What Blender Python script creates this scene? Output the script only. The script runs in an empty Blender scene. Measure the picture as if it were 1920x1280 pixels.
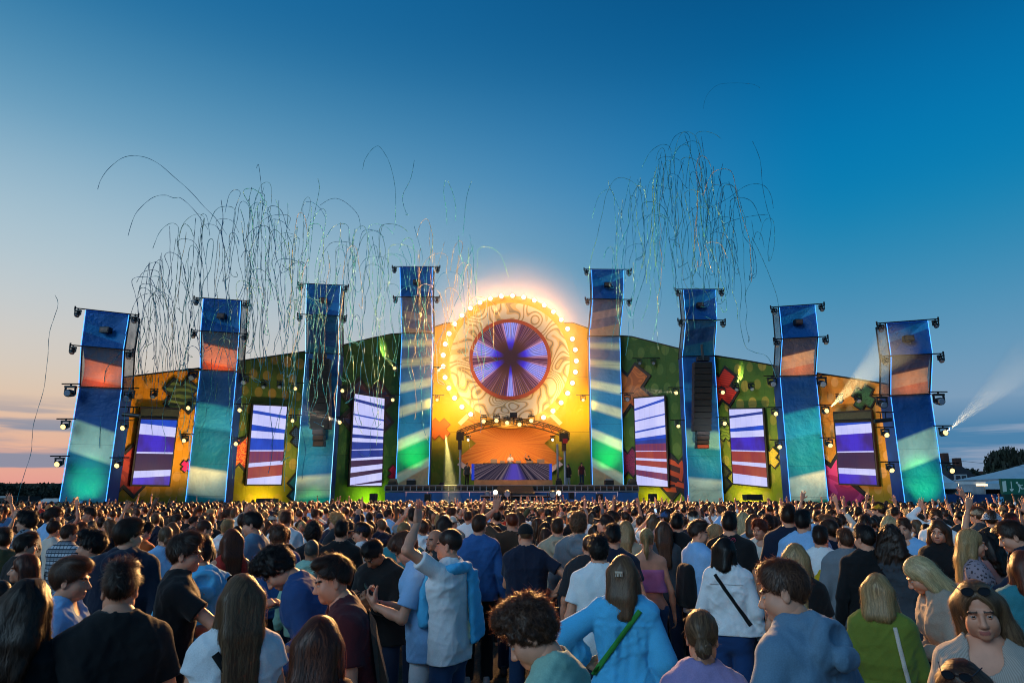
import bpy, math, random
import numpy as np
from mathutils import Vector, Matrix, Euler
SC = bpy.context.scene
C = SC.collection
R = math.radians

# ---------------------------------------------------------------- camera
CZ = 2.11
PITCH = math.atan(288 / 1280)
cam = bpy.data.cameras.new('camera'); camo = bpy.data.objects.new('camera', cam); C.objects.link(camo)
cam.lens = 24; cam.sensor_width = 36; cam.clip_end = 3000; cam.clip_start = 0.1
camo.location = (0, 0, CZ); camo.rotation_euler = (R(90) + PITCH, 0, 0)
cam.dof.use_dof = True; cam.dof.focus_distance = 9.0; cam.dof.aperture_fstop = 6.3
SC.camera = camo

# ---------------------------------------------------------------- exposure, engine
SC.render.engine = 'CYCLES'
SC.view_settings.view_transform = 'Standard'; SC.view_settings.look = 'None'
SC.view_settings.exposure = 0.0; SC.view_settings.gamma = 1.0
SC.view_settings.use_curve_mapping = False
cy = SC.cycles
cy.use_denoising = True
try: cy.denoiser = 'OPENIMAGEDENOISE'
except Exception: pass
cy.max_bounces = 6; cy.diffuse_bounces = 2; cy.glossy_bounces = 2; cy.transmission_bounces = 4
cy.transparent_max_bounces = 12; cy.volume_bounces = 0
cy.sample_clamp_indirect = 3.0; cy.sample_clamp_direct = 0.0
cy.caustics_reflective = False; cy.caustics_refractive = False
cy.use_light_tree = True; cy.pixel_filter_type = 'BLACKMAN_HARRIS'; cy.filter_width = 1.0
cy.volume_step_rate = 2.0; cy.volume_max_steps = 128

def lin(h, a=1.0):
    """#rrggbb -> linear rgba"""
    h = h.lstrip('#')
    v = [int(h[i:i + 2], 16) / 255 for i in (0, 2, 4)]
    return tuple([(c / 12.92 if c <= .04045 else ((c + .055) / 1.055) ** 2.4) for c in v] + [a])

# ---------------------------------------------------------------- node helper
class NT:
    def __init__(s, tree): s.t = tree; s.n = tree.nodes; s.l = tree.links
    def __call__(s, typ, *ins, **kw):
        n = s.n.new(typ)
        for k, v in kw.items():
            if k == 'ins':
                for kk, vv in v.items(): s.put(n.inputs[kk], vv)
            else: setattr(n, k, v)
        for i, v in enumerate(ins):
            if v is not None: s.put(n.inputs[i], v)
        return n
    def put(s, sock, v):
        if isinstance(v, bpy.types.NodeSocket): s.l.new(v, sock)
        elif isinstance(v, bpy.types.Node): s.l.new(v.outputs[0], sock)
        else: sock.default_value = v
    def m(s, op, a, b=None, c=None, clamp=False):
        n = s.n.new('ShaderNodeMath'); n.operation = op; n.use_clamp = clamp
        for i, v in enumerate((a, b, c)):
            if v is not None: s.put(n.inputs[i], v)
        return n.outputs[0]
    def mix(s, f, a, b, blend='MIX'):
        n = s.n.new('ShaderNodeMix'); n.data_type = 'RGBA'; n.blend_type = blend
        s.put(n.inputs[0], f); s.put(n.inputs[6], a); s.put(n.inputs[7], b)
        return n.outputs[2]
    def ramp(s, f, stops, interp='LINEAR'):
        n = s.n.new('ShaderNodeValToRGB'); cr = n.color_ramp; cr.interpolation = interp
        while len(cr.elements) > 1: cr.elements.remove(cr.elements[-1])
        cr.elements[0].position = stops[0][0]; cr.elements[0].color = stops[0][1]
        for p, c in stops[1:]:
            e = cr.elements.new(p); e.color = c
        s.put(n.inputs[0], f)
        return n.outputs[0]
    def smooth(s, x, a, b):
        n = s.n.new('ShaderNodeMapRange'); n.interpolation_type = 'SMOOTHSTEP'
        s.put(n.inputs[0], x); n.inputs[1].default_value = a; n.inputs[2].default_value = b
        return n.outputs[0]

# ---------------------------------------------------------------- world: dusk sky
SUN_AZ, SUN_EL = R(-62), R(1.0)           # azimuth from +Y towards +X; the sun has just gone down at the left
w = bpy.data.worlds.new('World'); SC.world = w; w.use_nodes = True
nt = NT(w.node_tree); w.node_tree.nodes.clear()
tc = nt('ShaderNodeTexCoord')
vec = nt('ShaderNodeVectorMath', tc.outputs['Generated'], operation='NORMALIZE').outputs[0]
xyz = nt('ShaderNodeSeparateXYZ', vec)
X, Y, Z = xyz.outputs
el = nt.m('DIVIDE', nt.m('ARCSINE', Z), math.pi / 2)
az = nt.m('ARCTAN2', X, Y)
cosd = nt.m('COSINE', nt.m('SUBTRACT', az, SUN_AZ))
warm_f = nt.smooth(nt.m('MULTIPLY_ADD', cosd, .5, .5), .50, 1.0)
D = 90.0
warm = nt.ramp(el, [(0, lin('#e79a90')), (1.4/D, lin('#f0a898')), (3.2/D, lin('#eeb79a')), (6.5/D, lin('#e6cbb0')), (9/D, lin('#ddd1c3')), (12.5/D, lin('#cfd2d2')), (16.5/D, lin('#b8cdd7')),
                    (21/D, lin('#9fc0d3')), (26/D, lin('#6aa3c4')), (32/D, lin('#3681ae')), (37/D, lin('#1c6da2')), (43/D, lin('#1069a2')), (60/D, lin('#125a90')), (1, lin('#104f80'))], 'B_SPLINE')
cool = nt.ramp(el, [(0, lin('#8a9dba')), (3/D, lin('#8c9fba')), (6/D, lin('#86a3bf')), (10/D, lin('#6a9dbf')), (14.5/D, lin('#4793bb')), (19/D, lin('#1f89b8')), (23/D, lin('#0681b8')),
                    (28/D, lin('#0476b2')), (34/D, lin('#04619a')), (42/D, lin('#054d82')), (60/D, lin('#064470')), (1, lin('#083659'))], 'B_SPLINE')
grad = nt.mix(warm_f, cool, warm)
# thin streaks of cloud lying low over the horizon
cv = nt('ShaderNodeCombineXYZ', nt.m('MULTIPLY', az, 2.2), nt.m('MULTIPLY', el, 52.0), 3.7)
cn = nt('ShaderNodeTexNoise', cv, noise_dimensions='3D', ins={'Scale': 1.15, 'Detail': 5.0, 'Roughness': .55, 'Distortion': .25})
cmask = nt.m('MULTIPLY', nt.smooth(cn.outputs[0], .41, .53), nt.m('MULTIPLY', nt.smooth(el, 7.5/D, 4.2/D), nt.smooth(el, .3/D, 1.5/D)))
ccol = nt.mix(warm_f, lin('#3d7fab'), lin('#7a8ea8'))
grad = nt.mix(nt.m('MULTIPLY', cmask, .85), grad, ccol)
sky = nt('ShaderNodeTexSky', sky_type='NISHITA', sun_disc=False, sun_elevation=SUN_EL, sun_rotation=SUN_AZ, altitude=30, air_density=1.2, dust_density=1.5, ozone_density=3.0)
skyb = nt.mix(1.0, sky.outputs[0], (.05, .05, .05, 1), 'MULTIPLY')
tot = nt.mix(.06, grad, skyb)
bg = nt('ShaderNodeBackground', tot, 1.0)
nt('ShaderNodeOutputWorld', bg)

# afterglow of the sunken sun: very soft, from behind the left shoulder
sl = bpy.data.lights.new('sun', 'SUN'); sl.energy = 1.25; sl.angle = R(30); sl.color = (.50, .78, 1.0)
so = bpy.data.objects.new('sun', sl); C.objects.link(so)
so.rotation_euler = Vector((.62, .70, -.50)).to_track_quat('-Z', 'Y').to_euler()

# ---------------------------------------------------------------- geometry helpers
cp, sp = math.cos(PITCH), math.sin(PITCH)
def P(u, v, Yd):
    """the point at depth Yd (metres in front of the camera) that lies on the sight line of photo pixel (u, v)"""
    a, b = (u - 960) / 1280, (640 - v) / 1280
    t = Yd / (cp - b * sp)
    return Vector((a * t, Yd, CZ + (sp + b * cp) * t))
def sc_at(v, Yd):
    """metres per photo pixel there"""
    b = (640 - v) / 1280
    return Yd / (cp - b * sp) / 1280

class MB:
    def __init__(s): s.v = []; s.f = []; s.mi = []; s.uv = []
    def add(s, pts, faces, mi=0, uvs=None):
        o = len(s.v); s.v += [tuple(p) for p in pts]
        for k, f in enumerate(faces):
            s.f.append(tuple(i + o for i in f)); s.mi.append(mi)
            s.uv.append(uvs[k] if uvs else [(0, 0)] * len(f))
    def quad(s, a, b, c, d, mi=0, uv=((0, 0), (1, 0), (1, 1), (0, 1))): s.add([a, b, c, d], [(0, 1, 2, 3)], mi, [list(uv)])
    def hexa(s, p, mi=0):
        """8 corners: bottom 0-3 counter-clockwise, top 4-7"""
        s.add(p, [(3, 2, 1, 0), (4, 5, 6, 7), (0, 1, 5, 4), (1, 2, 6, 5), (2, 3, 7, 6), (3, 0, 4, 7)], mi)
    def box(s, x0, x1, y0, y1, z0, z1, mi=0):
        s.hexa([(x0, y0, z0), (x1, y0, z0), (x1, y1, z0), (x0, y1, z0), (x0, y0, z1), (x1, y0, z1), (x1, y1, z1), (x0, y1, z1)], mi)
    def obox(s, c, ax, ay, az_, mi=0):
        c = Vector(c); ax = Vector(ax); ay = Vector(ay); az_ = Vector(az_)
        s.hexa([c - ax - ay - az_, c + ax - ay - az_, c + ax + ay - az_, c - ax + ay - az_, c - ax - ay + az_, c + ax - ay + az_, c + ax + ay + az_, c - ax + ay + az_], mi)
    def tube(s, p0, p1, r0, r1=None, n=6, mi=0, cap=True):
        p0 = Vector(p0); p1 = Vector(p1); r1 = r0 if r1 is None else r1
        d = (p1 - p0); d = d.normalized() if d.length > 1e-9 else Vector((0, 0, 1))
        a = d.orthogonal().normalized(); b = d.cross(a)
        pts = []
        for p, r in ((p0, r0), (p1, r1)):
            for k in range(n):
                t = 2 * math.pi * k / n
                pts.append(p + (a * math.cos(t) + b * math.sin(t)) * r)
        fs = [(k, (k + 1) % n, n + (k + 1) % n, n + k) for k in range(n)]
        if cap: fs += [tuple(range(n - 1, -1, -1)), tuple(range(n, 2 * n))]
        s.add(pts, fs, mi)
    def path(s, pts, r, n=5, mi=0):
        for a, b in zip(pts[:-1], pts[1:]): s.tube(a, b, r, None, n, mi)
    def prism(s, pts, d, mi=0, uvf=None):
        """polygon pts (front, counter-clockwise seen from the camera) pushed back by vector d"""
        n = len(pts); d = Vector(d); q = [Vector(p) for p in pts] + [Vector(p) + d for p in pts]
        fs = [tuple(range(n)), tuple(range(2 * n - 1, n - 1, -1))] + [(k, n + k, n + (k + 1) % n, (k + 1) % n) for k in range(n)]
        uv = None
        if uvf: uv = [[uvf(q[i]) for i in f] for f in fs]
        s.add(q, fs, mi, uv)
    def grid(s, fn, nu, nv, mi=0):
        pts = []; 
        for j in range(nv + 1):
            for i in range(nu + 1): pts.append(fn(i / nu, j / nv))
        fs = []; uv = []
        for j in range(nv):
            for i in range(nu):
                k = j * (nu + 1) + i
                fs.append((k, k + 1, k + nu + 2, k + nu + 1))
                uv.append([(i / nu, j / nv), ((i + 1) / nu, j / nv), ((i + 1) / nu, (j + 1) / nv), (i / nu, (j + 1) / nv)])
        s.add(pts, fs, mi, uv)
    def sphere(s, c, rx, ry=None, rz=None, nu=10, nv=7, mi=0):
        ry = rx if ry is None else ry; rz = rx if rz is None else rz; c = Vector(c)
        pts = [c + Vector((0, 0, -rz))]
        for j in range(1, nv):
            t = -math.pi / 2 + math.pi * j / nv
            for i in range(nu):
                p = 2 * math.pi * i / nu
                pts.append(c + Vector((rx * math.cos(t) * math.cos(p), ry * math.cos(t) * math.sin(p), rz * math.sin(t))))
        pts.append(c + Vector((0, 0, rz)))
        fs = [(0, 1 + (i + 1) % nu, 1 + i) for i in range(nu)]
        for j in range(nv - 2):
            for i in range(nu):
                a = 1 + j * nu; b = a + nu
                fs.append((a + i, a + (i + 1) % nu, b + (i + 1) % nu, b + i))
        l = len(pts) - 1; a = 1 + (nv - 2) * nu
        fs += [(a + i, a + (i + 1) % nu, l) for i in range(nu)]
        s.add(pts, fs, mi)
    def mesh(s, name, mats, smooth=False):
        me = bpy.data.meshes.new(name)
        me.from_pydata(s.v, [], s.f)
        for m_ in (mats if isinstance(mats, (list, tuple)) else [mats]): me.materials.append(m_)
        me.polygons.foreach_set('material_index', s.mi)
        ul = me.uv_layers.new(name='UVMap')
        ul.data.foreach_set('uv', [c for f in s.uv for p in f for c in p])
        if smooth: me.polygons.foreach_set('use_smooth', [True] * len(s.f))
        me.update()
        return me
    def build(s, name, mats, parent=None, smooth=False, origin=None, **tags):
        me = s.mesh(name, mats, smooth)
        o = bpy.data.objects.new(name, me); C.objects.link(o)
        if parent is not None:
            o.parent = parent
            o.matrix_parent_inverse = parent.matrix_world.inverted() if parent.type != 'EMPTY' else Matrix.Translation(-parent.location)
            if parent.type == 'EMPTY' and parent.rotation_euler.z:
                o.matrix_parent_inverse = (Matrix.Translation(parent.location) @ parent.rotation_euler.to_matrix().to_4x4()).inverted()
        for k, v in tags.items(): o[k] = v
        return o

def tag(o, label=None, cat=None, group=None, kind=None):
    if label: o['label'] = label
    if cat: o['category'] = cat
    if group: o['group'] = group
    if kind: o['kind'] = kind
    return o
def empty(name, loc, label=None, cat=None, group=None, rz=0):
    o = bpy.data.objects.new(name, None); C.objects.link(o); o.location = loc; o.rotation_euler = (0, 0, rz); o.empty_display_size = .2
    return tag(o, label, cat, group)

# ---------------------------------------------------------------- material helpers
MATS = {}
def pmat(name, col, rough=.7, metal=0.0, spec=.5, noise=.0, nscale=8.0, bump=0.0, bscale=60.0, emit=None, estr=0.0, dark=None):
    """plain procedural surface: base colour broken up by noise, fine bump"""
    if name in MATS: return MATS[name]
    m = bpy.data.materials.new(name); m.use_nodes = True; MATS[name] = m
    t = NT(m.node_tree); b = t.n['Principled BSDF']
    c = lin(col) if isinstance(col, str) else tuple(col)
    b.inputs['Roughness'].default_value = rough; b.inputs['Metallic'].default_value = metal
    b.inputs['Specular IOR Level'].default_value = spec
    if noise or bump:
        tc = t('ShaderNodeTexCoord')
    if noise:
        n = t('ShaderNodeTexNoise', tc.outputs['Object'], ins={'Scale': nscale, 'Detail': 5.0, 'Roughness': .6})
        d = lin(dark) if dark else tuple(x * (1 - noise) for x in c[:3]) + (1,)
        hi = tuple(min(1, x * (1 + noise * .35)) for x in c[:3]) + (1,)
        t.put(b.inputs['Base Color'], t.mix(t.smooth(n.outputs[0], .3, .7), d, hi))
    else: b.inputs['Base Color'].default_value = c
    if bump:
        n2 = t('ShaderNodeTexNoise', tc.outputs['Object'], ins={'Scale': bscale, 'Detail': 3.0})
        bp = t('ShaderNodeBump', ins={'Strength': bump, 'Distance': .01, 'Height': n2.outputs[0]})
        t.put(b.inputs['Normal'], bp.outputs[0])
    if emit:
        b.inputs['Emission Color'].default_value = lin(emit) if isinstance(emit, str) else emit
        b.inputs['Emission Strength'].default_value = estr
    return m
def emat(name, col, strength, sample=True):
    if name in MATS: return MATS[name]
    m = bpy.data.materials.new(name); m.use_nodes = True; MATS[name] = m
    t = NT(m.node_tree); t.n.clear()
    e = t('ShaderNodeEmission', lin(col) if isinstance(col, str) else col, strength)
    t('ShaderNodeOutputMaterial', e)
    if not sample: m.cycles.emission_sampling = 'NONE'
    return m
def nmat(name):
    """empty node material to fill: returns (material, NT, principled)"""
    m = bpy.data.materials.new(name); m.use_nodes = True; MATS[name] = m
    t = NT(m.node_tree)
    return m, t, t.n['Principled BSDF']
FRONT_W, GLOW_W, SMOKE_D = 10500.0, 46.0, .009
# ================================================================= GROUND AND FAR SURROUNDINGS
def ground_mat():
    m, t, b = nmat('ground')
    tc = t('ShaderNodeTexCoord')
    n1 = t('ShaderNodeTexNoise', tc.outputs['Object'], ins={'Scale': .9, 'Detail': 6.0, 'Roughness': .65})
    n2 = t('ShaderNodeTexNoise', tc.outputs['Object'], ins={'Scale': 22.0, 'Detail': 6.0, 'Roughness': .7})
    c = t.mix(t.smooth(n1.outputs[0], .35, .65), lin('#2b241d'), lin('#3e3a26'))
    c = t.mix(t.smooth(n2.outputs[0], .45, .75), c, lin('#5a4c3a'))
    t.put(b.inputs['Base Color'], c); b.inputs['Roughness'].default_value = .9
    bp = t('ShaderNodeBump', ins={'Strength': .8, 'Distance': .06, 'Height': n2.outputs[0]})
    t.put(b.inputs['Normal'], bp.outputs[0])
    return m
g = MB(); g.quad((-900, -200, 0), (900, -200, 0), (900, 1600, 0), (-900, 1600, 0))
g.build('ground', ground_mat(), kind='structure')

leafm = pmat('leaves_dark', '#20291c', .8, noise=.6, nscale=.5)
barkm = pmat('bark', '#2a221a', .9, noise=.4)
def leaf_cloud(mb, rng, centre, rad, n, size, droop=0.0):
    c = np.array(centre)
    for _ in range(n):
        d = rng.normal(size=3); d /= np.linalg.norm(d)
        p = c + d * np.array(rad) * rng.uniform(.25, 1.0) ** .45
        a = rng.normal(size=3); a /= np.linalg.norm(a)
        b = np.cross(a, rng.normal(size=3)); b /= np.linalg.norm(b) + 1e-9
        s = size * rng.uniform(.6, 1.4)
        if droop: a = np.array([a[0] * .25, a[1] * .25, -1]); s1 = s * 2.4
        else: s1 = s
        mb.add([p - b * s * .5, p + a * s1 - b * s * .2, p + a * s1 * .9 + b * s * .4, p + b * s * .5], [(0, 1, 2, 3)])

rngb = np.random.default_rng(5)
# far wood at the left: one dark mass along the horizon
wood = MB(); x = -330.0
while x < -60:
    hh = 7.5 + .5 * math.sin(x * .045) + rngb.uniform(-.25, .25)
    leaf_cloud(wood, rngb, (x, 270 + rngb.uniform(-8, 8), hh * .5), (5.5, 4, hh * .47), 300, .6)
    x += 3.4
wood.box(-340, -58, 272, 280, 0, 6.6)
tag(wood.build('far_woods', leafm), 'dark far-off wood along the horizon left of the stage', 'woods', kind='stuff')

def tree(name, base, h, crown_r, trunk_r, label, droop=0.0, seed=1, n=2600, size=.28, zc=.66):
    rng = np.random.default_rng(seed)
    e = empty(name, base, label, 'tree', 'trees beside the festival field')
    b = Vector(base); t = MB()
    t.tube(b, b + Vector((0, 0, h * .45)), trunk_r, trunk_r * .7, 8)
    for k in range(6):
        a = k * 1.05; t.tube(b + Vector((0, 0, h * (.3 + .03 * k))), b + Vector((math.cos(a) * crown_r * .6, math.sin(a) * crown_r * .6, h * (.58 + .04 * k))), trunk_r * .5, trunk_r * .15, 6)
    t.build('trunk', barkm, e)
    cr = MB()
    for k in range(14):
        d = rng.normal(size=3); d /= np.linalg.norm(d)
        c = (b.x + d[0] * crown_r * .55, b.y + d[1] * crown_r * .55, b.z + h * zc + d[2] * h * .2)
        leaf_cloud(cr, rng, c, (crown_r * .5, crown_r * .5, h * .2), n // 14, size, droop)
    cr.build('crown', leafm, e)
    return e
def on_ground(u, Yd): p = P(u, 928, Yd); return (p.x, Yd, 0)
tree('willow_tree', on_ground(1912, 92), 8.2, 4.2, .4, 'dark weeping tree standing behind the white tents at the right edge', droop=1.0, seed=3, n=5200, size=.3)
tree('bushy_tree', on_ground(1824, 105), 6.2, 3.4, .3, 'dark bushy tree growing against the dark brick house', seed=4, n=3000, size=.34, zc=.6)
tree('bushy_tree', on_ground(1787, 80), 2.6, 1.6, .18, 'low dark bush in front of the dark house by the blue fence', seed=8, n=1400, size=.2, zc=.6)
tree('bushy_tree', on_ground(1868, 100), 4.9, 1.8, .2, 'small dark tree between the house roof and the weeping tree', seed=9, n=1200, size=.25, zc=.6)

# houses at the right
brickm = pmat('dark_brick', '#4b2f28', .85, noise=.35, nscale=3)
tilem = pmat('roof_tile', '#2a2326', .8, noise=.35, nscale=4)
winm = pmat('window_frame_white', '#9aa0a6', .5)
glassm = pmat('window_glass_dark', '#1a232c', .15)
def house(label, u0, u1, vr, ve, Yd, depth, ridge_u0, ridge_u1, win=None):
    a, b = P(u0, ve, Yd), P(u1, ve, Yd); r0, r1 = P(ridge_u0, vr, Yd + depth * .5), P(ridge_u1, vr, Yd + depth * .5)
    e = empty('brick_house', ((a.x + b.x) / 2, Yd, 0), label, 'house', 'houses behind the festival field')
    wl = MB(); wl.box(a.x, b.x, Yd, Yd + depth, 0, a.z); wl.build('wall', brickm, e)
    rf = MB(); o = .35
    A, B = Vector((a.x - o, Yd - o, a.z - .1)), Vector((b.x + o, Yd - o, a.z - .1))
    Cc, Dd = Vector((b.x + o, Yd + depth + o, a.z - .1)), Vector((a.x - o, Yd + depth + o, a.z - .1))
    rf.quad(A, B, r1, r0); rf.quad(Cc, Dd, r0, r1); rf.add([A, r0, Dd], [(0, 1, 2)]); rf.add([B, Cc, r1], [(0, 1, 2)]); rf.quad(A, Dd, Cc, B)
    roof = rf.build('roof', tilem, e)
    ch = MB(); cx = r0.x * .3 + r1.x * .7; ch.box(cx - .4, cx + .4, r0.y - .4, r0.y + .4, r0.z - .8, r0.z + .9); ch.build('chimney', brickm, roof)
    for (u, v, ww, hh) in win or []:
        p = P(u, v, Yd); f = MB(); f.box(p.x - ww / 2, p.x + ww / 2, Yd - .08, Yd + .1, p.z - hh / 2, p.z + hh / 2)
        fo = f.build('window', winm, e)
        for s in (-1, 1):
            q = MB(); q.box(p.x + s * ww * .23 - ww * .18, p.x + s * ww * .23 + ww * .18, Yd - .1, Yd - .06, p.z - hh * .4, p.z + hh * .4); q.build('pane', glassm, fo)
house('tall dark house with a steep roof, closest to the stage at the right', 1752, 1790, 861, 897, 96, 9, 1756, 1778)
house('dark brick house with a white window and a long sloping roof', 1776, 1842, 871, 905, 90, 10, 1783, 1800, win=[(1802, 900, 1.6, 1.5)])
house('low dark house roof right of the bushy tree', 1828, 1858, 893, 906, 115, 9, 1834, 1846)

# left edge: blue fence, container, parked vehicles
fencem = pmat('fence_blue', '#123a70', .7, noise=.35, nscale=.6, bump=.3, bscale=5)
steel = pmat('steel', '#8d9297', .45, metal=.6)
blacks = pmat('black_metal', '#0c0d10', .5, noise=.2)
def fence(name, label, pts, n):
    e = empty(name, (pts[0].x, pts[0].y, 0), label, 'fence', 'site fences')
    for (a, b) in zip(pts[:-1], pts[1:]):
        for k in range(n):
            p, q = a.lerp(b, k / n), a.lerp(b, (k + 1) / n); d = (q - p).normalized() * .015
            f = MB(); p2, q2 = p + d, q - d
            nr = Vector((0, .05, 0))
            f.hexa([Vector((p2.x, p2.y, .05)), Vector((q2.x, q2.y, .05)), Vector((q2.x, q2.y, .05)) + nr, Vector((p2.x, p2.y, .05)) + nr, p2, q2, q2 + nr, p2 + nr]); f.build('panel', fencem, e)
            po = MB(); po.tube((p.x, p.y + .1, 0), (p.x, p.y + .1, p.z + .03), .03); po.build('post', steel, e)
fence('fence', 'dark blue screened fence left of the stage below the far wood', [P(-140, 947, 41), P(60, 943, 40), P(156, 938, 39)], 5)
fence('fence', 'dark blue screened fence at the right below the white tents', [P(1776, 926, 60), P(1884, 926, 60), P(2100, 926, 60)], 6)
whitepaint = pmat('white_paint', '#c9cdd0', .3)
def van(label, u0, u1, v, Yd):
    a, b = P(u0, v, Yd), P(u1, v, Yd); L = b.x - a.x; h = a.z
    e = empty('parked_van', (a.x + L / 2, Yd, 0), label, 'van', 'vehicles parked behind the fence')
    m = MB(); prof = [(0, .35), (L, .35), (L, h * .8), (L * .94, h * .96), (L * .85, h), (L * .25, h), (L * .12, h * .9), (0, h * .62)]
    m.prism([Vector((a.x + x, Yd, z)) for x, z in prof], (0, 1.9, 0)); m.build('body', whitepaint, e)
    gl = MB(); gl.prism([Vector((a.x + x, Yd - .02, z)) for x, z in [(L * .12, h * .6), (L * .9, h * .6), (L * .86, h * .86), (L * .2, h * .86)]], (0, .02, 0)); gl.build('window', glassm, e)
    for x in (.2, .8):
        wv = MB(); wv.tube((a.x + L * x, Yd - .05, .35), (a.x + L * x, Yd + .2, .35), .35, None, 12); wv.build('wheel', blacks, e)
van('white van roof behind the blue fence beside the leftmost tower', 72, 112, 934, 46)
van('white van roof further left behind the blue fence', 36, 60, 936, 52)
cb = MB(); a = P(-60, 930, 50); b = P(24, 930, 50); cb.box(a.x, b.x, 50, 53, 0, a.z); o = cb.build('container', pmat('container_dark', '#1d2226', .7, noise=.3))
rim = MB(); rim.box(a.x - .02, b.x + .05, 49.93, 49.99, a.z - .12, a.z + .03); rim.box(b.x - .1, b.x + .05, 49.93, 49.99, .1, a.z - .13); rim.build('frame', steel, o)
tag(o, 'dark storage container behind the blue fence at the left edge', 'container')

# right edge: tents, long awning, green screen, board, wires
tentm = pmat('tent_canvas', '#a9bcc8', .6, noise=.12, nscale=1.5, bump=.2, bscale=3)
tentw = pmat('tent_wall', '#8796a1', .7, noise=.2, nscale=2)
def tent(label, u0, u1, v_e, apex_u, v_a, Yd, depth, wall=True):
    a, b = P(u0, v_e, Yd), P(u1, v_e, Yd); ap = P(apex_u, v_a, Yd + depth / 2)
    e = empty('marquee_tent', ((a.x + b.x) / 2, Yd, 0), label, 'tent', 'white tents at the right')
    m = MB(); cs = [a, b, Vector((b.x, Yd + depth, b.z)), Vector((a.x, Yd + depth, a.z))]
    n = 6
    for i in range(4):
        p, q = cs[i], cs[(i + 1) % 4]
        def fn(s, t_, p=p, q=q):
            c = p.lerp(q, s); x = c.lerp(ap, t_); x.z -= math.sin(math.pi * t_) * (ap.z - a.z) * .10; return x
        m.grid(fn, 4, n)
    m.build('roof', tentm, e, smooth=True)
    for i in range(4):
        p = cs[i]; po = MB(); po.tube((p.x, p.y, 0), p, .05); po.build('pole', steel, e)
    if wall:
        for (p, q) in ((cs[1], cs[2]), (cs[2], cs[3]), (cs[3], cs[0])):
            wl = MB(); nrm = Vector((0, 0, -.02)); wl.quad(Vector((p.x, p.y, 0)), Vector((q.x, q.y, 0)), q + nrm, p + nrm); wl.build('side_wall', tentw, e)
        va = MB(); va.box(a.x, b.x, Yd - .03, Yd, a.z - .55, a.z - .01); va.build('valance', tentm, e)
tent('white pointed tent just right of the rightmost tower', 1745, 1795, 905, 1760, 882, 66, 5)
tent('large white pointed tent at the right edge above the green screen', 1884, 2010, 897, 1946, 862, 74, 9)
tent('white tent with a grey front between awning and green screen', 1845, 1910, 906, 1892, 898, 70, 6)
tent('low white parasol tent under the long awning', 1796, 1836, 922, 1822, 915, 72, 4, wall=False)
aw = empty('awning_frame', on_ground(1806, 68), 'long white horizontal awning beam with lit lamps over the food area', 'awning')
a, b = P(1768, 905, 68), P(1848, 905, 68)
m = MB(); m.box(a.x, b.x, 68, 68.25, a.z - .12, a.z + .1); m.build('beam', whitepaint, aw)
for u in (1770, 1846): p = P(u, 905, 68); q = MB(); q.tube((p.x, 68.1, 0), (p.x, 68.1, p.z - .13), .06); q.build('post', steel, aw)
warm_e = emat('warm_lamp', '#ffd9a0', 3.0)
for u in (1787, 1841):
    p = P(u, 908.5, 67.9); q = MB(); q.box(p.x - .5, p.x + .5, 67.8, 68.0, p.z - .1, p.z + .06); q.build('lamp', warm_e, aw)
kio = empty('food_kiosk', on_ground(1787, 70), 'pale food kiosk with a warm lit hatch under the awning', 'kiosk')
a, b = P(1771, 909, 70), P(1794, 926, 70); m = MB(); m.box(a.x, b.x, 70, 72, 0, a.z); m.build('wall', pmat('kiosk_wall', '#a39a90', .7), kio)
a, b = P(1779, 911, 69.95), P(1792, 925, 69.95); m = MB(); m.box(a.x, b.x, 69.9, 69.98, b.z, a.z); m.build('hatch', pmat('kiosk_hatch', '#d8b390', .6, emit='#ffb27a', estr=.35), kio)
# green information screen with an arrow and a running man
gs = empty('green_screen', on_ground(1900, 58), 'dark green sign board with pale arrow and running figure at the right edge', 'sign')
a, b = P(1876, 897, 58), P(1990, 926, 58); m = MB(); m.box(a.x, b.x, 58, 58.25, b.z, a.z); m.build('board', pmat('sign_green', '#0d4a3c', .5, emit='#0d5a48', estr=.12), gs)
m = MB(); m.box(a.x, b.x, 57.8, 58.2, .1, b.z - .02); m.build('base', pmat('sign_base', '#123528', .7, noise=.2), gs)
pic = pmat('sign_pale', '#7fa0a4', .5, emit='#9fc4c8', estr=.15); m = MB()
def gpoly(pts):
    q = [P(u, v, 57.97) for u, v in pts]; q = q[::-1]; m.prism(q, (0, .02, 0))
gpoly([(1879, 902), (1886, 901), (1888, 921), (1881, 922)])
gpoly([(1895, 902), (1896.4, 902), (1898, 915), (1896.4, 915)]); gpoly([(1893, 916), (1901.5, 916), (1898, 920.5), (1896, 920.5)])
gpoly([(1905, 903.5), (1907, 902.5), (1909, 903.5), (1909, 905.7), (1907, 906.7), (1905, 905.7)])
gpoly([(1908, 906.5), (1911, 907), (1914, 912), (1911.5, 914), (1908.5, 909)]); gpoly([(1911, 907), (1914, 909), (1918, 908), (1918, 909.5), (1914, 910.8)])
gpoly([(1911.5, 913), (1914, 912), (1917, 915), (1921, 914.5), (1921, 916), (1916, 917)]); gpoly([(1911, 913), (1913.2, 914), (1912.6, 919), (1911, 923), (1909.6, 922.5), (1910.8, 918)])
m.build('pictogram', pic, gs)
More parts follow.
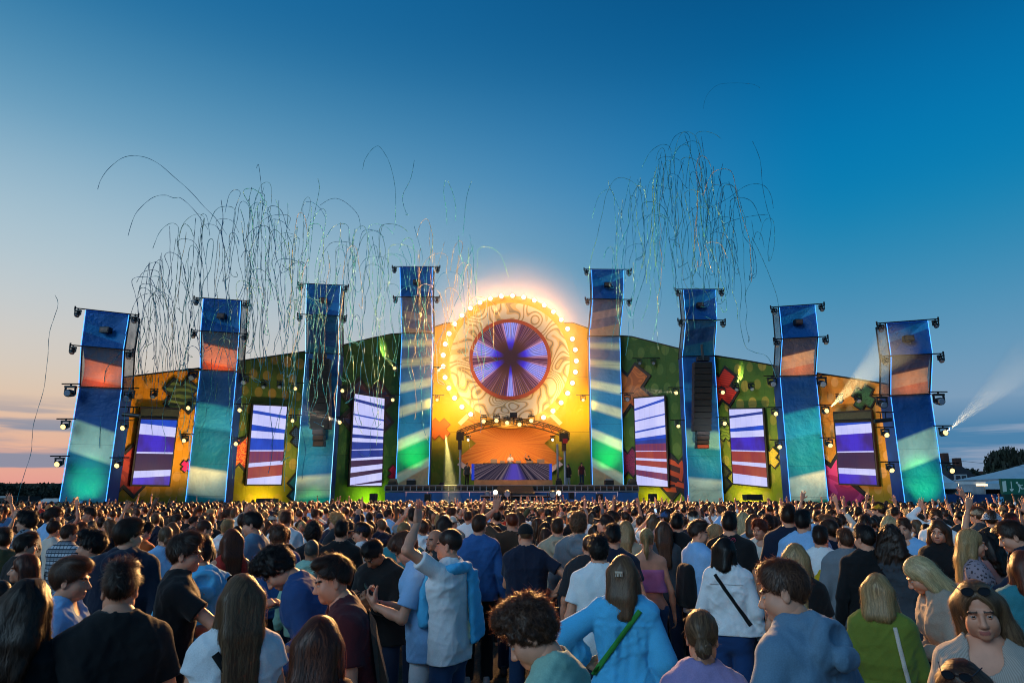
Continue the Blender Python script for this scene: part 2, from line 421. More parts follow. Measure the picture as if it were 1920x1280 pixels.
def text_mesh(name, s, size, mat, parent, loc, rotx=R(90), ext=.01):
    cu = bpy.data.curves.new(name, 'FONT'); cu.body = s; cu.size = size; cu.extrude = ext; cu.align_x = 'CENTER'; cu.align_y = 'CENTER'
    o = bpy.data.objects.new(name, cu)
    dg_me = None
    C.objects.link(o); bpy.context.view_layer.update()
    me = bpy.data.meshes.new_from_object(o.evaluated_get(bpy.context.evaluated_depsgraph_get()))
    bpy.data.objects.remove(o); me.materials.clear(); me.materials.append(mat); me.name = name
    ob = bpy.data.objects.new(name, me); C.objects.link(ob); ob.parent = parent
    if parent.type == 'EMPTY': ob.location = Vector(loc) - parent.location
    else: ob.location = loc
    ob.rotation_euler = (rotx, 0, 0); return ob
sg = empty('hand_sign', on_ground(1876, 40), 'small pale blue board reading D4 sticking up out of the crowd at the right', 'sign')
a, b = P(1868.5, 931, 40), P(1883, 944, 40); m = MB(); m.box(a.x, b.x, 40, 40.05, b.z, a.z); m.build('board', pmat('board_blue', '#5fa6cc', .5), sg)
m = MB(); m.tube((a.x * .5 + b.x * .5, 40.08, 0), (a.x * .5 + b.x * .5, 40.08, a.z), .03); m.build('pole', steel, sg)
p = P(1875.8, 937.8, 39.98); text_mesh('lettering', 'D4', .3, pmat('ink_dark', '#16202c', .6), sg, (p.x, 39.99, p.z))
for (v0, v1, d, lab) in ((853, 868, 75, 'upper'), (889, 895, 82, 'lower')):
    m = MB(); p0, p1 = P(1690, v0 - 5, d), P(2100, v1 + 12, d); pts = []
    for k in range(25):
        t_ = k / 24; q = p0.lerp(p1, t_); q.z -= 4 * t_ * (1 - t_) * .5; pts.append(q)
    m.path(pts, .022, 4)
    tag(m.build('overhead_cable', blacks), 'thin dark %s cable spanning the sky right of the stage' % lab, 'cable', 'overhead cables')

# ================================================================= STAGE TOWERS
# photo corners of each tower's front: top l/r, upper fold l/r, lower fold l/r, bottom l/r
TW = {
 'L1': (40.0, (162, 580.5), (243, 589.5), (153, 649), (232.5, 656), (149, 725.6), (229, 729), (112.5, 941), (198, 952)),
 'L2': (45.0, (382, 559.5), (452, 564), (377, 620.6), (449, 625.5), (376, 694), (444, 697), (348, 947), (422, 947)),
 'L3': (49.5, (575, 532.5), (639, 535.5), (574, 590), (635.6, 592.5), (574, 662), (637, 664), (553, 937.5), (619, 937.5)),
 'L4': (53.5, (750, 500.6), (811, 500.6), (752, 557), (810, 557), (754, 625.5), (812, 625.5), (742.5, 902), (804, 904)),
 'R4': (53.5, (1109, 505.5), (1169, 506), (1111, 560.6), (1169, 562), (1104.5, 631), (1162, 631), (1110.5, 905.6), (1169, 905.6)),
 'R3': (49.5, (1280.6, 543), (1341, 543), (1285.5, 600), (1343.6, 600.7), (1279, 669), (1339, 667.5), (1291, 934), (1355.6, 934)),
 'R2': (45.0, (1460.6, 575.6), (1527, 571), (1466, 635.6), (1534, 632), (1462, 706), (1529, 704), (1481, 932), (1552, 938)),
 'R1': (40.0, (1661, 605.6), (1738, 600), (1669.5, 667.5), (1747.5, 664), (1669, 742.5), (1744, 739), (1695, 937.5), (1773, 947)),
}
WORDS = {'L1': 'leftmost tower', 'L2': 'second tower from the left', 'L3': 'third tower from the left', 'L4': 'tower just left of the round screen',
         'R4': 'tower just right of the round screen', 'R3': 'third tower from the right', 'R2': 'second tower from the right', 'R1': 'rightmost tower'}
NAVY, SEA, TEAL, PALE, CREAM, GREEN = '#0a4580', '#1878a8', '#0a6c7e', '#b4cfae', '#e8e4b4', '#12a070'
PRINT = {  # lower print: slope of the bands, (position from the top, colour)
 'L1': (.09, [(0, NAVY), (.225, PALE), (.445, TEAL), (.855, CREAM)]),
 'L2': (.03, [(0, NAVY), (.21, '#2f9cb0'), (.36, TEAL), (.62, CREAM), (.785, '#128f95')]),
 'L3': (-.02, [(0, '#14508c'), (.16, '#2277a8'), (.27, NAVY), (.44, '#3d93ac'), (.50, '#126f94'), (.73, CREAM), (.85, '#0f8a8c')]),
 'R3': (.02, [(0, '#14508c'), (.16, '#2277a8'), (.27, NAVY), (.44, '#7ab2a8'), (.54, '#0f7a8c'), (.725, CREAM), (.86, '#0f848c')]),
 'R2': (-.05, [(0, NAVY), (.26, '#1f9fae'), (.43, '#128a8c'), (.68, CREAM), (.855, GREEN)]),
 'R1': (-.10, [(0, NAVY), (.34, PALE), (.56, TEAL), (.955, CREAM)]),
}
def band_mat(name, slope, stops, radial=False, flip=False, soft=.012):
    m, t, b = nmat(name)
    uv = t('ShaderNodeSeparateXYZ', t('ShaderNodeUVMap').outputs[0])
    u = uv.outputs[0] if not flip else t.m('SUBTRACT', 1.0, uv.outputs[0])
    f = t.m('SUBTRACT', 1.0, uv.outputs[1])
    if radial: p = t.m('DIVIDE', f, t.m('MULTIPLY_ADD', u, -.118, 1.0))
    else: p = t.m('MULTIPLY_ADD', u, -slope, f)
    st = []
    for k, (pos, c) in enumerate(stops):
        if k: st.append((max(0, pos - soft), lin(stops[k - 1][1])))
        st.append((pos + (soft if k else 0), lin(c)))
    col = t.ramp(p, st)
    tc = t('ShaderNodeTexCoord')
    n = t('ShaderNodeTexNoise', tc.outputs['Object'], ins={'Scale': .8, 'Detail': 4.0})
    col = t.mix(t.m('MULTIPLY', t.smooth(n.outputs[0], .3, .75), .22), col, (.02, .05, .09, 1))
    seam = t.m('LESS_THAN', t.m('FRACT', t.m('MULTIPLY', uv.outputs[1], 5.0)), .010); col = t.mix(t.m('MULTIPLY', seam, .5), col, (.01, .02, .04, 1))
    t.put(b.inputs['Base Color'], col); b.inputs['Roughness'].default_value = .6; b.inputs['Specular IOR Level'].default_value = .3
    wv = t('ShaderNodeTexNoise', tc.outputs['Object'], ins={'Scale': 1.6, 'Detail': 3.0})
    t.put(b.inputs['Normal'], t('ShaderNodeBump', ins={'Strength': .8, 'Distance': .22, 'Height': wv.outputs[0]}).outputs[0])
    return m
bars = []
for c0, hw in ((.07, .022), (.205, .026), (.37, .03), (.53, .032), (.745, .034), (.965, .034)): bars += [(c0 - hw, CREAM), (c0 + hw, None)]
st = [(0, '#5f86a4')]; fill = ['#6a7f9c', '#4a7ca0', '#2a7ba2', '#1a7ca0', '#11a06c', '#c8a070']
k = 0
for pos, c in bars:
    if c: st.append((pos, c))
    else: st.append((pos, fill[k])); k += 1
RAD = st
blue_side = pmat('tower_side_blue', '#0f3f8a', .6, noise=.3, nscale=.8)
upperm = {}
MID_UPLIT = {'L': [(0, '#1d4468'), (.26, '#4a3a44'), (.30, '#c98f78'), (.72, '#d8825c'), (.78, '#c85a30')],  # blue and cream print with the orange uplight painted into its lower bands
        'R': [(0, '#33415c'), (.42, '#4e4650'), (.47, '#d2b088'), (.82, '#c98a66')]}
scrim = bpy.data.materials.new('scrim'); scrim.use_nodes = True
t_ = NT(scrim.node_tree); b_ = t_.n['Principled BSDF']; b_.inputs['Base Color'].default_value = lin('#4c5a6c'); b_.inputs['Roughness'].default_value = .8
tcs = t_('ShaderNodeTexCoord'); ns = t_('ShaderNodeTexNoise', tcs.outputs['Object'], ins={'Scale': 1.2, 'Detail': 3.0})
t_.put(b_.inputs['Alpha'], t_('ShaderNodeMapRange', ns.outputs[0], .3, .7, .55, .85).outputs[0])
ledm = emat('led_strip_blue', (.06, .34, 1.0, 1), 2.4)
ledw = emat('led_strip_pale', (.25, .65, .95, 1), 2.2)
pipe = pmat('pipe_black', '#14161a', .45, metal=.5)
ochre = pmat('fold_ledge', '#5a5048', .7)

TP = {}     # world corner points of each tower
def tower(k):
    D, tl, tr, kl, kr, ll, lr, bl, br = TW[k]
    pt = {'tl': P(*tl, D), 'tr': P(*tr, D), 'kl': P(*kl, D - .55), 'kr': P(*kr, D - .55), 'll': P(*ll, D), 'lr': P(*lr, D)}
    zb = DECK if k in ('L4', 'R4') else 0.0
    for key, top, bot in (('bl', 'll', bl), ('br', 'lr', br)):
        q = P(*bot, D); a = pt[top]; s = (a.z - zb) / (a.z - q.z); pt[key] = a + (q - a) * s
    TP[k] = pt
    left = k[0] == 'L'
    base = (pt['bl'] + pt['br']) / 2
    e = empty('stage_tower', (base.x, base.y, zb), {
        'L1': 'leftmost leaning stage tower with blue, green and cream bands', 'L2': 'second tower from the left with teal and cream bands and orange-lit upper panel',
        'L3': 'third tower from the left with a dark hanging speaker column in front', 'L4': 'tall tower with many cream stripes left of the round screen',
        'R4': 'tall tower with many cream stripes right of the round screen', 'R3': 'third tower from the right behind a black hanging speaker column',
        'R2': 'second tower from the right with bright green foot', 'R1': 'rightmost leaning stage tower with blue, green and cream bands'}[k], 'tower', 'towers of the stage front')
    back = Vector((0, 1.15, 0))
    if k in ('L4', 'R4'): mat = band_mat('print_' + k, 0, RAD, radial=True, flip=(k == 'R4'))
    else:
        s_, stp = PRINT[k]; mat = band_mat('print_' + k, s_, stp)
    def sheet(a, b, c, d, mt, name, pinch=0.0, bow=0.0, nu=10, nv=14):
        m = MB()
        def fn(u, v):
            p = a.lerp(b, u).lerp(d.lerp(c, u), v)
            if bow:
                cen = (a.lerp(d, v) + b.lerp(c, v)) / 2
                sq = 1 - bow * math.sin(math.pi * v) * .5 - bow * .5
                p = Vector((cen.x + (p.x - cen.x) * sq, p.y + .18 * math.sin(math.pi * v) + .075 * math.sin(u * 24 + 1.3 * math.sin(u * 9)) * v * (1 - v) * 3, p.z))
            if pinch: p.y += pinch * (1 - max(abs(2 * u - 1), abs(2 * v - 1)))
            return p
        m.grid(fn, nu, nv)
        return m.build(name, mt, e, smooth=bool(bow or not pinch))
    sheet(pt['bl'], pt['br'], pt['lr'], pt['ll'], mat, 'lower_panel')
    mid = band_mat('print_mid_' + k, .14 if left else -.16, MID_UPLIT[k[0]] if k not in ('L3', 'R3', 'L4', 'R4') else ([(0, '#17557c'), (.3, '#0e3d66'), (.7, '#15586c')] if k in ('L3', 'R3') else [(0, '#6a6f86'), (.35, '#b99a90'), (.55, '#8a7a84'), (.8, '#c99a78')]))
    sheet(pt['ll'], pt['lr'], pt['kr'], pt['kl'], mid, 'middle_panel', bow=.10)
    up = band_mat('print_up_' + k, .25 if left else -.35, [(0, '#105c9c'), (.35, '#1a72ac' if left else '#2082b4'), (.6, '#0e4c88')])
    sheet(pt['kl'], pt['kr'], pt['tr'], pt['tl'], up, 'upper_panel', pinch=.5, nu=12, nv=12)
    # sides and back
    for a, b in (('bl', 'll'), ('br', 'lr')):
        m = MB(); m.quad(pt[a], pt[a] + back, pt[b] + back, pt[b]); m.build('side_panel', blue_side, e)
    m = MB(); m.quad(pt['br'] + back, pt['bl'] + back, pt['ll'] + back, pt['lr'] + back); m.build('back_panel', blue_side, e)
    for (a, b, c) in (('ll', 'kl', 'tl'), ('lr', 'kr', 'tr')):
        m = MB(); m.quad(pt[a], pt[a] + back, pt[b] + back, pt[b]); m.quad(pt[b], pt[b] + back, pt[c] + back * .9, pt[c]); m.build('side_scrim', scrim, e)
    for a in ('l', 'r'):
        for o in (back, Vector((0, .06, 0))): m = MB(); m.path([pt[x + a] + o for x in 'lkt'], .05); m.build('upright', pipe, e)
    for x in 'lkt': m = MB(); m.tube(pt[x + 'l'] + back, pt[x + 'r'] + back, .05); m.build('rung', pipe, e)
    # led strips along the edges
    lm = ledw if k == 'L3' else ledm
    for a, b in (('bl', 'll'), ('br', 'lr'), ('ll', 'kl'), ('lr', 'kr'), ('kl', 'tl'), ('kr', 'tr'), ('tl', 'tr')):
        m = MB(); o = Vector((0, -.07, 0)); d = (pt[b] - pt[a]).normalized() * .06
        m.tube(pt[a] + o + d, pt[b] + o - d, .020, None, 5); m.build('led_strip', lm, e)
    # cross bars at the folds
    for a, b, ext in (('tl', 'tr', .62), ('kl', 'kr', .60)):
        d = (pt[b] - pt[a]).normalized(); o = Vector((0, -.12, .0))
        m = MB(); m.tube(pt[a] - d * ext + o, pt[b] + d * ext + o, .035, None, 6)
        for q in (pt[a] - d * ext + o, pt[b] + d * ext + o): m.tube(q - Vector((0, 0, .12)), q + Vector((0, 0, .12)), .05, None, 6)
        m.build('cross_bar', pipe, e)
    m = MB(); m.tube(pt['ll'] + Vector((0, -.10, .02)), pt['lr'] + Vector((0, -.10, .02)), .03); m.build('fold_bar', pipe, e)
    # small lamp box in the middle of the upper panel
    c = (pt['kl'] + pt['kr'] + pt['tl'] + pt['tr']) / 4; wd = (pt['tr'] - pt['tl']).length
    m = MB(); m.box(c.x - wd * .1, c.x + wd * .1, c.y - .16, c.y + .28, c.z - .18, c.z + .16)
    bx = m.build('lamp_box', blacks, e)
    m = MB(); m.box(c.x - wd * .085, c.x + wd * .085, c.y - .18, c.y - .165, c.z - .12, c.z + .10); m.build('lens', pmat('lamp_lens_dim', '#4a3028', .3), bx)
DECK = P(950, 909, 51).z
for k in TW: tower(k)

# ================================================================= FRONT WALLS BETWEEN THE TOWERS
class Plane:
    """vertical plane through two photo columns at given depths"""
    def __init__(s, u0, d0, u1, d1):
        s.a, s.b = P(u0, 928, d0), P(u1, 928, d1)
        d = Vector((s.b.x - s.a.x, s.b.y - s.a.y, 0)); s.dir = d.normalized(); s.n = Vector((s.dir.y, -s.dir.x, 0))   # towards the camera
    def at(s, u, v, off=0.0):
        o = Vector((0, 0, CZ)); r = (P(u, v, 10) - o); q = s.a + s.n * off
        k = (q - o).dot(s.n) / r.dot(s.n); return o + r * k
def wall_mat(name, stops, dots, dcol, diag=0.0, nx=7.0, asp=1.6):
    m, t, b = nmat(name)
    uv = t('ShaderNodeSeparateXYZ', t('ShaderNodeUVMap').outputs[0]); u, v = uv.outputs[0], uv.outputs[1]
    tc = t('ShaderNodeTexCoord')
    nz = t('ShaderNodeTexNoise', tc.outputs['Object'], ins={'Scale': .25, 'Detail': 3.0})
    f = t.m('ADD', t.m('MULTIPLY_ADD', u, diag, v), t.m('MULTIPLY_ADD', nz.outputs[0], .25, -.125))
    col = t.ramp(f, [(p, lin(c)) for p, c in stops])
    # printed dots, rows staggered, fading in and out over the cloth
    yy = t.m('MULTIPLY', v, nx * asp); row = t.m('FLOOR', yy)
    xx = t.m('MULTIPLY_ADD', u, nx, t.m('MULTIPLY', t.m('MODULO', row, 2.0), .5))
    fx = t.m('SUBTRACT', t.m('FRACT', xx), .5); fy = t.m('SUBTRACT', t.m('FRACT', yy), .5)
    d = t.m('SQRT', t.m('ADD', t.m('MULTIPLY', fx, fx), t.m('MULTIPLY', fy, fy)))
    cell = t('ShaderNodeTexWhiteNoise', t('ShaderNodeCombineXYZ', t.m('FLOOR', xx), row, 0.0), noise_dimensions='2D')
    rad = t.m('MULTIPLY_ADD', cell.outputs[0], .08, .26)
    dm = t.m('MULTIPLY', t.smooth(t.m('SUBTRACT', rad, d), -.03, .03), t.m('MULTIPLY_ADD', cell.outputs[0], .6, .3))
    col = t.mix(t.m('MULTIPLY', dm, dots), col, lin(dcol))
    seam = t.m('MAXIMUM', t.m('LESS_THAN', t.m('FRACT', t.m('MULTIPLY', u, 4.0)), .010), t.m('LESS_THAN', t.m('FRACT', t.m('MULTIPLY', v, 3.0)), .008))
    col = t.mix(t.m('MULTIPLY', seam, .45), col, (.01, .012, .01, 1))
    t.put(b.inputs['Base Color'], col); b.inputs['Roughness'].default_value = .65; b.inputs['Specular IOR Level'].default_value = .2
    wv = t('ShaderNodeTexNoise', tc.outputs['Object'], ins={'Scale': 1.2, 'Detail': 4.0})
    t.put(b.inputs['Normal'], t('ShaderNodeBump', ins={'Strength': .7, 'Distance': .2, 'Height': wv.outputs[0]}).outputs[0])
    return m
WALLS = {}
def wall(key, label, pl, top, u0, u1, mat, vb=950, zb=0.0):
    """top: list of (u, v) from left to right along the upper edge"""
    pts = [pl.at(u, v) for u, v in top]
    lo0, lo1 = pl.at(u0, vb), pl.at(u1, vb); lo0 = Vector((lo0.x, lo0.y, zb)); lo1 = Vector((lo1.x, lo1.y, zb))
    poly = [lo0, lo1] + pts[::-1]
    H = max(p.z for p in pts); L = (lo1 - lo0).length
    uvf = lambda p: (((p - lo0).dot(pl.dir)) / L, (p.z - zb) / (H - zb))
    m = MB(); m.prism(poly, -pl.n * .25, 0, uvf)
    c = (lo0 + lo1) / 2
    e = empty('stage_wall', (c.x, c.y, zb), label, 'stage wall', 'printed walls of the stage front')
    m.build('printed_cloth', mat, e)
    rail = MB(); rail.path([p + Vector((0, 0, .05)) for p in pts], .05, 6); rail.build('top_rail', pipe, e)
    WALLS[key] = e; return e
PL = {'L12': Plane(205, 41.2, 385, 46.2), 'L23': Plane(425, 46.2, 580, 50.7), 'L34': Plane(625, 50.7, 760, 54.8), 'C': Plane(800, 56.8, 1110, 56.8),
      'R34': Plane(1160, 54.8, 1290, 50.7), 'R23': Plane(1345, 50.7, 1475, 46.2), 'R12': Plane(1535, 46.2, 1690, 41.2)}
OCH = [(0, '#a07820'), (.25, '#b98420'), (.6, '#d98c16'), (1, '#e0880f')]
wall('L12', 'orange dotted stage wall between the two leftmost towers', PL['L12'], [(228, 709), (300, 700), (385, 690)], 195, 372, wall_mat('wall_L12', OCH, .5, '#e3a85c'))
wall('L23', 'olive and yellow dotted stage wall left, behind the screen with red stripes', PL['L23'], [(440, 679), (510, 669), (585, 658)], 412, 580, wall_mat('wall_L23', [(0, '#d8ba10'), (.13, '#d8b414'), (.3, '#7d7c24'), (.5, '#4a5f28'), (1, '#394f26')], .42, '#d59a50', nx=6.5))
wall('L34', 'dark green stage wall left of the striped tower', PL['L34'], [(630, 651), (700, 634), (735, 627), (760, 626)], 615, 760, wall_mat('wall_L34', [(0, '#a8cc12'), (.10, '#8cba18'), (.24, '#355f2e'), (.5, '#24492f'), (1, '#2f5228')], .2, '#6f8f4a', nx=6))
wall('C', 'yellow-lit central stage wall behind the round screen', PL['C'], [(795, 620), (838, 606), (1074, 606), (1125, 624)], 795, 1125, wall_mat('wall_C', [(0, '#4a7030'), (.14, '#5f8030'), (.30, '#c0a028'), (.5, '#e6a818'), (1, '#eaac1a')], .1, '#d0b050', nx=9, asp=.9), zb=DECK - .3)  # green print; the lamps' yellow light is painted into its upper part
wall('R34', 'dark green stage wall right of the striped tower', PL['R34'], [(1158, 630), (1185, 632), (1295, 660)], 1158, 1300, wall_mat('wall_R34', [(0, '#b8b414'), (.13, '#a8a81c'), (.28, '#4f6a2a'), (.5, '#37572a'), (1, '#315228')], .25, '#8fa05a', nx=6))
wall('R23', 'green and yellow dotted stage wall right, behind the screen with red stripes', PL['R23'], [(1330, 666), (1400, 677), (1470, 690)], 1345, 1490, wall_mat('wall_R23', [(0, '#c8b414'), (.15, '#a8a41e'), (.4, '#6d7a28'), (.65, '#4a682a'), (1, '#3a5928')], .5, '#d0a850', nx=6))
wall('R12', 'orange dotted stage wall between the two rightmost towers', PL['R12'], [(1520, 699), (1600, 711), (1680, 724)], 1545, 1702, wall_mat('wall_R12', [(0, '#a88320'), (.3, '#b98428'), (.7, '#c98030'), (1, '#d0822c')], .6, '#e6ab6c', diag=-.1, nx=6.5))

# cross-shaped emblems fixed to the walls
blk = pmat('emblem_edge', '#101214', .6)
def waves(name, c0, c1, scale=6.0, kind='wave', thr=.5):
    if name in MATS: return MATS[name]
    m, t, b = nmat(name); tc = t('ShaderNodeTexCoord')
    uvn = t('ShaderNodeUVMap').outputs[0]
    if kind == 'wave':
        w_ = t('ShaderNodeTexWave', uvn, ins={'Scale': scale, 'Distortion': 5.0, 'Detail': 1.0, 'Detail Scale': .8}, wave_type='BANDS', bands_direction='Y').outputs[1]
    elif kind == 'line': w_ = t('ShaderNodeTexWave', uvn, ins={'Scale': scale, 'Distortion': 0.0}, wave_type='BANDS', bands_direction='Y').outputs[1]
    elif kind == 'hatch':
        s_ = t('ShaderNodeSeparateXYZ', uvn); w_ = t.m('MINIMUM', t.m('ABSOLUTE', t.m('SUBTRACT', t.m('FRACT', t.m('MULTIPLY', s_.outputs[0], scale)), .5)), t.m('ABSOLUTE', t.m('SUBTRACT', t.m('FRACT', t.m('MULTIPLY', s_.outputs[1], scale)), .5))); w_ = t.m('MULTIPLY', w_, 3.0)
    elif kind == 'zig':
        v_ = t('ShaderNodeTexVoronoi', uvn, ins={'Scale': scale * .5}); s_ = t('ShaderNodeSeparateXYZ', v_.outputs['Color'])
        uvs = t('ShaderNodeSeparateXYZ', uvn); an = t.m('MULTIPLY', s_.outputs[0], 3.14)
        w_ = t.m('SINE', t.m('MULTIPLY', t.m('ADD', t.m('MULTIPLY', uvs.outputs[0], t.m('COSINE', an)), t.m('MULTIPLY', uvs.outputs[1], t.m('SINE', an))), scale * 9)); w_ = t.m('MULTIPLY_ADD', w_, .5, .5)
    else:   # squiggle
        n_ = t('ShaderNodeTexNoise', uvn, ins={'Scale': scale, 'Detail': 1.0, 'Distortion': 1.5}); w_ = t.m('MULTIPLY_ADD', t.m('SINE', t.m('MULTIPLY', n_.outputs[0], 60.0)), .5, .5)
    col = t.mix(t.smooth(w_, thr - .08, thr + .08), lin(c0), lin(c1))
    t.put(b.inputs['Base Color'], col); b.inputs['Roughness'].default_value = .6
    return m
def emblem(wkey, u, v, r, ang, mat, label, off=.06, arm=.40, edge=.12, edge_mat=None):
    """cross with arms along the diagonals; r = reach of an arm in photo pixels"""
    pl = PL[wkey]; c = pl.at(u, v, off); s = (pl.at(u + 1, v, off) - c).length * r * .94
    def poly(k, grow):
        a = arm; q = [(-1, -a), (-1, a), (-a, a), (-a, 1), (a, 1), (a, a), (1, a), (1, -a), (a, -a), (a, -1), (-a, -1), (-a, -a)]
        out = []
        for x, y in q[::-1]:
            x = x + math.copysign(grow, x); y = y + math.copysign(grow, y)
            t_ = R(45 + ang); out.append(((x * math.cos(t_) - y * math.sin(t_)) * s * .72, (x * math.sin(t_) + y * math.cos(t_)) * s * .72))
        return out
    to = lambda p, o: c + pl.dir * p[0] + Vector((0, 0, p[1])) + pl.n * o
    m = MB(); m.prism([to(p, .06) for p in poly(1, edge)], -pl.n * .1)
    o = m.build('cross_emblem', edge_mat or blk, WALLS[wkey]); o['label'] = label
    uvf = lambda p: ((p - c).dot(pl.dir) / (2 * s) + .5, (p.z - c.z) / (2 * s) + .5)
    f = MB(); f.prism([to(p, .085) for p in poly(1, 0)], -pl.n * .02, 0, uvf); f.build('emblem_face', mat, o)
emblem('L12', 340, 742, 44, 8, waves('em_green_wave', '#5f7030', '#26341c', 2.6), 'green wavy cross emblem')
emblem('L12', 232, 880, 72, 4, waves('em_red_bars', '#a81c14', '#cf3a22', 1.2, 'squig', .7), 'large red cross emblem behind the screen')
emblem('L12', 349, 873, 15, 10, pmat('em_pink', '#d01060', .6), 'small pink cross emblem')
emblem('L23', 450, 848, 46, 0, waves('em_squig_red', '#d83020', '#f08a30', 4.0, 'squig'), 'red and orange squiggle cross emblem')
emblem('L23', 562, 818, 24, 10, waves('em_hatch', '#28486e', '#101c30', 14, 'hatch', .35), 'small blue checked cross emblem')
emblem('L23', 566, 915, 36, 5, pmat('em_teal', '#0f6a6a', .6), 'dark teal cross emblem')
emblem('L34', 690, 766, 66, 0, waves('em_navy', '#17234f', '#3a1f33', 2.0, 'squig', .6), 'dark navy cross emblem behind the screen')
emblem('L34', 741, 887, 18, 0, pmat('em_crimson', '#b01838', .6), 'small crimson cross emblem', edge_mat=pmat('em_crimson_edge', '#5a1422', .6))
emblem('C', 824, 804, 29, 0, pmat('em_orange', '#d8641e', .6), 'orange cross emblem', edge=.06, edge_mat=pmat('em_orange_edge', '#a8481a', .6))
emblem('R34', 1180, 731, 54, 4, waves('em_brown', '#b8642a', '#9a5020', 2.0, 'squig', .65), 'orange-brown cross emblem')
emblem('R34', 1178, 867, 32, 0, waves('em_magenta', '#8a1850', '#4a1430', 9, 'squig'), 'magenta cross emblem')
emblem('R34', 1274, 893, 52, 0, waves('em_zig', '#e04a1a', '#3a1010', 4.0, 'zig', .45), 'red zigzag striped cross emblem')
emblem('R23', 1352, 727, 42, 4, waves('em_red_lines', '#c8301c', '#8a1a12', 9, 'line', .7), 'red striped cross emblem')
emblem('R23', 1361, 811, 18, 0, waves('em_lime_wave', '#9ab23a', '#4a6020', 5), 'small lime wavy cross emblem')
emblem('R23', 1445, 858, 24, 0, waves('em_yellow', '#d8a818', '#3f8a3a', 5, 'squig', .9), 'yellow cross emblem')
emblem('R23', 1349, 896, 30, 0, pmat('em_dark', '#3a3a1c', .6), 'dark olive cross emblem')
emblem('R12', 1620, 745, 29, 8, waves('em_green_leaf', '#2f5f3a', '#24482c', 3, 'squig', .6), 'green cross emblem')
emblem('R12', 1566, 912, 76, 6, waves('em_magenta_bars', '#a81850', '#c8346a', 1.3, 'squig', .72), 'large magenta cross emblem behind the screen')

# ================================================================= LED SCREENS
W_, B_, N_, D_ = (.62, .64, 1.0, 1), (.02, .05, .55, 1), (.03, .03, .22, 1), (.045, .02, .05, 1)
def screen_mat(name, c0, c1, nz=0.0, vert=False):
    """an LED picture: colour c0, drifting to c1 across the width, with fine module lines"""
    if name in MATS: return MATS[name]
    m = bpy.data.materials.new(name); m.use_nodes = True; MATS[name] = m
    t = NT(m.node_tree); t.n.clear()
    uv = t('ShaderNodeSeparateXYZ', t('ShaderNodeUVMap').outputs[0])
    n = t('ShaderNodeTexNoise', t('ShaderNodeUVMap').outputs[0], ins={'Scale': 2.2, 'Detail': 3.0})
    f = t.m('ADD', t.m('MULTIPLY', t.smooth(n.outputs[0], .35, .65), .8), t.m('MULTIPLY', uv.outputs[0], .2))
    col = t.mix(f, c0, c1)
    g1 = t.m('GREATER_THAN', t.m('FRACT', t.m('MULTIPLY', uv.outputs[0], 6.0)), .025)
    g2 = t.m('GREATER_THAN', t.m('FRACT', t.m('MULTIPLY', uv.outputs[1], 9.0)), .02)
    col = t.mix(t.m('MULTIPLY_ADD', t.m('MULTIPLY', g1, g2), .22, .78), (0, 0, 0, 1), col)
    if vert: col = t.mix(t.m('MULTIPLY', t.smooth(t.m('SINE', t.m('MULTIPLY', uv.outputs[0], 48.0)), .2, .9), .25), col, (.30, .05, .02, 1))
    e = t('ShaderNodeEmission', col, 1.0)
    gl = t('ShaderNodeBsdfGlossy', (.03, .03, .03, 1), .35)
    t('ShaderNodeOutputMaterial', t('ShaderNodeAddShader', e, gl))
    return m
SM = {'w': screen_mat('led_white', (.52, .54, .95, 1), (.66, .66, 1, 1)), 'b': screen_mat('led_blue', (.015, .05, .40, 1), (.02, .08, .62, 1)),
      'n': screen_mat('led_navy', (.015, .025, .20, 1), (.03, .06, .34, 1)), 'v': screen_mat('led_violet', (.06, .03, .62, 1), (.05, .02, .18, 1)),
      'd': screen_mat('led_dark', (.05, .018, .06, 1), (.035, .02, .07, 1)), 'r': screen_mat('led_red', (.26, .03, .05, 1), (.38, .06, .04, 1), vert=True),
      'p': screen_mat('led_plum', (.13, .03, .10, 1), (.20, .04, .12, 1), vert=True)}
SMK = list(SM)
framem = pmat('screen_frame', '#171310', .6)
hoodm = pmat('screen_hood', '#2c3326', .7, noise=.3)
def led_screen(wkey, label, tl, tr, bl, br, bands, hood=0):
    """bands from the top: (fraction at left edge, fraction at right edge, colour key) marking where each band ENDS"""
    pl = PL[wkey]; off = .40
    A, B, Cc, Dd = (pl.at(*q, off) for q in (tl, tr, br, bl))
    c = (Cc + Dd) / 2
    e = empty('led_screen', (c.x, c.y, c.z), label, 'screen', 'LED screens on the stage walls')
    n = pl.n
    m = MB(); g_ = .10; ux = (B - A).normalized() * g_; uz = Vector((0, 0, g_))
    q = [Dd - ux - uz, Cc + ux - uz, B + ux + uz, A - ux + uz]
    if hood: q[2] = B + ux + Vector((0, 0, hood)); q[3] = A - ux + Vector((0, 0, hood))
    m.prism([p - n * .03 for p in q], -n * .18); m.build('frame', framem, e)
    if hood:
        h = MB(); h.prism([A + uz * 1.5 - ux * .5, B + uz * 1.5 + ux * .5, B + ux * .5 + Vector((0, 0, hood - .12)), A - ux * .5 + Vector((0, 0, hood - .12))], -n * .02); h.build('hood', hoodm, e)
        hr = MB(); hr.tube(A + Vector((0, 0, .13)) + n * .02, B + Vector((0, 0, .13)) + n * .02, .05); hr.build('rail', pipe, e)
    d = MB(); l0 = r0 = 0.0
    for l1, r1, k in bands:
        d.quad(A.lerp(Dd, l1), B.lerp(Cc, r1), B.lerp(Cc, r0), A.lerp(Dd, l0), SMK.index(k), ((0, 1 - l1), (1, 1 - r1), (1, 1 - r0), (0, 1 - l0))); l0, r0 = l1, r1
    d.build('display', list(SM.values()), e)
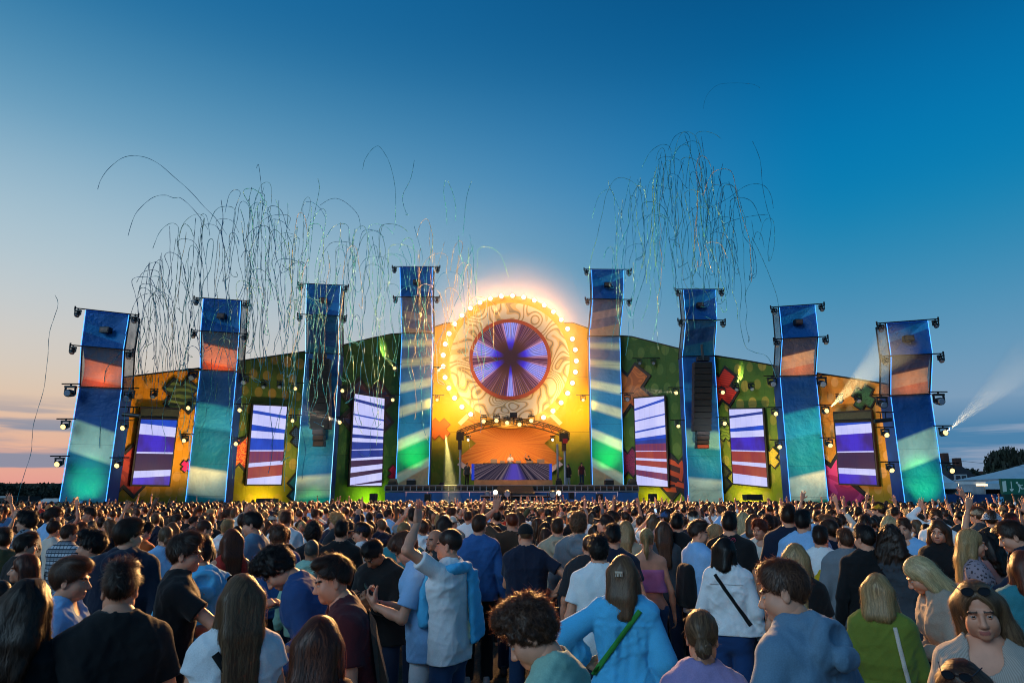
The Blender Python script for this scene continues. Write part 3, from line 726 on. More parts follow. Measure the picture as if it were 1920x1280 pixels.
led_screen('L12', 'small striped screen on the left orange wall, two pale bars on violet', (264.4, 785.6), (332, 787.5), (248, 907.5), (317, 909),
           [(.065, .115, 'b'), (.23, .265, 'w'), (.42, .45, 'v'), (.505, .50, 'v'), (.53, .525, 'w'), (.80, .765, 'd'), (.905, .86, 'w'), (1, 1, 'v')], hood=.8)
led_screen('L23', 'striped screen on the olive wall at left with red lower stripes', (475.5, 759), (538, 762), (463, 907.5), (527, 907.5),
           [(.065, .12, 'w'), (.105, .16, 'b'), (.25, .30, 'w'), (.325, .35, 'b'), (.42, .43, 'w'), (.575, .565, 'b'), (.59, .58, 'w'), (.74, .70, 'p'), (.79, .75, 'w'), (.93, .885, 'r'), (1, 1, 'w')])
led_screen('L34', 'tall white and blue striped screen on the green wall left of the round screen', (665, 738), (721, 747), (656, 910), (715.5, 910),
           [(.05, .085, 'w'), (.08, .125, 'n'), (.22, .245, 'w'), (.235, .265, 'b'), (.345, .355, 'w'), (.375, .375, 'n'), (.445, .445, 'w'), (.485, .475, 'n'), (.53, .515, 'w'), (.615, .585, 'n'), (.622, .595, 'w'), (.71, .67, 'n'), (.735, .70, 'w'), (.805, .755, 'd'), (.865, .81, 'w'), (.915, .85, 'd'), (.995, .935, 'w'), (1, .965, 'd'), (1, 1, 'w')])
led_screen('R34', 'tall white and red striped screen on the green wall right of the round screen', (1189, 747), (1245, 742.5), (1193.6, 909), (1252, 912),
           [(.12, .025, 'w'), (.145, .055, 'b'), (.26, .195, 'w'), (.275, .21, 'b'), (.385, .325, 'w'), (.405, .345, 'b'), (.47, .43, 'w'), (.50, .47, 'b'), (.535, .525, 'n'), (.61, .61, 'p'), (.62, .615, 'w'), (.69, .70, 'r'), (.715, .73, 'w'), (.77, .80, 'r'), (.825, .86, 'w'), (.885, .935, 'p'), (1, 1, 'w')])
led_screen('R23', 'striped screen on the dotted green wall at right with red lower stripes', (1367, 767), (1429, 766), (1375, 905.6), (1439, 912),
           [(.09, .035, 'w'), (.125, .07, 'n'), (.265, .215, 'w'), (.31, .275, 'b'), (.39, .36, 'w'), (.555, .545, 'v'), (.57, .56, 'w'), (.705, .705, 'r'), (.745, .76, 'w'), (.865, .885, 'r'), (1, 1, 'w')])
led_screen('R12', 'small striped screen on the right orange wall, two pale bars on violet', (1565.6, 793), (1633, 790.5), (1574, 905.6), (1644, 908.6),
           [(.05, .02, 'b'), (.20, .175, 'w'), (.36, .34, 'v'), (.475, .465, 'v'), (.495, .485, 'w'), (.745, .755, 'd'), (.84, .855, 'w'), (1, 1, 'v')], hood=.75)

# ================================================================= ROUND SCREEN AND ITS WHEEL OF LAMPS
WY = 55.2
wc = P(955.6, 676, WY); wr = 124 * sc_at(676, WY)
wheel = empty('lamp_wheel', (wc.x, WY, wc.z), 'big round board ringed with glowing bulbs around a round purple screen', 'lamp wheel')
def disc(mb, c, r0, r1, y, th, n=72, mi=0):
    """flat ring facing the camera, thickness th backwards"""
    pts = []
    for rr, yy in ((r1, y), (r0, y), (r1, y + th), (r0, y + th)):
        for i in range(n):
            a = 2 * math.pi * i / n; pts.append((c.x + rr * math.cos(a), yy, c.z + rr * math.sin(a)))
    fs = []; 
    for i in range(n):
        j = (i + 1) % n
        fs += [(n + i, i, j, n + j), (i, 2 * n + i, 2 * n + j, j), (3 * n + i, n + i, n + j, 3 * n + j), (2 * n + i, 3 * n + i, 3 * n + j, 2 * n + j)]
    uv = [[((pts[k][0] - c.x) / wr, (pts[k][2] - c.z) / wr) for k in f] for f in fs]
    mb.add(pts, fs, mi, uv)
m, t, b = nmat('wheel_waves'); uvn = t('ShaderNodeUVMap').outputs[0]
u2 = t('ShaderNodeSeparateXYZ', uvn); rr = t.m('SQRT', t.m('ADD', t.m('MULTIPLY', u2.outputs[0], u2.outputs[0]), t.m('MULTIPLY', u2.outputs[1], u2.outputs[1])))
n = t('ShaderNodeTexNoise', uvn, ins={'Scale': 2.0, 'Detail': .0, 'Distortion': 1.1})
sn = t.m('MULTIPLY_ADD', t.m('SINE', t.m('MULTIPLY', n.outputs[0], 62.0)), .5, .5)
col = t.mix(t.smooth(sn, .40, .48), lin('#cfae78'), lin('#dacdb4'))
col = t.mix(t.smooth(sn, .10, .05), col, lin('#8a7e66'))
col = t.mix(t.smooth(rr, .90, .915), col, lin('#e0a020'))
t.put(b.inputs['Base Color'], col); b.inputs['Roughness'].default_value = .6
mb = MB(); disc(mb, wc, .2, wr * 1.02, WY, .35); mb.build('wave_board', m, wheel)
scx = P(956.4, 672.5, WY - .2); sr = 70.3 * sc_at(672, WY)
mb = MB(); disc(mb, scx, sr, sr * 1.09, WY - .22, .2, 64); mb.build('screen_rim', pmat('rim_orange', '#a83c1a', .55), wheel)
# round display
m = bpy.data.materials.new('round_led'); m.use_nodes = True; t = NT(m.node_tree); t.n.clear()
u2 = t('ShaderNodeSeparateXYZ', t('ShaderNodeUVMap').outputs[0]); k_ = wr / sr
dx = t.m('MULTIPLY', t.m('SUBTRACT', u2.outputs[0], (scx.x - wc.x) / wr), k_); dz = t.m('MULTIPLY', t.m('SUBTRACT', u2.outputs[1], (scx.z - wc.z) / wr), k_)
rr = t.m('SQRT', t.m('ADD', t.m('MULTIPLY', dx, dx), t.m('MULTIPLY', dz, dz))); th = t.m('ARCTAN2', dz, dx)
dmin = None
for a in (90, 15, -27, -90, 207, 165):
    d_ = t.m('ARCCOSINE', t.m('MULTIPLY', t.m('COSINE', t.m('SUBTRACT', th, R(a))), .9999))
    if a == -90: d_ = t.m('MULTIPLY', d_, 2.4)
    dmin = d_ if dmin is None else t.m('MINIMUM', dmin, d_)
base = t.ramp(t.m('DIVIDE', dmin, R(40)), [(0, (.36, .38, .98, 1)), (.26, (.30, .32, .98, 1)), (.31, (.62, .30, .55, 1)), (.38, (.40, .16, .24, 1)), (.42, (.12, .03, .07, 1)), (.75, (.13, .04, .03, 1)), (1, (.16, .06, .02, 1))])
ln = t.m('SINE', t.m('MULTIPLY', th, 104.0)); base = t.mix(t.smooth(ln, .45, .9), base, (.02, .015, .12, 1))
rn = t('ShaderNodeTexNoise', noise_dimensions='1D', ins={'W': t.m('MULTIPLY', th, 9.0), 'Scale': 3.0, 'Detail': 2.0})
base = t.mix(t.m('MULTIPLY', t.smooth(rn.outputs[0], .56, .62), .5), base, (.45, .22, .30, 1))
inner = t.mix(t.smooth(dmin, R(9), R(16)), (.06, .03, .75, 1), (.10, .035, .03, 1))
base = t.mix(t.smooth(rr, .36, .66), inner, base)
base = t.mix(t.smooth(rr, .15, .50), (.05, .022, .03, 1), base)
t('ShaderNodeOutputMaterial', t('ShaderNodeEmission', base, 1.0))
mb = MB(); disc(mb, scx, .001, sr, WY - .12, .1, 64); o = mb.build('round_display', m, wheel); o['label'] = 'round purple screen with light rays'
bulbm = emat('bulb_hot', (1.0, .80, .42, 1), 3.4, sample=False)
sockm = pmat('socket', '#7a5a20', .5, metal=.4)
BULBS = []
bm_ = MB(); bm_.sphere((0, 0, 0), .19, nu=12, nv=8); bme = bm_.mesh('bulb', bulbm, True)
sm_ = MB(); sm_.tube((0, .02, 0), (0, .34, 0), .26, .20, 12); sme = sm_.mesh('socket', sockm)
for k in range(31):
    a = R(-60 + 295 * k / 30)
    p = Vector((wc.x + wr * math.cos(a), WY - .38, wc.z + wr * math.sin(a))); BULBS.append(p)
    so_ = bpy.data.objects.new('socket', sme); C.objects.link(so_); so_.parent = wheel; so_.location = p - wheel.location
    bo = bpy.data.objects.new('bulb', bme); C.objects.link(bo); bo.parent = so_; bo.location = (0, -.06, 0)
def light(typ, loc, energy, col, radius=.15, target=None, angle=90, blend=.6, name='lamp_light'):
    l = bpy.data.lights.new(name, typ); l.energy = energy; l.color = col
    if hasattr(l, 'shadow_soft_size'): l.shadow_soft_size = radius
    o = bpy.data.objects.new(name, l); C.objects.link(o); o.location = loc
    if typ == 'SPOT': l.spot_size = R(angle); l.spot_blend = blend
    if target is not None: o.rotation_euler = (Vector(target) - Vector(loc)).to_track_quat('-Z', 'Y').to_euler()
    return o
for k, p in enumerate(BULBS):
    light('SPOT', p + Vector((0, -.4, 0)), FRONT_W, (1, .50, .17), .2, p + Vector((0, -10, -.3)), 90, .25)
    if k % 2 == 0: light('POINT', p + Vector((0, -.55, 0)), GLOW_W, (1, .56, .12), .25)
# ================================================================= STAGE DECK, RAMP, FRONT RISER
skirtm = pmat('skirt_blue', '#0f4f8a', .6, noise=.25, nscale=.7, bump=.3, bscale=4)
deckm = pmat('deck_wood', '#5a4334', .7, noise=.3, nscale=3)
darkm = pmat('stage_dark', '#15130f', .8, noise=.3)
dk = empty('stage_deck', (P(956, 928, 52).x, 50.6, 0), 'raised stage deck with blue cloth skirt below the DJ booth', 'stage')
xl, xr = P(722, 912, 50.6).x, P(1197, 912, 50.6).x
m = MB(); m.box(xl, xr, 50.7, 59, DECK - .22, DECK); m.build('deck', deckm, dk)
n_ = 12
for k in range(n_):
    m = MB(); x0, x1 = xl + (xr - xl) * k / n_, xl + (xr - xl) * (k + 1) / n_
    m.box(x0 + .02, x1 - .02, 50.62, 50.69, .02, DECK - .5); m.build('skirt', skirtm, dk)
rl = MB(); z0, z1 = DECK - .42, DECK - .04
rl.tube((xl, 50.55, z0), (xr, 50.55, z0), .035); rl.tube((xl, 50.55, z1), (xr, 50.55, z1), .035)
rl.build('edge_rail', steel, dk)
for k in range(41):
    m = MB(); x = xl + (xr - xl) * k / 40; m.box(x - .03, x + .03, 50.53, 50.57, z0 + .04, z1 - .04); m.build('baluster', steel, dk)
m = MB(); m.box(xl, xr, 50.66, 50.7, DECK - .48, DECK - .23); m.build('recess', darkm, dk)
# ramp of brown boards in the middle
ra, rb, rc_, rd = P(929, 924, 48.4), P(1003, 924, 48.4), P(998, 909.6, 50.4), P(933, 909.6, 50.4)
rp = empty('stage_ramp', ((ra.x + rb.x) / 2, 48.4, 0), 'sloping brown ramp leading down from the stage deck in the middle', 'ramp')
for k in range(8):
    a, b = k / 8, (k + 1) / 8 - .02
    m = MB(); p = [ra.lerp(rd, a), rb.lerp(rc_, a), rb.lerp(rc_, b), ra.lerp(rd, b)]; dz = Vector((0, 0, -.08))
    m.hexa([q + dz for q in p] + p); m.build('board', pmat('ramp_board', '#2a211e', .7, noise=.25, nscale=3), rp)
m = MB()
for (a, b) in ((ra, rd), (rb, rc_)): m.quad(Vector((a.x, a.y, 0)), Vector((b.x, b.y, 0)), b - Vector((0, 0, .1)), a - Vector((0, 0, .1)))
m.build('side_cheek', darkm, rp)
# low front riser with rail and the printed banner
fr = empty('front_riser', (P(975, 928, 46).x, 46.4, 0), 'low blue riser with rail and pale lettering in front of the ramp', 'riser')
a, b = P(901, 929, 46.4), P(1050, 929, 46.4)
m = MB(); m.box(a.x, b.x, 46.5, 48.3, a.z - .12, a.z); m.build('top', darkm, fr)
m = MB(); m.box(a.x, b.x, 46.4, 46.49, .02, a.z - .4); bn = m.build('banner', pmat('banner_blue', '#0c447c', .6, noise=.2, nscale=.8), fr)
m = MB(); m.tube((a.x, 46.35, a.z), (b.x, 46.35, a.z), .04); m.tube((a.x, 46.35, a.z - .34), (b.x, 46.35, a.z - .34), .03); m.build('rail', steel, fr)
for k in range(9):
    m = MB(); x = a.x + (b.x - a.x) * k / 8; m.box(x - .03, x + .03, 46.33, 46.37, a.z - .31, a.z - .05); m.build('post', steel, fr)
palep = pmat('print_pale', '#9cc4e4', .6)
p = P(1022, 946.5, 46.38); text_mesh('lettering', 'YEARS OF', .40, palep, fr, (p.x, 46.39, p.z))
m = MB(); c = P(982, 951, 46.38); q = []
for k in range(13): t_ = R(5 + 80 * k / 12); q.append((c.x + .42 * math.cos(t_), c.z + .34 * math.sin(t_)))
for k in range(13): t_ = R(85 - 80 * k / 12); q.append((c.x + .22 * math.cos(t_), c.z + .12 * math.sin(t_)))
m.prism([Vector((x, 46.385, z)) for x, z in q[::1]], (0, .012, 0)); a2, b2 = P(950, 943, 46.38), P(965, 947, 46.38); m.box(a2.x, b2.x, 46.385, 46.397, b2.z, a2.z)
m.build('numeral', palep, fr)

# ================================================================= DJ PLACE
orangem, t, b = nmat('sunburst')
u2 = t('ShaderNodeSeparateXYZ', t('ShaderNodeUVMap').outputs[0])
th = t.m('ARCTAN2', u2.outputs[1], u2.outputs[0])
nn = t('ShaderNodeTexNoise', noise_dimensions='1D', ins={'W': t.m('MULTIPLY', th, 10.0), 'Scale': 2.0, 'Detail': 2.0})
t.put(b.inputs['Base Color'], t.mix(t.smooth(nn.outputs[0], .35, .65), lin('#d8741c'), lin('#e8922e'))); b.inputs['Roughness'].default_value = .6
whitem = pmat('cross_white', '#dcc8c0', .6)
bx = P(956.5, 831, 56.5); s_ = sc_at(831, 56.5)
bk = empty('cross_backdrop', (bx.x, 56.5, DECK), 'giant orange cross with white outline behind the DJ booth', 'backdrop')
def xpoly(notch, tipo, tipi):
    q = [(notch, 0), (tipo, tipi), (tipi, tipo), (0, notch), (-tipi, tipo), (-tipo, tipi), (-notch, 0), (-tipo, -tipi), (-tipi, -tipo), (0, -notch), (tipi, -tipo), (tipo, -tipi)]
    return [(x * s_, y * s_) for x, y in q]
zmin = DECK + .02
def clipz(pts): return [Vector((bx.x + x, 0, max(zmin, bx.z + y))) for x, y in pts]
m = MB(); m.prism([Vector((p.x, 56.5, p.z)) for p in clipz(xpoly(54, 99, 39))][::-1][::-1], (0, .12, 0)); m.build('outline', whitem, bk)
m = MB(); m.prism([Vector((p.x, 56.46, p.z)) for p in clipz(xpoly(64, 98, 28))], (0, .03, 0), 0, lambda p: ((p.x - bx.x), (p.z - bx.z))); m.build('sunburst', orangem, bk)
# booth
bo = empty('dj_booth', (bx.x, 53.0, DECK), 'DJ booth with dark striped LED front on a pale wooden plinth', 'DJ booth')
a, b = P(889, 908, 52.8), P(1036, 899.5, 52.8)
m = MB(); m.box(a.x, b.x, 52.8, 55.4, DECK + .004, b.z); m.build('plinth', pmat('plinth_wood', '#b97a4a', .6, noise=.25, nscale=2), bo)
bm, t, bb = nmat('booth_led'); t.n.clear()
u2 = t('ShaderNodeSeparateXYZ', t('ShaderNodeUVMap').outputs[0])
sx = t.m('DIVIDE', t.m('SUBTRACT', u2.outputs[0], .53), t.m('MULTIPLY_ADD', u2.outputs[1], -.75, 1.15))
n1 = t('ShaderNodeTexNoise', noise_dimensions='1D', ins={'W': t.m('MULTIPLY', sx, 14.0), 'Scale': 1.6, 'Detail': 3.0})
col = t.mix(t.smooth(n1.outputs[0], .42, .66), (.016, .014, .034, 1), (.15, .11, .14, 1))
col = t.mix(t.smooth(t.m('ABSOLUTE', sx), .16, .02), col, (.08, .055, .40, 1))
col = t.mix(t.smooth(t.m('ABSOLUTE', t.m('SUBTRACT', u2.outputs[0], .5)), .455, .48), col, (.02, .05, .5, 1))
t('ShaderNodeOutputMaterial', t('ShaderNodeEmission', col, 1.0))
tl, tr, bl, br = P(884, 869, 53.2), P(1035, 869, 53.2), P(884, 899, 53.2), P(1035, 899, 53.2)
m = MB(); m.box(tl.x, tr.x, 53.27, 54.6, b.z + .004, tl.z - .02); m.build('counter', darkm, bo)
m = MB(); m.quad(Vector((bl.x, 53.24, b.z + .02)), Vector((br.x, 53.24, b.z + .02)), Vector((tr.x, 53.24, tl.z)), Vector((tl.x, 53.24, tl.z))); m.build('led_front', bm, bo)
m = MB(); p0, p1 = P(906, 866.5, 53.9), P(1010, 869, 53.9); m.box(p0.x, p1.x, 53.6, 54.5, tl.z - .015, p0.z - .06); o = m.build('mixer_table', darkm, bo)
for u, wd in ((926, .5), (942, .35), (972, .4), (993, .5), (1014, .55)):
    q = P(u, 866, 53.9); mm = MB(); mm.box(q.x - wd / 2, q.x + wd / 2, 53.7, 54.2, p0.z - .05, p0.z + .12 + (.12 if u in (926, 1014) else 0)); mm.build('deck_player', pmat('player_grey', '#8a7a6c', .4), o)

# arched truss over the booth with its legs
ar = empty('arch_truss', (bx.x, 52.5, DECK), 'curved lighting truss arching over the DJ booth on slim legs', 'truss')
trm = pmat('truss_metal', '#6a5a3c', .35, metal=.7)
def arcp(t_, dz=0.0, dy=0.0):
    u = 857 + (1068 - 857) * t_; v = 808 - 25.5 * (1 - (2 * t_ - 1) ** 2) + dz + 3 * t_
    q = P(u, v, 52.5); q.y += dy; return q
N_ = 26
for nm, dz, dy in (('upper_chord', 0, 0), ('lower_chord', 13, 0), ('rear_upper_chord', 1.5, .5), ('rear_lower_chord', 12, .5), ('middle_chord', 6.5, -.1)):
    m = MB(); m.path([arcp(k / N_, dz, dy) for k in range(N_ + 1)], .045, 6); m.build('chord', trm, ar)
for k in range(N_):
    m = MB(); a_, b_ = (0, 13) if k % 2 else (13, 0)
    m.tube(arcp(k / N_, a_), arcp((k + 1) / N_, b_), .028, None, 5); m.build('brace', trm, ar)
for k in range(0, N_ + 1, 2):
    m = MB(); m.tube(arcp(k / N_, 0), arcp(k / N_, 12, .5), .022, None, 5); m.build('cross_brace', trm, ar)
for (u, v, w2) in ((863, 818, .62), (1057, 820, .75)):
    q = P(u, v, 52.5); m = MB(); m.box(q.x - w2 * .45, q.x + w2 * .45, 52.2, 52.8, q.z - .28, q.z + .32); m.box(q.x - w2 * .2, q.x + w2 * .2, 52.1, 52.7, q.z - 1.0, q.z - .28); m.build('corner_block', pmat('corner_block', '#4a3a24', .5, metal=.5), ar)
q = P(963, 778, 52.4); m = MB(); m.box(q.x - .28, q.x + .28, 52.0, 52.6, q.z - .2, q.z + .16); m.tube((q.x, 52.3, q.z - .2), (q.x, 52.3, q.z - .7), .06); m.build('motor', blacks, ar)
for (u, yy) in ((863.5, 52.5), (1058.5, 52.5), (1045, 54.6)):
    q = P(u, 832, yy); m = MB(); m.tube((q.x, yy, DECK), (q.x, yy, q.z), .09, None, 8)
    m.tube((q.x, yy, DECK), (q.x, yy, DECK + .08), .22, None, 10); m.build('leg', steel, ar)
q = P(1060, 826, 52.1); m = MB(); m.box(q.x - .2, q.x + .15, 51.85, 52.05, q.z - .2, q.z + .15); m.build('red_cover', pmat('red_cloth', '#c8281c', .7), ar)

# monitors, gear cases and speakers along the deck and the pit
grille = pmat('speaker_grille', '#08090a', .8, bump=.4, bscale=90); boxm = pmat('speaker_box', '#060607', .6)
def cabinet(label, u, v, Yd, wpx, hpx, wedge=False, group='speakers along the stage'):
    c = P(u, v, Yd); s = sc_at(v, Yd); w2, h2 = wpx * s / 2, hpx * s / 2
    e = empty('speaker_cabinet', (c.x, Yd, c.z - h2), label, 'speaker', group)
    m = MB()
    if wedge: m.prism([Vector((c.x + x * w2, Yd, c.z + z * h2)) for x, z in ((-1, -1), (1, -1), (.55, 1), (-.4, 1))], (0, .7, 0))
    else: m.box(c.x - w2, c.x + w2, Yd, Yd + .8, c.z - h2, c.z + h2)
    m.build('case', blacks, e)
    m = MB(); m.box(c.x - w2 * .8, c.x + w2 * .8, Yd - .03, Yd - .003, c.z - h2 * .85, c.z + h2 * (.3 if wedge else .85)); m.build('grille', grille, e)
for u, side in ((801, 'left of the pit'), (1125, 'right of the pit')): cabinet('square black speaker in front of the blue skirt, ' + side, u, 933, 48, 11, 15)
cabinet('small black speaker before the yellow foot of the wall, left side', 698, 934, 46, 11, 18)
cabinet('small black speaker before the yellow foot of the wall, right side', 1226, 933, 46, 12, 15)
cabinet('wide black speaker at the foot of the left striped screen', 497, 939, 43, 34, 10)
cabinet('wide black speaker at the foot of the right striped screen', 1415, 932, 43, 30, 11)
cabinet('black box standing beside the blue skirt near the right pit', 1072, 929, 49, 9, 13)
for u, v, lab in ((735, 905, 'large dark monitor wedge on the deck left of the striped tower'), (828, 909, 'dark monitor wedge on the deck right of the left striped tower'),
                  (1048, 904, 'tall dark monitor wedge on the deck beside the truss leg'), (1186, 905, 'large dark monitor wedge on the deck right of the right striped tower'), (1090, 909, 'low dark monitor wedge on the deck left of the right striped tower')):
    cabinet(lab, u, v - 1, 51.0, 20 if 'large' in lab else 14, 14 if 'large' in lab or 'tall' in lab else 8, True, 'monitor wedges on the stage deck')
for u, v, w2, lab in ((770, 902, 16, 'mixing desk case standing before the left striped tower'), (1143, 903, 16, 'mixing desk case standing before the right striped tower')):
    c = P(u, v, 51.2); s = sc_at(v, 51.2); e = empty('gear_case', (c.x, 51.2, DECK), lab, 'gear case', 'gear cases on the deck')
    m = MB(); m.box(c.x - w2 * s / 2, c.x + w2 * s / 2, 51.2, 51.9, DECK + .01, DECK + .36); m.build('case', darkm, e)
    m = MB(); m.box(c.x - w2 * s * .4, c.x + w2 * s * .4, 51.25, 51.8, DECK + .37, DECK + .46); m.build('panel', steel, e)

# hanging speaker columns
def line_array(k, label, u0, u1, v0, v1, n, u2, u3, v2, n2, Yd, glow):
    c0 = P((u0 + u1) / 2, v0, Yd); e = empty('speaker_column', (c0.x, Yd, c0.z), label, 'speaker column', 'hanging speaker columns')
    for i in range(n):
        a, b = v0 + (v1 - v0) * i / n, v0 + (v1 - v0) * (i + 1) / n
        p, q = P(u0, a, Yd), P(u1, b, Yd); m = MB(); m.box(p.x, q.x, Yd + .02 * i, Yd + .7 + .02 * i, q.z + .02, p.z - .01); o = m.build('cabinet', boxm, e)
        m = MB(); m.box(p.x + .06, q.x - .06, Yd + .02 * i - .03, Yd + .02 * i - .004, q.z + .05, p.z - .04); m.build('grille', grille, o)
    for i in range(n2):
        a, b = v1 + (v2 - v1) * i / n2, v1 + (v2 - v1) * (i + 1) / n2
        p, q = P(u2, a, Yd), P(u3, b, Yd); yy = Yd + .25 + .05 * i; m = MB(); m.box(p.x, q.x, yy, yy + .6, q.z + .02, p.z - .01); o = m.build('cabinet', blacks, e)
        m = MB(); m.box(p.x + .05, q.x - .05, yy - .03, yy - .004, q.z + .05, p.z - .04)
        m.build('grille', pmat('grille_lit', '#8a3418', .6) if i == n2 - 1 and glow else pmat('grille_brown', '#2a1a14', .6), o)  # lowest grille: orange stage light painted in as its colour
    m = MB(); p = P((u0 + u1) / 2, v0 - 2, Yd); m.tube(p, p + Vector((0, .2, 1.2)), .09); m.box(p.x - .4, p.x + .45, Yd, Yd + .5, p.z + .02, p.z + .3); m.build('hoist', blacks, e)
line_array('R3', 'long black hanging speaker column with orange lit bottom, right of the round screen', 1302, 1336, 678, 807, 11, 1309, 1333, 840, 4, 48.0, True)
line_array('L3', 'long black hanging speaker column left of the round screen', 579, 616, 672, 803, 11, 584, 604, 836, 3, 48.0, False)

# ================================================================= STAGE LAMPS
headm = pmat('lamp_black', '#101114', .4, noise=.2)
glassd = pmat('lamp_glass', '#6f8296', .1, spec=1.0)
lit = emat('lamp_lit', (1.0, .70, .26, 1), 2.2, sample=False)
litw = emat('lamp_lit_white', (1.0, .88, .66, 1), 4.0, sample=False)
def lamp_proto(sz, lensmat, tilt, bar):
    """a lamp head in a yoke hanging from a short bar; origin at the clamp"""
    hb = MB(); a = R(tilt); d = Vector((0, -math.cos(a), -math.sin(a))); c = Vector((0, 0, -.40 * sz))
    hb.tube(c - d * .26 * sz, c + d * .05 * sz, .16 * sz, .20 * sz, 10); hb.tube(c + d * .05 * sz, c + d * .20 * sz, .20 * sz, .19 * sz, 10)
    ln = MB(); ln.tube(c + d * .20 * sz, c + d * .235 * sz, .165 * sz, .15 * sz, 10)
    yk = MB(); w_ = .25 * sz
    for s in (-1, 1): yk.box(s * w_ - .025 * sz, s * w_ + .025 * sz, -.06 * sz, .06 * sz, -.46 * sz, -.12 * sz)
    yk.box(-w_ - .02 * sz, w_ + .02 * sz, -.1 * sz, .1 * sz, -.12 * sz, -.02 * sz); yk.tube((0, 0, -.02 * sz), (0, 0, .06 * sz), .05 * sz)
    br = MB(); br.tube((-bar[0], 0, .08 * sz), (bar[1], 0, .08 * sz), .035)
    return {'head': (hb.mesh('head', headm, True), None), 'lens': (ln.mesh('lens', lensmat), 'head'), 'yoke': (yk.mesh('yoke', headm), None), 'bar': (br.mesh('bar', pipe), None)}
PROTO = {}
LAMP_N = 0
def stage_lamp(u, v, Yd, kind, label, sz=.75, tilt=20, bar=(.5, .5), yaw=0.0, tlight=None):
    key = (kind, sz, tilt, bar)
    if key not in PROTO: PROTO[key] = lamp_proto(sz, {'lit': lit, 'white': litw, 'off': glassd}[kind], tilt, bar)
    p = P(u, v, Yd) + Vector((0, 0, .40 * sz))
    e = empty('stage_lamp', p, label, 'stage lamp', 'stage lamps', rz=R(yaw)); made = {}
    for nm, (me, par) in PROTO[key].items():
        o = bpy.data.objects.new(nm, me); C.objects.link(o); o.parent = made.get(par, e); made[nm] = o
    return e
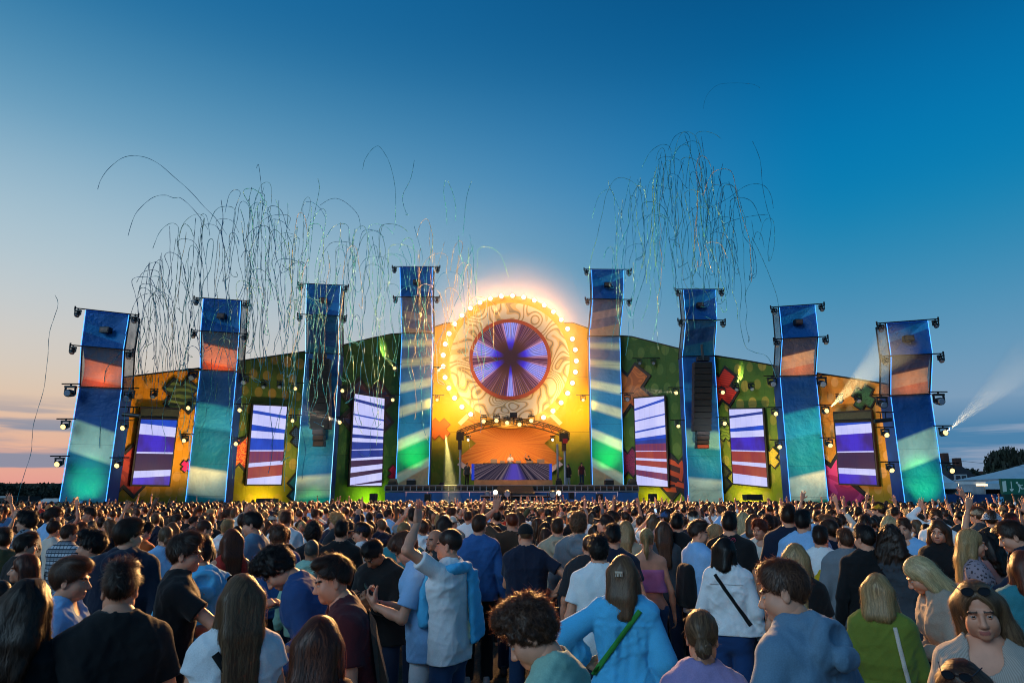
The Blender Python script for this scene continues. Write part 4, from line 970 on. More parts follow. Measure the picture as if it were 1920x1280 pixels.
# four small unlit heads on every tower's cross bars
for k in TW:
    pt = TP[k]
    for a, b, row in (('tl', 'tr', 'top'), ('kl', 'kr', 'second')):
        d = (pt[b] - pt[a]).normalized()
        for s, side in ((0, 'left'), (1, 'right')):
            q = (pt[a] - d * .42) if s == 0 else (pt[b] + d * .42)
            e = stage_lamp(0, 640, 10, 'off', 'unlit lamp at %s end of %s cross bar, %s' % (side, row, WORDS[k]), .72, 62, (.05, .05))
            e.location = q + Vector((0, -.12, -.08))
LIT = [  # u, v, depth, kind, size, tilt, words
 (131, 737, 40, 'off', 1.15, 5, 'large covered lamp on the left side of the leftmost tower'),
 (122, 799, 40, 'lit', .9, 15, 'lit lamp on the left side of the leftmost tower, upper of two'),
 (110.5, 869, 40, 'lit', .9, 15, 'lit lamp on the left side of the leftmost tower, lower of two'),
 (241, 745, 40.6, 'off', 1.15, 30, 'large unlit lamp on the right side of the leftmost tower'),
 (233, 801, 40.5, 'lit', .85, 20, 'lit lamp on the right side of the leftmost tower, upper of two'),
 (222, 871, 40.3, 'lit', .85, 20, 'lit lamp on the right side of the leftmost tower, lower of two'),
 (361, 706, 45, 'off', 1.1, 30, 'large unlit lamp high at the left side of the second tower from the left'),
 (355, 764, 45, 'lit', .8, 15, 'lit lamp left of the second tower from the left, upper of two'),
 (347, 825, 45, 'lit', .8, 15, 'lit lamp left of the second tower from the left, lower of two'),
 (451, 768, 45.5, 'lit', .8, 15, 'lit lamp right of the second tower from the left, upper of two'),
 (444, 831, 45.5, 'lit', .8, 15, 'lit lamp right of the second tower from the left, lower of two'),
 (458, 715, 46, 'off', 1.0, 30, 'large unlit lamp high at the right side of the second tower from the left'),
 (555, 728, 48.8, 'lit', .8, 15, 'lit lamp left of the third tower from the left, upper of two'),
 (550, 788, 48.8, 'lit', .8, 15, 'lit lamp left of the third tower from the left, lower of two'),
 (643, 732, 50, 'lit', .8, 15, 'lit lamp right of the third tower from the left, upper of two'),
 (638, 791, 50, 'lit', .8, 15, 'lit lamp right of the third tower from the left, lower of two'),
 (740.5, 692, 53.6, 'lit', .8, -20, 'lit lamp beaming upward left of the left striped tower'),
 (737, 749, 53.6, 'lit', .8, 15, 'lit lamp left of the left striped tower, lower of two'),
 (823, 694, 54.5, 'lit', .6, 15, 'lit lamp right of the left striped tower, upper of two'),
 (820, 749, 54.5, 'lit', .75, 15, 'lit lamp right of the left striped tower, lower of two'),
 (1093, 749, 54.5, 'off', .8, 15, 'unlit lamp left of the right striped tower'),
 (1176, 748, 53.2, 'off', .95, 15, 'unlit lamp over the brown cross right of the right striped tower'),
 (1199, 680, 53.0, 'off', .75, 30, 'small dark lamp high on the green wall right of the right striped tower'),
 (1225, 680, 52.4, 'off', .75, 30, 'second small dark lamp high on the green wall, nearer the speaker column'),
 (1267, 736, 50, 'lit', .8, 15, 'lit lamp left of the third tower from the right, upper of two'),
 (1271, 797, 50, 'lit', .8, 30, 'lit lamp left of the third tower from the right, lower of two'),
 (1354, 735, 49, 'lit', .85, 15, 'lit lamp on the red striped cross right of the speaker column'),
 (1357.5, 793, 49, 'lit', .85, 15, 'lit lamp above the small lime cross right of the speaker column'),
 (1448, 719, 46, 'off', 1.1, 20, 'large unlit lamp high at the left side of the second tower from the right'),
 (1453, 775, 45.6, 'lit', .85, 15, 'lit lamp left of the second tower from the right, upper of two'),
 (1460, 836, 45.6, 'lit', .85, 25, 'lit lamp left of the second tower from the right, lower of two'),
 (1541, 719, 44.8, 'off', 1.15, 20, 'large unlit lamp high at the right side of the second tower from the right'),
 (1548, 771, 44.8, 'lit', .9, -5, 'lit lamp right of the second tower from the right, upper of two'),
 (1554.5, 833, 44.8, 'lit', .9, 25, 'lit lamp right of the second tower from the right, lower of two'),
 (1654, 757, 40.4, 'off', 1.15, 25, 'large unlit lamp on the left side of the rightmost tower'),
 (1660, 814, 40.4, 'lit', .85, 20, 'lit lamp on the left side of the rightmost tower, upper of two'),
 (1669.5, 879, 40.4, 'lit', .85, 30, 'lit lamp on the left side of the rightmost tower, lower of two'),
 (1761, 752, 40, 'off', 1.15, 10, 'large covered lamp on the right side of the rightmost tower'),
 (1769.5, 812, 40, 'lit', .9, -5, 'lit lamp on the right side of the rightmost tower, sending a beam to the right'),
 (1782, 881, 40, 'lit', .85, 15, 'lit lamp low on the right side of the rightmost tower'),
]
for u, v, Yd, kd, sz, ti, lab in LIT: stage_lamp(u, v, Yd - .5, kd, lab, sz, ti, (.55, .55))
# lamps hung on the walls
for w_, u, v, lab in (('L12', 288, 742, 'silver lamp hanging on the left orange wall'), ('L23', 495, 724, 'silver lamp above the left striped screen, first of two'), ('L23', 525, 724, 'silver lamp above the left striped screen, second of two'),
                     ('R23', 1380, 729, 'silver lamp above the right striped screen, first of two'), ('R23', 1409, 728, 'silver lamp above the right striped screen, second of two'),
                     ('R12', 1575, 751, 'silver lamp hanging on the right orange wall'), ('R12', 1609, 750, 'silver lamp hanging before the green cross on the right orange wall')):
    q = PL[w_].at(u, v, .7); e = stage_lamp(0, 640, 10, 'off', lab, .8, 40, (.25, .25)); e.location = q + Vector((0, 0, .35))
# bar shaped fixtures beside the outer towers
for u, v, Yd, lab in ((246, 777, 40.3, 'black tube shaped lamp right of the leftmost tower'), (1655, 787, 40.2, 'black tube shaped lamp left of the rightmost tower')):
    c = P(u, v, Yd - .4); e = empty('tube_lamp', c, lab, 'stage lamp', 'stage lamps')
    m = MB(); sx = 1 if u < 900 else -1; m.tube(c + Vector((-.5 * sx, 0, .02)), c + Vector((.5 * sx, 0, -.08)), .12, .12, 10); m.build('body', headm, e)
    m = MB(); m.tube(c + Vector((-.2 * sx, 0, .1)), c + Vector((-.2 * sx, 0, .45)), .03); m.tube(c + Vector((.1 * sx, 0, .05)), c + Vector((.1 * sx, 0, .45)), .03); m.tube(c + Vector((-.7 * sx, 0, .45)), c + Vector((.35 * sx, 0, .45)), .035); m.build('bracket', pipe, e)
# lamps in the arch and on the riser
for i, (u, v) in enumerate(((907, 789), (931, 788), (951, 792), (974, 795), (996, 788))):
    stage_lamp(u, v, 52.2, 'lit', 'lit lamp in the curved truss, %s from the left' % ('first', 'second', 'third', 'fourth', 'fifth')[i], .95, 12, (.2, .2))
stage_lamp(878, 824, 55.2, 'white', 'white lamp shining from beside the cross, left of the booth', .6, 10, (.2, .2)); stage_lamp(1036, 824, 55.2, 'white', 'white lamp shining from beside the cross, right of the booth', .6, 10, (.2, .2))
def floor_lamp(u, v, Yd, kind, label, sz):
    e = stage_lamp(u, v, Yd, kind, label, sz, -8, (.1, .1)); e.scale = (1, 1, -1); e.location = P(u, v, Yd) - Vector((0, 0, .40 * sz)); return e
floor_lamp(929, 922, 46.6, 'white', 'bright white lamp standing on the front riser, left side', .95); floor_lamp(1047, 923, 46.6, 'white', 'bright white lamp standing on the front riser, right side', .95)
floor_lamp(951, 925, 46.3, 'off', 'big dark lamp head standing on the front riser, left side', 1.25); floor_lamp(1036, 926, 46.3, 'off', 'big dark lamp head standing on the front riser, right side', 1.3)
floor_lamp(914, 925, 46.6, 'off', 'dark lamp head at the left end of the front riser', .9)

# ---- what the lamps light up, and added fill
for k in TW:                                   # green washes at the tower feet, warm washes under the folds
    pt = TP[k]; c = (pt['bl'] + pt['br']) / 2; up = ((pt['ll'] + pt['lr']) / 2 - c)
    fr = {'L1': .33, 'L2': .10, 'L3': .10, 'L4': .20, 'R4': .20, 'R3': -1, 'R2': .10, 'R1': .36}[k]
    if fr > 0:
        tg = c + up * fr; light('SPOT', tg + Vector((0, -2.6, -1.1)), {'L1': 800, 'R1': 950, 'R2': 620, 'L4': 520, 'R4': 520}.get(k, 300), (.10, 1.0, .28), .12, tg, 54, 1.0)
    if k in ('L1', 'L2', 'R2', 'R1'):
        a = (pt['ll'] + pt['lr']) / 2; light('SPOT', a + Vector((0, -1.3, -.1)), 150 if k[0] == 'L' else 90, (1, .36, .12), .4, a + Vector((0, .0, 2.2)), 150, 1.0)
    for s in (-1, 1):                          # added cool fill spots that brighten the tower fronts, no lamp built there
        tg = c + up * (.62 if s < 0 else .35); light('SPOT', tg + Vector((0, -3.6, -1.2)), 230, (.62, .82, 1.0), .2, tg, 62, 1.0)
for wk, us, pw, col in (('L12', (285, 340), 950, (1, .72, .34)), ('R12', (1580, 1640), 950, (1, .68, .36)), ('L23', (470, 530), 950, (1, .80, .36)), ('R23', (1390, 1440), 1050, (1, .80, .36)), ('L34', (690,), 480, (1, .92, .5)), ('R34', (1215,), 650, (1, .88, .45))):
    for u in us:
        tg = PL[wk].at(u, 830); light('SPOT', tg + PL[wk].n * 4.2 + Vector((0, 0, -3.0)), pw, col, .25, tg + Vector((0, 0, 1.5)), 105, 1.0)
for wk, u, v, col, pw in (('L34', 690, 925, (.75, 1, .1), 260), ('L23', 490, 925, (1, .85, .1), 260), ('R34', 1225, 925, (1, .9, .1), 160), ('R23', 1405, 925, (1, .95, .15), 220)):
    tg = PL[wk].at(u, v); light('SPOT', tg + PL[wk].n * 1.6 + Vector((0, 0, -.6)), pw, col, .15, tg, 120, 1.0)
light('SPOT', P(951, 797, 51.6), 800, (1, .50, .14), .3, P(956, 835, 56.4), 95, .9)
light('SPOT', P(907, 797, 51.6), 500, (1, .55, .18), .3, P(940, 868, 54), 90, .9); light('SPOT', P(996, 797, 51.6), 500, (1, .55, .18), .3, P(975, 868, 54), 90, .9)
for s, u in ((-1, 830), (1, 1085)):
    light('SPOT', P(u, 770, 52.6), 1700, (1, .66, .14), .3, P(u + s * -12, 745, 56.8), 125, 1.0)

# ================================================================= SMOKE AND BEAMS
def vol_mat(name, dens, col, aniso=.2):
    m = bpy.data.materials.new(name); m.use_nodes = True; t = NT(m.node_tree); t.n.clear()
    v = t('ShaderNodeVolumePrincipled'); v.inputs['Color'].default_value = lin(col); v.inputs['Density'].default_value = dens; v.inputs['Anisotropy'].default_value = aniso
    o = t('ShaderNodeOutputMaterial'); t.l.new(v.outputs[0], o.inputs['Volume']); return m
sm = vol_mat('stage_smoke', .012, '#ffe6cc', .0)
t = NT(sm.node_tree); pv = [n for n in t.n if n.type == 'PRINCIPLED_VOLUME'][0]
tc = t('ShaderNodeTexCoord'); ln_ = t('ShaderNodeVectorMath', tc.outputs['Object'], operation='LENGTH').outputs['Value']
nz = t('ShaderNodeTexNoise', tc.outputs['Object'], ins={'Scale': 2.2, 'Detail': 2.0})
t.put(pv.inputs['Density'], t.m('MULTIPLY', t.m('MULTIPLY', t.smooth(t.m('MULTIPLY_ADD', nz.outputs[0], -.35, t.m('ADD', ln_, .17)), 1.0, .25), SMOKE_D), t.m('MULTIPLY_ADD', nz.outputs[0], 1.2, .4)))
mb = MB(); mb.sphere((0, 0, 0), 1.0, nu=20, nv=14); o = tag(mb.build('stage_smoke', sm), 'thin warm smoke glowing round the wheel of lamps', 'smoke', kind='stuff')
o.location = P(958, 640, 53.8); o.scale = (13.0, 3.6, 16.0)
def beam(label, p0, p1, r0, r1, dens, energy, col):
    p0, p1 = Vector(p0), Vector(p1); m = MB(); m.tube(p0, p1, r0, r1, 20); L = (p1 - p0).length
    o = m.build('light_beam', vol_mat('beam_air', dens, '#ffffff', .1)); tag(o, label, 'light beam', 'light beams in the smoke', kind='stuff')
    d = (p1 - p0).normalized()
    light('SPOT', p0 + d * .03, energy, col, .02, p1, 2 * math.degrees(math.atan(r1 / L)) * .96, .5, 'beam_light')
beam('yellow light beam rising to the right from the second tower from the right', P(1556, 764, 43.3), P(1690, 640, 35.5), .05, 1.3, .022, 22000, (1, .78, .34))
beam('pale light beam rising to the right beyond the rightmost tower', P(1776, 808, 39.4), P(1945, 660, 42), .05, 1.5, .020, 20000, (1, .78, .42))
beam('short yellow beam slanting up on the dark green wall at left', P(738, 688, 53.0), P(708, 640, 53.4), .08, .7, .08, 3500, (.9, 1, .25))
beam('broad yellow smoke beam falling beside the left striped tower', P(836, 815, 52.4), P(848, 945, 50.0), .12, .75, .14, 8000, (1, .82, .22))
beam('warm beam rising from the right striped tower towards the speaker column', P(1270, 735, 49.0), P(1180, 733, 50.5), .05, .5, .05, 1800, (1, .85, .5))
beam('soft warm beam crossing in front of the third tower from the left', P(640, 790, 48.6), P(560, 768, 47.2), .05, .55, .05, 2600, (1, .72, .45))
beam('small yellow beam on the dotted green wall at right', P(1380, 724, 48.4), P(1394, 690, 48.6), .06, .45, .14, 900, (1, .95, .25))
# ================================================================= PAPER STREAMERS IN THE AIR
def paper(n_, c_):
    m, t, b = nmat('streamer_' + n_); b.inputs['Base Color'].default_value = lin(c_); b.inputs['Roughness'].default_value = .6
    tr = t('ShaderNodeBsdfTranslucent', lin(c_)); out = [q for q in t.n if q.type == 'OUTPUT_MATERIAL'][0]; t.l.new(t('ShaderNodeMixShader', .5, b, tr).outputs[0], out.inputs[0]); return m
STM = [paper(n_, c_) for n_, c_ in (('teal', '#3a9cba'), ('aqua', '#74ccd4'), ('mint', '#92ccb8'), ('cream', '#d4cca8'), ('blue', '#3090c0'))]
rs = np.random.default_rng(11)
def ribbon(name, pts, width, mat, label, group, tw=2.5):
    """a twisting paper ribbon along world points"""
    n = len(pts); arr = np.array([tuple(p) for p in pts]); ph = rs.uniform(0, 6.28); ra = rs.uniform(tw * .5, tw * 1.5)
    v = []; f = []; kk = 3
    tan = np.gradient(arr, axis=0); tan /= np.linalg.norm(tan, axis=1)[:, None] + 1e-9
    for i in range(n):
        a = ph + ra * i * .35; t_ = tan[i]
        s_ = np.cross(t_, (0, 1.0, 0)); s_ /= np.linalg.norm(s_) + 1e-9; q = np.cross(t_, s_)
        e1 = s_ * math.cos(a) + q * math.sin(a); e2 = -s_ * math.sin(a) + q * math.cos(a)      # a folded, twisting band: wide one way, thin the other
        v += [tuple(arr[i] + e1 * width * .5), tuple(arr[i] + e2 * width * .26 - e1 * width * .3), tuple(arr[i] - e2 * width * .26 - e1 * width * .3)]
        if i: f += [(3 * i - 3 + j, 3 * i - 3 + (j + 1) % 3, 3 * i + (j + 1) % 3, 3 * i + j) for j in range(3)]
    me = bpy.data.meshes.new(name); me.from_pydata(v, [], f); me.materials.append(mat); me.polygons.foreach_set('use_smooth', [True] * len(f))
    o = bpy.data.objects.new(name, me); C.objects.link(o); return tag(o, label, 'streamer', group)
def spline(pts, n):
    p = np.array(pts, float); t_ = np.linspace(0, len(p) - 1, n); out = []
    for x in t_:
        i = min(int(x), len(p) - 2); f = x - i
        p0, p1, p2, p3 = p[max(i - 1, 0)], p[i], p[i + 1], p[min(i + 2, len(p) - 1)]
        out.append(.5 * (2 * p1 + (p2 - p0) * f + (2 * p0 - 5 * p1 + 4 * p2 - p3) * f * f + (3 * p1 - p0 - 3 * p2 + p3) * f ** 3))
    return out
def streamer_px(px, Yd, label, group, width=.046, mat=0, n=44, dy=2.0, long=None):
    if long is not None: label = ('short ' if long < 110 else 'long ' if long > 210 else 'mid-length ') + ('teal', 'aqua', 'mint', 'cream', 'blue')[mat] + ' ' + label
    q = spline(px, n); d0 = Yd + rs.uniform(-1, 1)
    pts = [P(u, v, d0 + dy * math.sin(i / n * 2.2)) for i, (u, v) in enumerate(q)]
    return ribbon('paper_streamer', pts, width, STM[mat], label, group)
EXPL = [
 ([(183, 355), (190, 335), (205, 315), (228, 297), (250, 292), (275, 296), (300, 309), (330, 335), (355, 357), (385, 390), (405, 410), (425, 440)], 'long streamer arching highest at the far left above the towers'),
 ([(240, 442), (252, 405), (270, 383), (290, 369), (310, 366), (325, 371), (340, 372), (365, 395), (390, 430)], 'streamer arching below the highest one at the far left'),
 ([(680, 318), (684, 300), (695, 283), (707, 274), (716, 280), (730, 305), (740, 345), (742, 385), (740, 430)], 'high hooked streamer left of the tower beside the round screen'),
 ([(777, 300), (770, 335), (755, 368), (760, 395), (765, 403), (760, 402)], 'kinked streamer just right of the high hooked one'),
 ([(103, 553), (109, 570), (100, 600), (94, 618), (91, 640), (90, 665), (86, 700), (82, 730), (70, 770), (62, 800), (60, 825), (58, 850), (45, 890), (35, 925), (30, 950)], 'lone streamer falling far left of the leftmost tower'),
 ([(481, 315), (485, 310), (490, 350), (492, 380), (490, 420), (491, 460), (489, 510)], 'straight tall streamer between the second and third towers from the left'),
 ([(596, 335), (599, 352), (594, 380), (588, 410), (584, 450), (580, 490)], 'tall streamer above the third tower from the left'),
 ([(600, 385), (618, 374), (635, 373), (655, 385), (672, 405), (676, 430)], 'arched streamer right of the third tower from the left'),
 ([(835, 338), (832, 360), (837, 395), (838, 420)], 'left one of the pair of tall streamers left of the wheel'),
 ([(840, 340), (850, 365), (855, 395), (853, 415)], 'second one of the pair of tall streamers left of the wheel'),
 ([(884, 340), (875, 370), (870, 420), (868, 440)], 'tall streamer standing alone left of the wheel'),
 ([(1318, 205), (1325, 180), (1345, 160), (1375, 156), (1410, 158), (1425, 165)], 'faint streamer arching highest of all at the right'),
 ([(1140, 338), (1143, 350), (1150, 365), (1160, 390), (1170, 420)], 'leftmost streamer of the right cloud'),
 ([(1330, 390), (1365, 372), (1400, 348), (1430, 347), (1445, 365), (1450, 390)], 'wide arched streamer in the upper right of the right cloud'),
 ([(1335, 435), (1370, 415), (1410, 405), (1440, 402)], 'streamer reaching flat to the right in the right cloud'),
 ([(1410, 445), (1425, 475), (1440, 510), (1455, 550), (1460, 575)], 'last streamer at the lower right of the right cloud'),
 ([(1411, 265), (1425, 300), (1430, 350), (1438, 390), (1446, 420), (1440, 470), (1442, 488)], 'long streamer down the right side of the right cloud'),
 ([(162, 615), (200, 700)], None),
 ([(243, 600), (225, 660), (200, 690), (195, 720), (190, 760), (186, 840)], 'streamer hanging across the front of the leftmost tower'),
]
for px, lab in EXPL:
    if lab: streamer_px(px, 40 if px[0][0] < 600 else 44, lab, 'paper streamers', width=.022 if 'faint' in lab else .040, mat=int(rs.integers(0, 2)), dy=1.0)
def cluster(n, u0, u1, top, bot, lean, depth, names, arch_p=.45, peak=None):
    for k in range(n):
        u = rs.uniform(u0, u1) if peak is None else float(np.clip(rs.normal(peak[0], peak[1]), u0, u1))
        vt = top(u) - 14 + rs.gamma(1.5, 62); L = rs.uniform(80, 400) * (1.15 if vt > 420 else .9)
        vb = min(vt + L, bot(u)); Yd = rs.uniform(*depth); px = []
        if rs.uniform() < arch_p:                     # shot up and bending over
            s_ = rs.choice([-1, 1]); w_ = rs.uniform(14, 60); h_ = rs.uniform(8, 46)
            px += [(u + s_ * w_, vt + h_ + rs.uniform(0, 25)), (u + s_ * w_ * .72, vt + h_ * .35), (u + s_ * w_ * .3, vt)]
        steps = max(3, int((vb - vt) / 26)); x = u; dr = rs.normal(lean, .10)
        for i in range(steps + 1):
            px.append((x, vt + (vb - vt) * (i + .25) / (steps + .25)))
            x += (vb - vt) / steps * (dr + rs.normal(0, .13)) + rs.normal(0, 1.1)
        if rs.uniform() < .4: px += [(px[-1][0] + rs.normal(0, 7), px[-1][1] + 4), (px[-1][0] + rs.normal(0, 9), px[-1][1] - 5)]
        lab = next(nm for lim, nm in names if u <= lim)
        warm = 780 < u < 960
        streamer_px(px, Yd, lab, 'paper streamers', long=vb - vt, width=rs.uniform(.030, .052), mat=(mk := int(rs.choice(5, p=[.1, .15, .15, .55, .05] if warm else [.36, .26, .14, .06, .18]))), n=max(18, len(px) * 4))
topL = lambda u: 435 - 85 * math.exp(-((u - 490) / 130) ** 2) - 55 * math.exp(-((u - 760) / 110) ** 2) + (60 if u < 300 else 0)
botL = lambda u: rs.uniform(560, 930) if 430 < u < 820 else rs.uniform(640, 900)
NL = [(300, 'paper streamer falling between the two leftmost towers'), (400, 'paper streamer falling around the top of the second tower from the left'), (540, 'paper streamer falling before the olive wall left of the third tower'),
      (660, 'paper streamer falling around the third tower from the left'), (745, 'paper streamer falling before the green wall left of the striped tower'), (822, 'paper streamer falling around the left striped tower'), (2000, 'paper streamer falling left of the lamp wheel')]
cluster(158, 245, 690, topL, botL, -.03, (37, 44), NL)
cluster(64, 640, 930, lambda u: topL(u) + 25, botL, .0, (42, 49), NL, .35)
topR = lambda u: 335 - 85 * math.exp(-((u - 1290) / 70) ** 2)
NR = [(1215, 'paper streamer at the left of the right cloud'), (1290, 'paper streamer above and left of the third tower from the right'), (1350, 'paper streamer straight above the third tower from the right'), (2000, 'paper streamer right of the third tower from the right')]
cluster(100, 1150, 1450, topR, lambda u: rs.uniform(480, 700) if u < 1350 else rs.uniform(470, 640), .01, (40, 47), NR, .4, peak=(1292, 72))
# ================================================================= PEOPLE: implicit surfaces -> continuous meshes
F32 = np.float32
def smin(a, b, k):
    if k <= 0: return np.minimum(a, b)
    h = np.clip(.5 + .5 * (b - a) / k, 0, 1); return b + (a - b) * h - k * h * (1 - h)
def smax(a, b, k): return -smin(-a, -b, k)
class Fld:
    """a distance field sampled on a regular grid; shapes are merged into it one by one"""
    def __init__(s, lo, hi, h):
        s.h = h; s.o = np.array(lo, float) - 2 * h; s.n = np.ceil((np.array(hi, float) - s.o) / h).astype(int) + 3
        s.d = np.full(s.n, .5, F32)
    def reg(s, lo, hi):
        i0 = np.clip(np.floor((np.array(lo) - s.o) / s.h).astype(int), 0, s.n); i1 = np.clip(np.ceil((np.array(hi) - s.o) / s.h).astype(int) + 1, 0, s.n)
        if np.any(i1 <= i0): return None, None
        ax = [(s.o[a] + s.h * np.arange(i0[a], i1[a])).astype(F32) for a in range(3)]
        return tuple(slice(i0[a], i1[a]) for a in range(3)), (ax[0][:, None, None], ax[1][None, :, None], ax[2][None, None, :])
    def op(s, f, lo, hi, k=.02, sub=False):
        m = max(k, .06) + 2 * s.h
        sl, p = s.reg(np.array(lo) - m, np.array(hi) + m)
        if sl is None: return
        b = f(p); s.d[sl] = smax(s.d[sl], -b, k) if sub else smin(s.d[sl], b, k)
    def cap(s, a, b, ra, rb=None, k=.02, sub=False):
        rb = ra if rb is None else rb; a = np.array(a, float); b = np.array(b, float); ba = b - a; L2 = float(ba @ ba) + 1e-12
        def f(p):
            x, y, z = p[0] - a[0], p[1] - a[1], p[2] - a[2]
            t = np.clip((x * ba[0] + y * ba[1] + z * ba[2]) / L2, 0, 1)
            return np.sqrt((x - t * ba[0]) ** 2 + (y - t * ba[1]) ** 2 + (z - t * ba[2]) ** 2) - (ra + (rb - ra) * t)
        r = max(ra, rb); s.op(f, np.minimum(a, b) - r, np.maximum(a, b) + r, k, sub)
    def ell(s, c, r, k=.02, sub=False, rot=None):
        c = np.array(c, float); r = np.array(r, float); M = np.array(rot) if rot is not None else np.eye(3)
        def f(p):
            q = [p[0] - c[0], p[1] - c[1], p[2] - c[2]]
            l = [M[0][i] * q[0] + M[1][i] * q[1] + M[2][i] * q[2] for i in range(3)]
            k0 = np.sqrt((l[0] / r[0]) ** 2 + (l[1] / r[1]) ** 2 + (l[2] / r[2]) ** 2); k1 = np.sqrt((l[0] / r[0] ** 2) ** 2 + (l[1] / r[1] ** 2) ** 2 + (l[2] / r[2] ** 2) ** 2)
            return k0 * (k0 - 1) / (k1 + 1e-9)
        m = r.max() if rot is not None else r
        s.op(f, c - m, c + m, k, sub)
    def slab(s, A, B, X, wa, wb, ra, rb, k=.04, sub=False):
        """stadium cross-section swept from A to B; X = lateral axis"""
        A = np.array(A, float); B = np.array(B, float); X = np.array(X, float); Zd = B - A; L = np.linalg.norm(Zd); Zd = Zd / L
        X = X - Zd * (X @ Zd); X /= np.linalg.norm(X); Yd = np.cross(Zd, X)
        def f(p):
            q = (p[0] - A[0], p[1] - A[1], p[2] - A[2])
            lx = q[0] * X[0] + q[1] * X[1] + q[2] * X[2]; ly = q[0] * Yd[0] + q[1] * Yd[1] + q[2] * Yd[2]; lz = q[0] * Zd[0] + q[1] * Zd[1] + q[2] * Zd[2]
            t = np.clip(lz / L, 0, 1); dx = np.maximum(np.abs(lx) - (wa + (wb - wa) * t), 0)
            return np.sqrt(dx * dx + ly * ly + (lz - t * L) ** 2) - (ra + (rb - ra) * t)
        m = max(wa + ra, wb + rb); s.op(f, np.minimum(A, B) - m, np.maximum(A, B) + m, k, sub)
    def plane(s, c, n, k=.004):
        """cut away the side the normal points to (whole grid)"""
        n = np.array(n, float); n /= np.linalg.norm(n); sl, p = s.reg(s.o - 1, s.o + s.n * s.h + 1)
        s.d = smax(s.d, ((p[0] - c[0]) * n[0] + (p[1] - c[1]) * n[1] + (p[2] - c[2]) * n[2]).astype(F32), k)
    def planebox(s, c, n, lo, hi):
        n = np.array(n, float); n /= np.linalg.norm(n); sl, p = s.reg(lo, hi)
        if sl is None: return
        s.d[sl] = np.maximum(s.d[sl], ((p[0] - c[0]) * n[0] + (p[1] - c[1]) * n[1] + (p[2] - c[2]) * n[2]).astype(F32))
    def add(s, f):
        sl, p = s.reg(s.o - 1, s.o + s.n * s.h + 1); s.d = s.d + f(p).astype(F32)
    def at(s, q):
        """trilinear sample at points q (n,3)"""
        g = (q - s.o) / s.h; i = np.clip(np.floor(g).astype(int), 0, s.n - 2); f = g - i; out = 0
        for a in (0, 1):
            for b in (0, 1):
                for c in (0, 1):
                    w_ = (f[:, 0] if a else 1 - f[:, 0]) * (f[:, 1] if b else 1 - f[:, 1]) * (f[:, 2] if c else 1 - f[:, 2])
                    out = out + w_ * s.d[i[:, 0] + a, i[:, 1] + b, i[:, 2] + c]
        return out
    def grad(s, q):
        e = s.h; g = np.stack([s.at(q + np.eye(3)[a] * e) - s.at(q - np.eye(3)[a] * e) for a in range(3)], 1)
        return g / (np.linalg.norm(g, axis=1)[:, None] + 1e-9)
    def mesh(s):
        d = s.d; sg = d < 0; n = s.n
        cnt = np.zeros(n - 1, np.uint8); cs = [(a, b, c) for a in (0, 1) for b in (0, 1) for c in (0, 1)]
        for a, b, c in cs: cnt += sg[a:n[0] - 1 + a, b:n[1] - 1 + b, c:n[2] - 1 + c]
        ids = np.argwhere((cnt > 0) & (cnt < 8)); idx = np.full(n - 1, -1, np.int32); idx[tuple(ids.T)] = np.arange(len(ids))
        vals = [d[ids[:, 0] + a, ids[:, 1] + b, ids[:, 2] + c] for a, b, c in cs]
        acc = np.zeros((len(ids), 3)); num = np.zeros(len(ids))
        for i, ca in enumerate(cs):
            for j, cb in enumerate(cs):
                if j > i and sum(x != y for x, y in zip(ca, cb)) == 1:
                    va, vb = vals[i], vals[j]; x = (va < 0) != (vb < 0); t = np.where(x, va / np.where(x, va - vb, 1), 0)
                    acc += np.where(x[:, None], np.array(ca) + t[:, None] * (np.array(cb) - np.array(ca)), 0); num += x
        V = s.o + s.h * (ids + acc / num[:, None]); Fs = []
        for ax in range(3):
            u, v = (ax + 1) % 3, (ax + 2) % 3
            A = sg[tuple(slice(0, -1) if a == ax else slice(1, -1) for a in range(3))]; B = sg[tuple(slice(1, None) if a == ax else slice(1, -1) for a in range(3))]
            e = np.argwhere(A != B)
            if not len(e): continue
            flip = A[tuple(e.T)]
            e = e + np.array([0 if a == ax else 1 for a in range(3)]); du = np.eye(3, dtype=int)[u]; dv = np.eye(3, dtype=int)[v]
            q = np.stack([idx[tuple((e - du - dv).T)], idx[tuple((e - dv).T)], idx[tuple(e.T)], idx[tuple((e - du).T)]], 1)
            q = np.where(flip[:, None], q, q[:, ::-1]); Fs.append(q)
        return V, np.concatenate(Fs)
def wrinkle(seed, amp, sc, stretch=(1, 1, 1)):
    r = np.random.default_rng(seed); ks = r.normal(size=(4, 3)); ks /= np.linalg.norm(ks, axis=1)[:, None]; ks = ks * sc * np.array(stretch) * r.uniform(.7, 1.4, 4)[:, None]; ph = r.uniform(0, 6.28, 4); wk = r.normal(size=(4, 3)) * sc * .35
    def f(p):
        t = 0
        for k, h, w in zip(ks, ph, wk):
            u = np.sin(p[0] * k[0] + p[1] * k[1] + p[2] * k[2] + h + 1.6 * np.sin(p[0] * w[0] + p[1] * w[1] + p[2] * w[2])); t = t + (1 - np.abs(u)) ** 2
        return amp * (1.1 - t) * .7
    return f
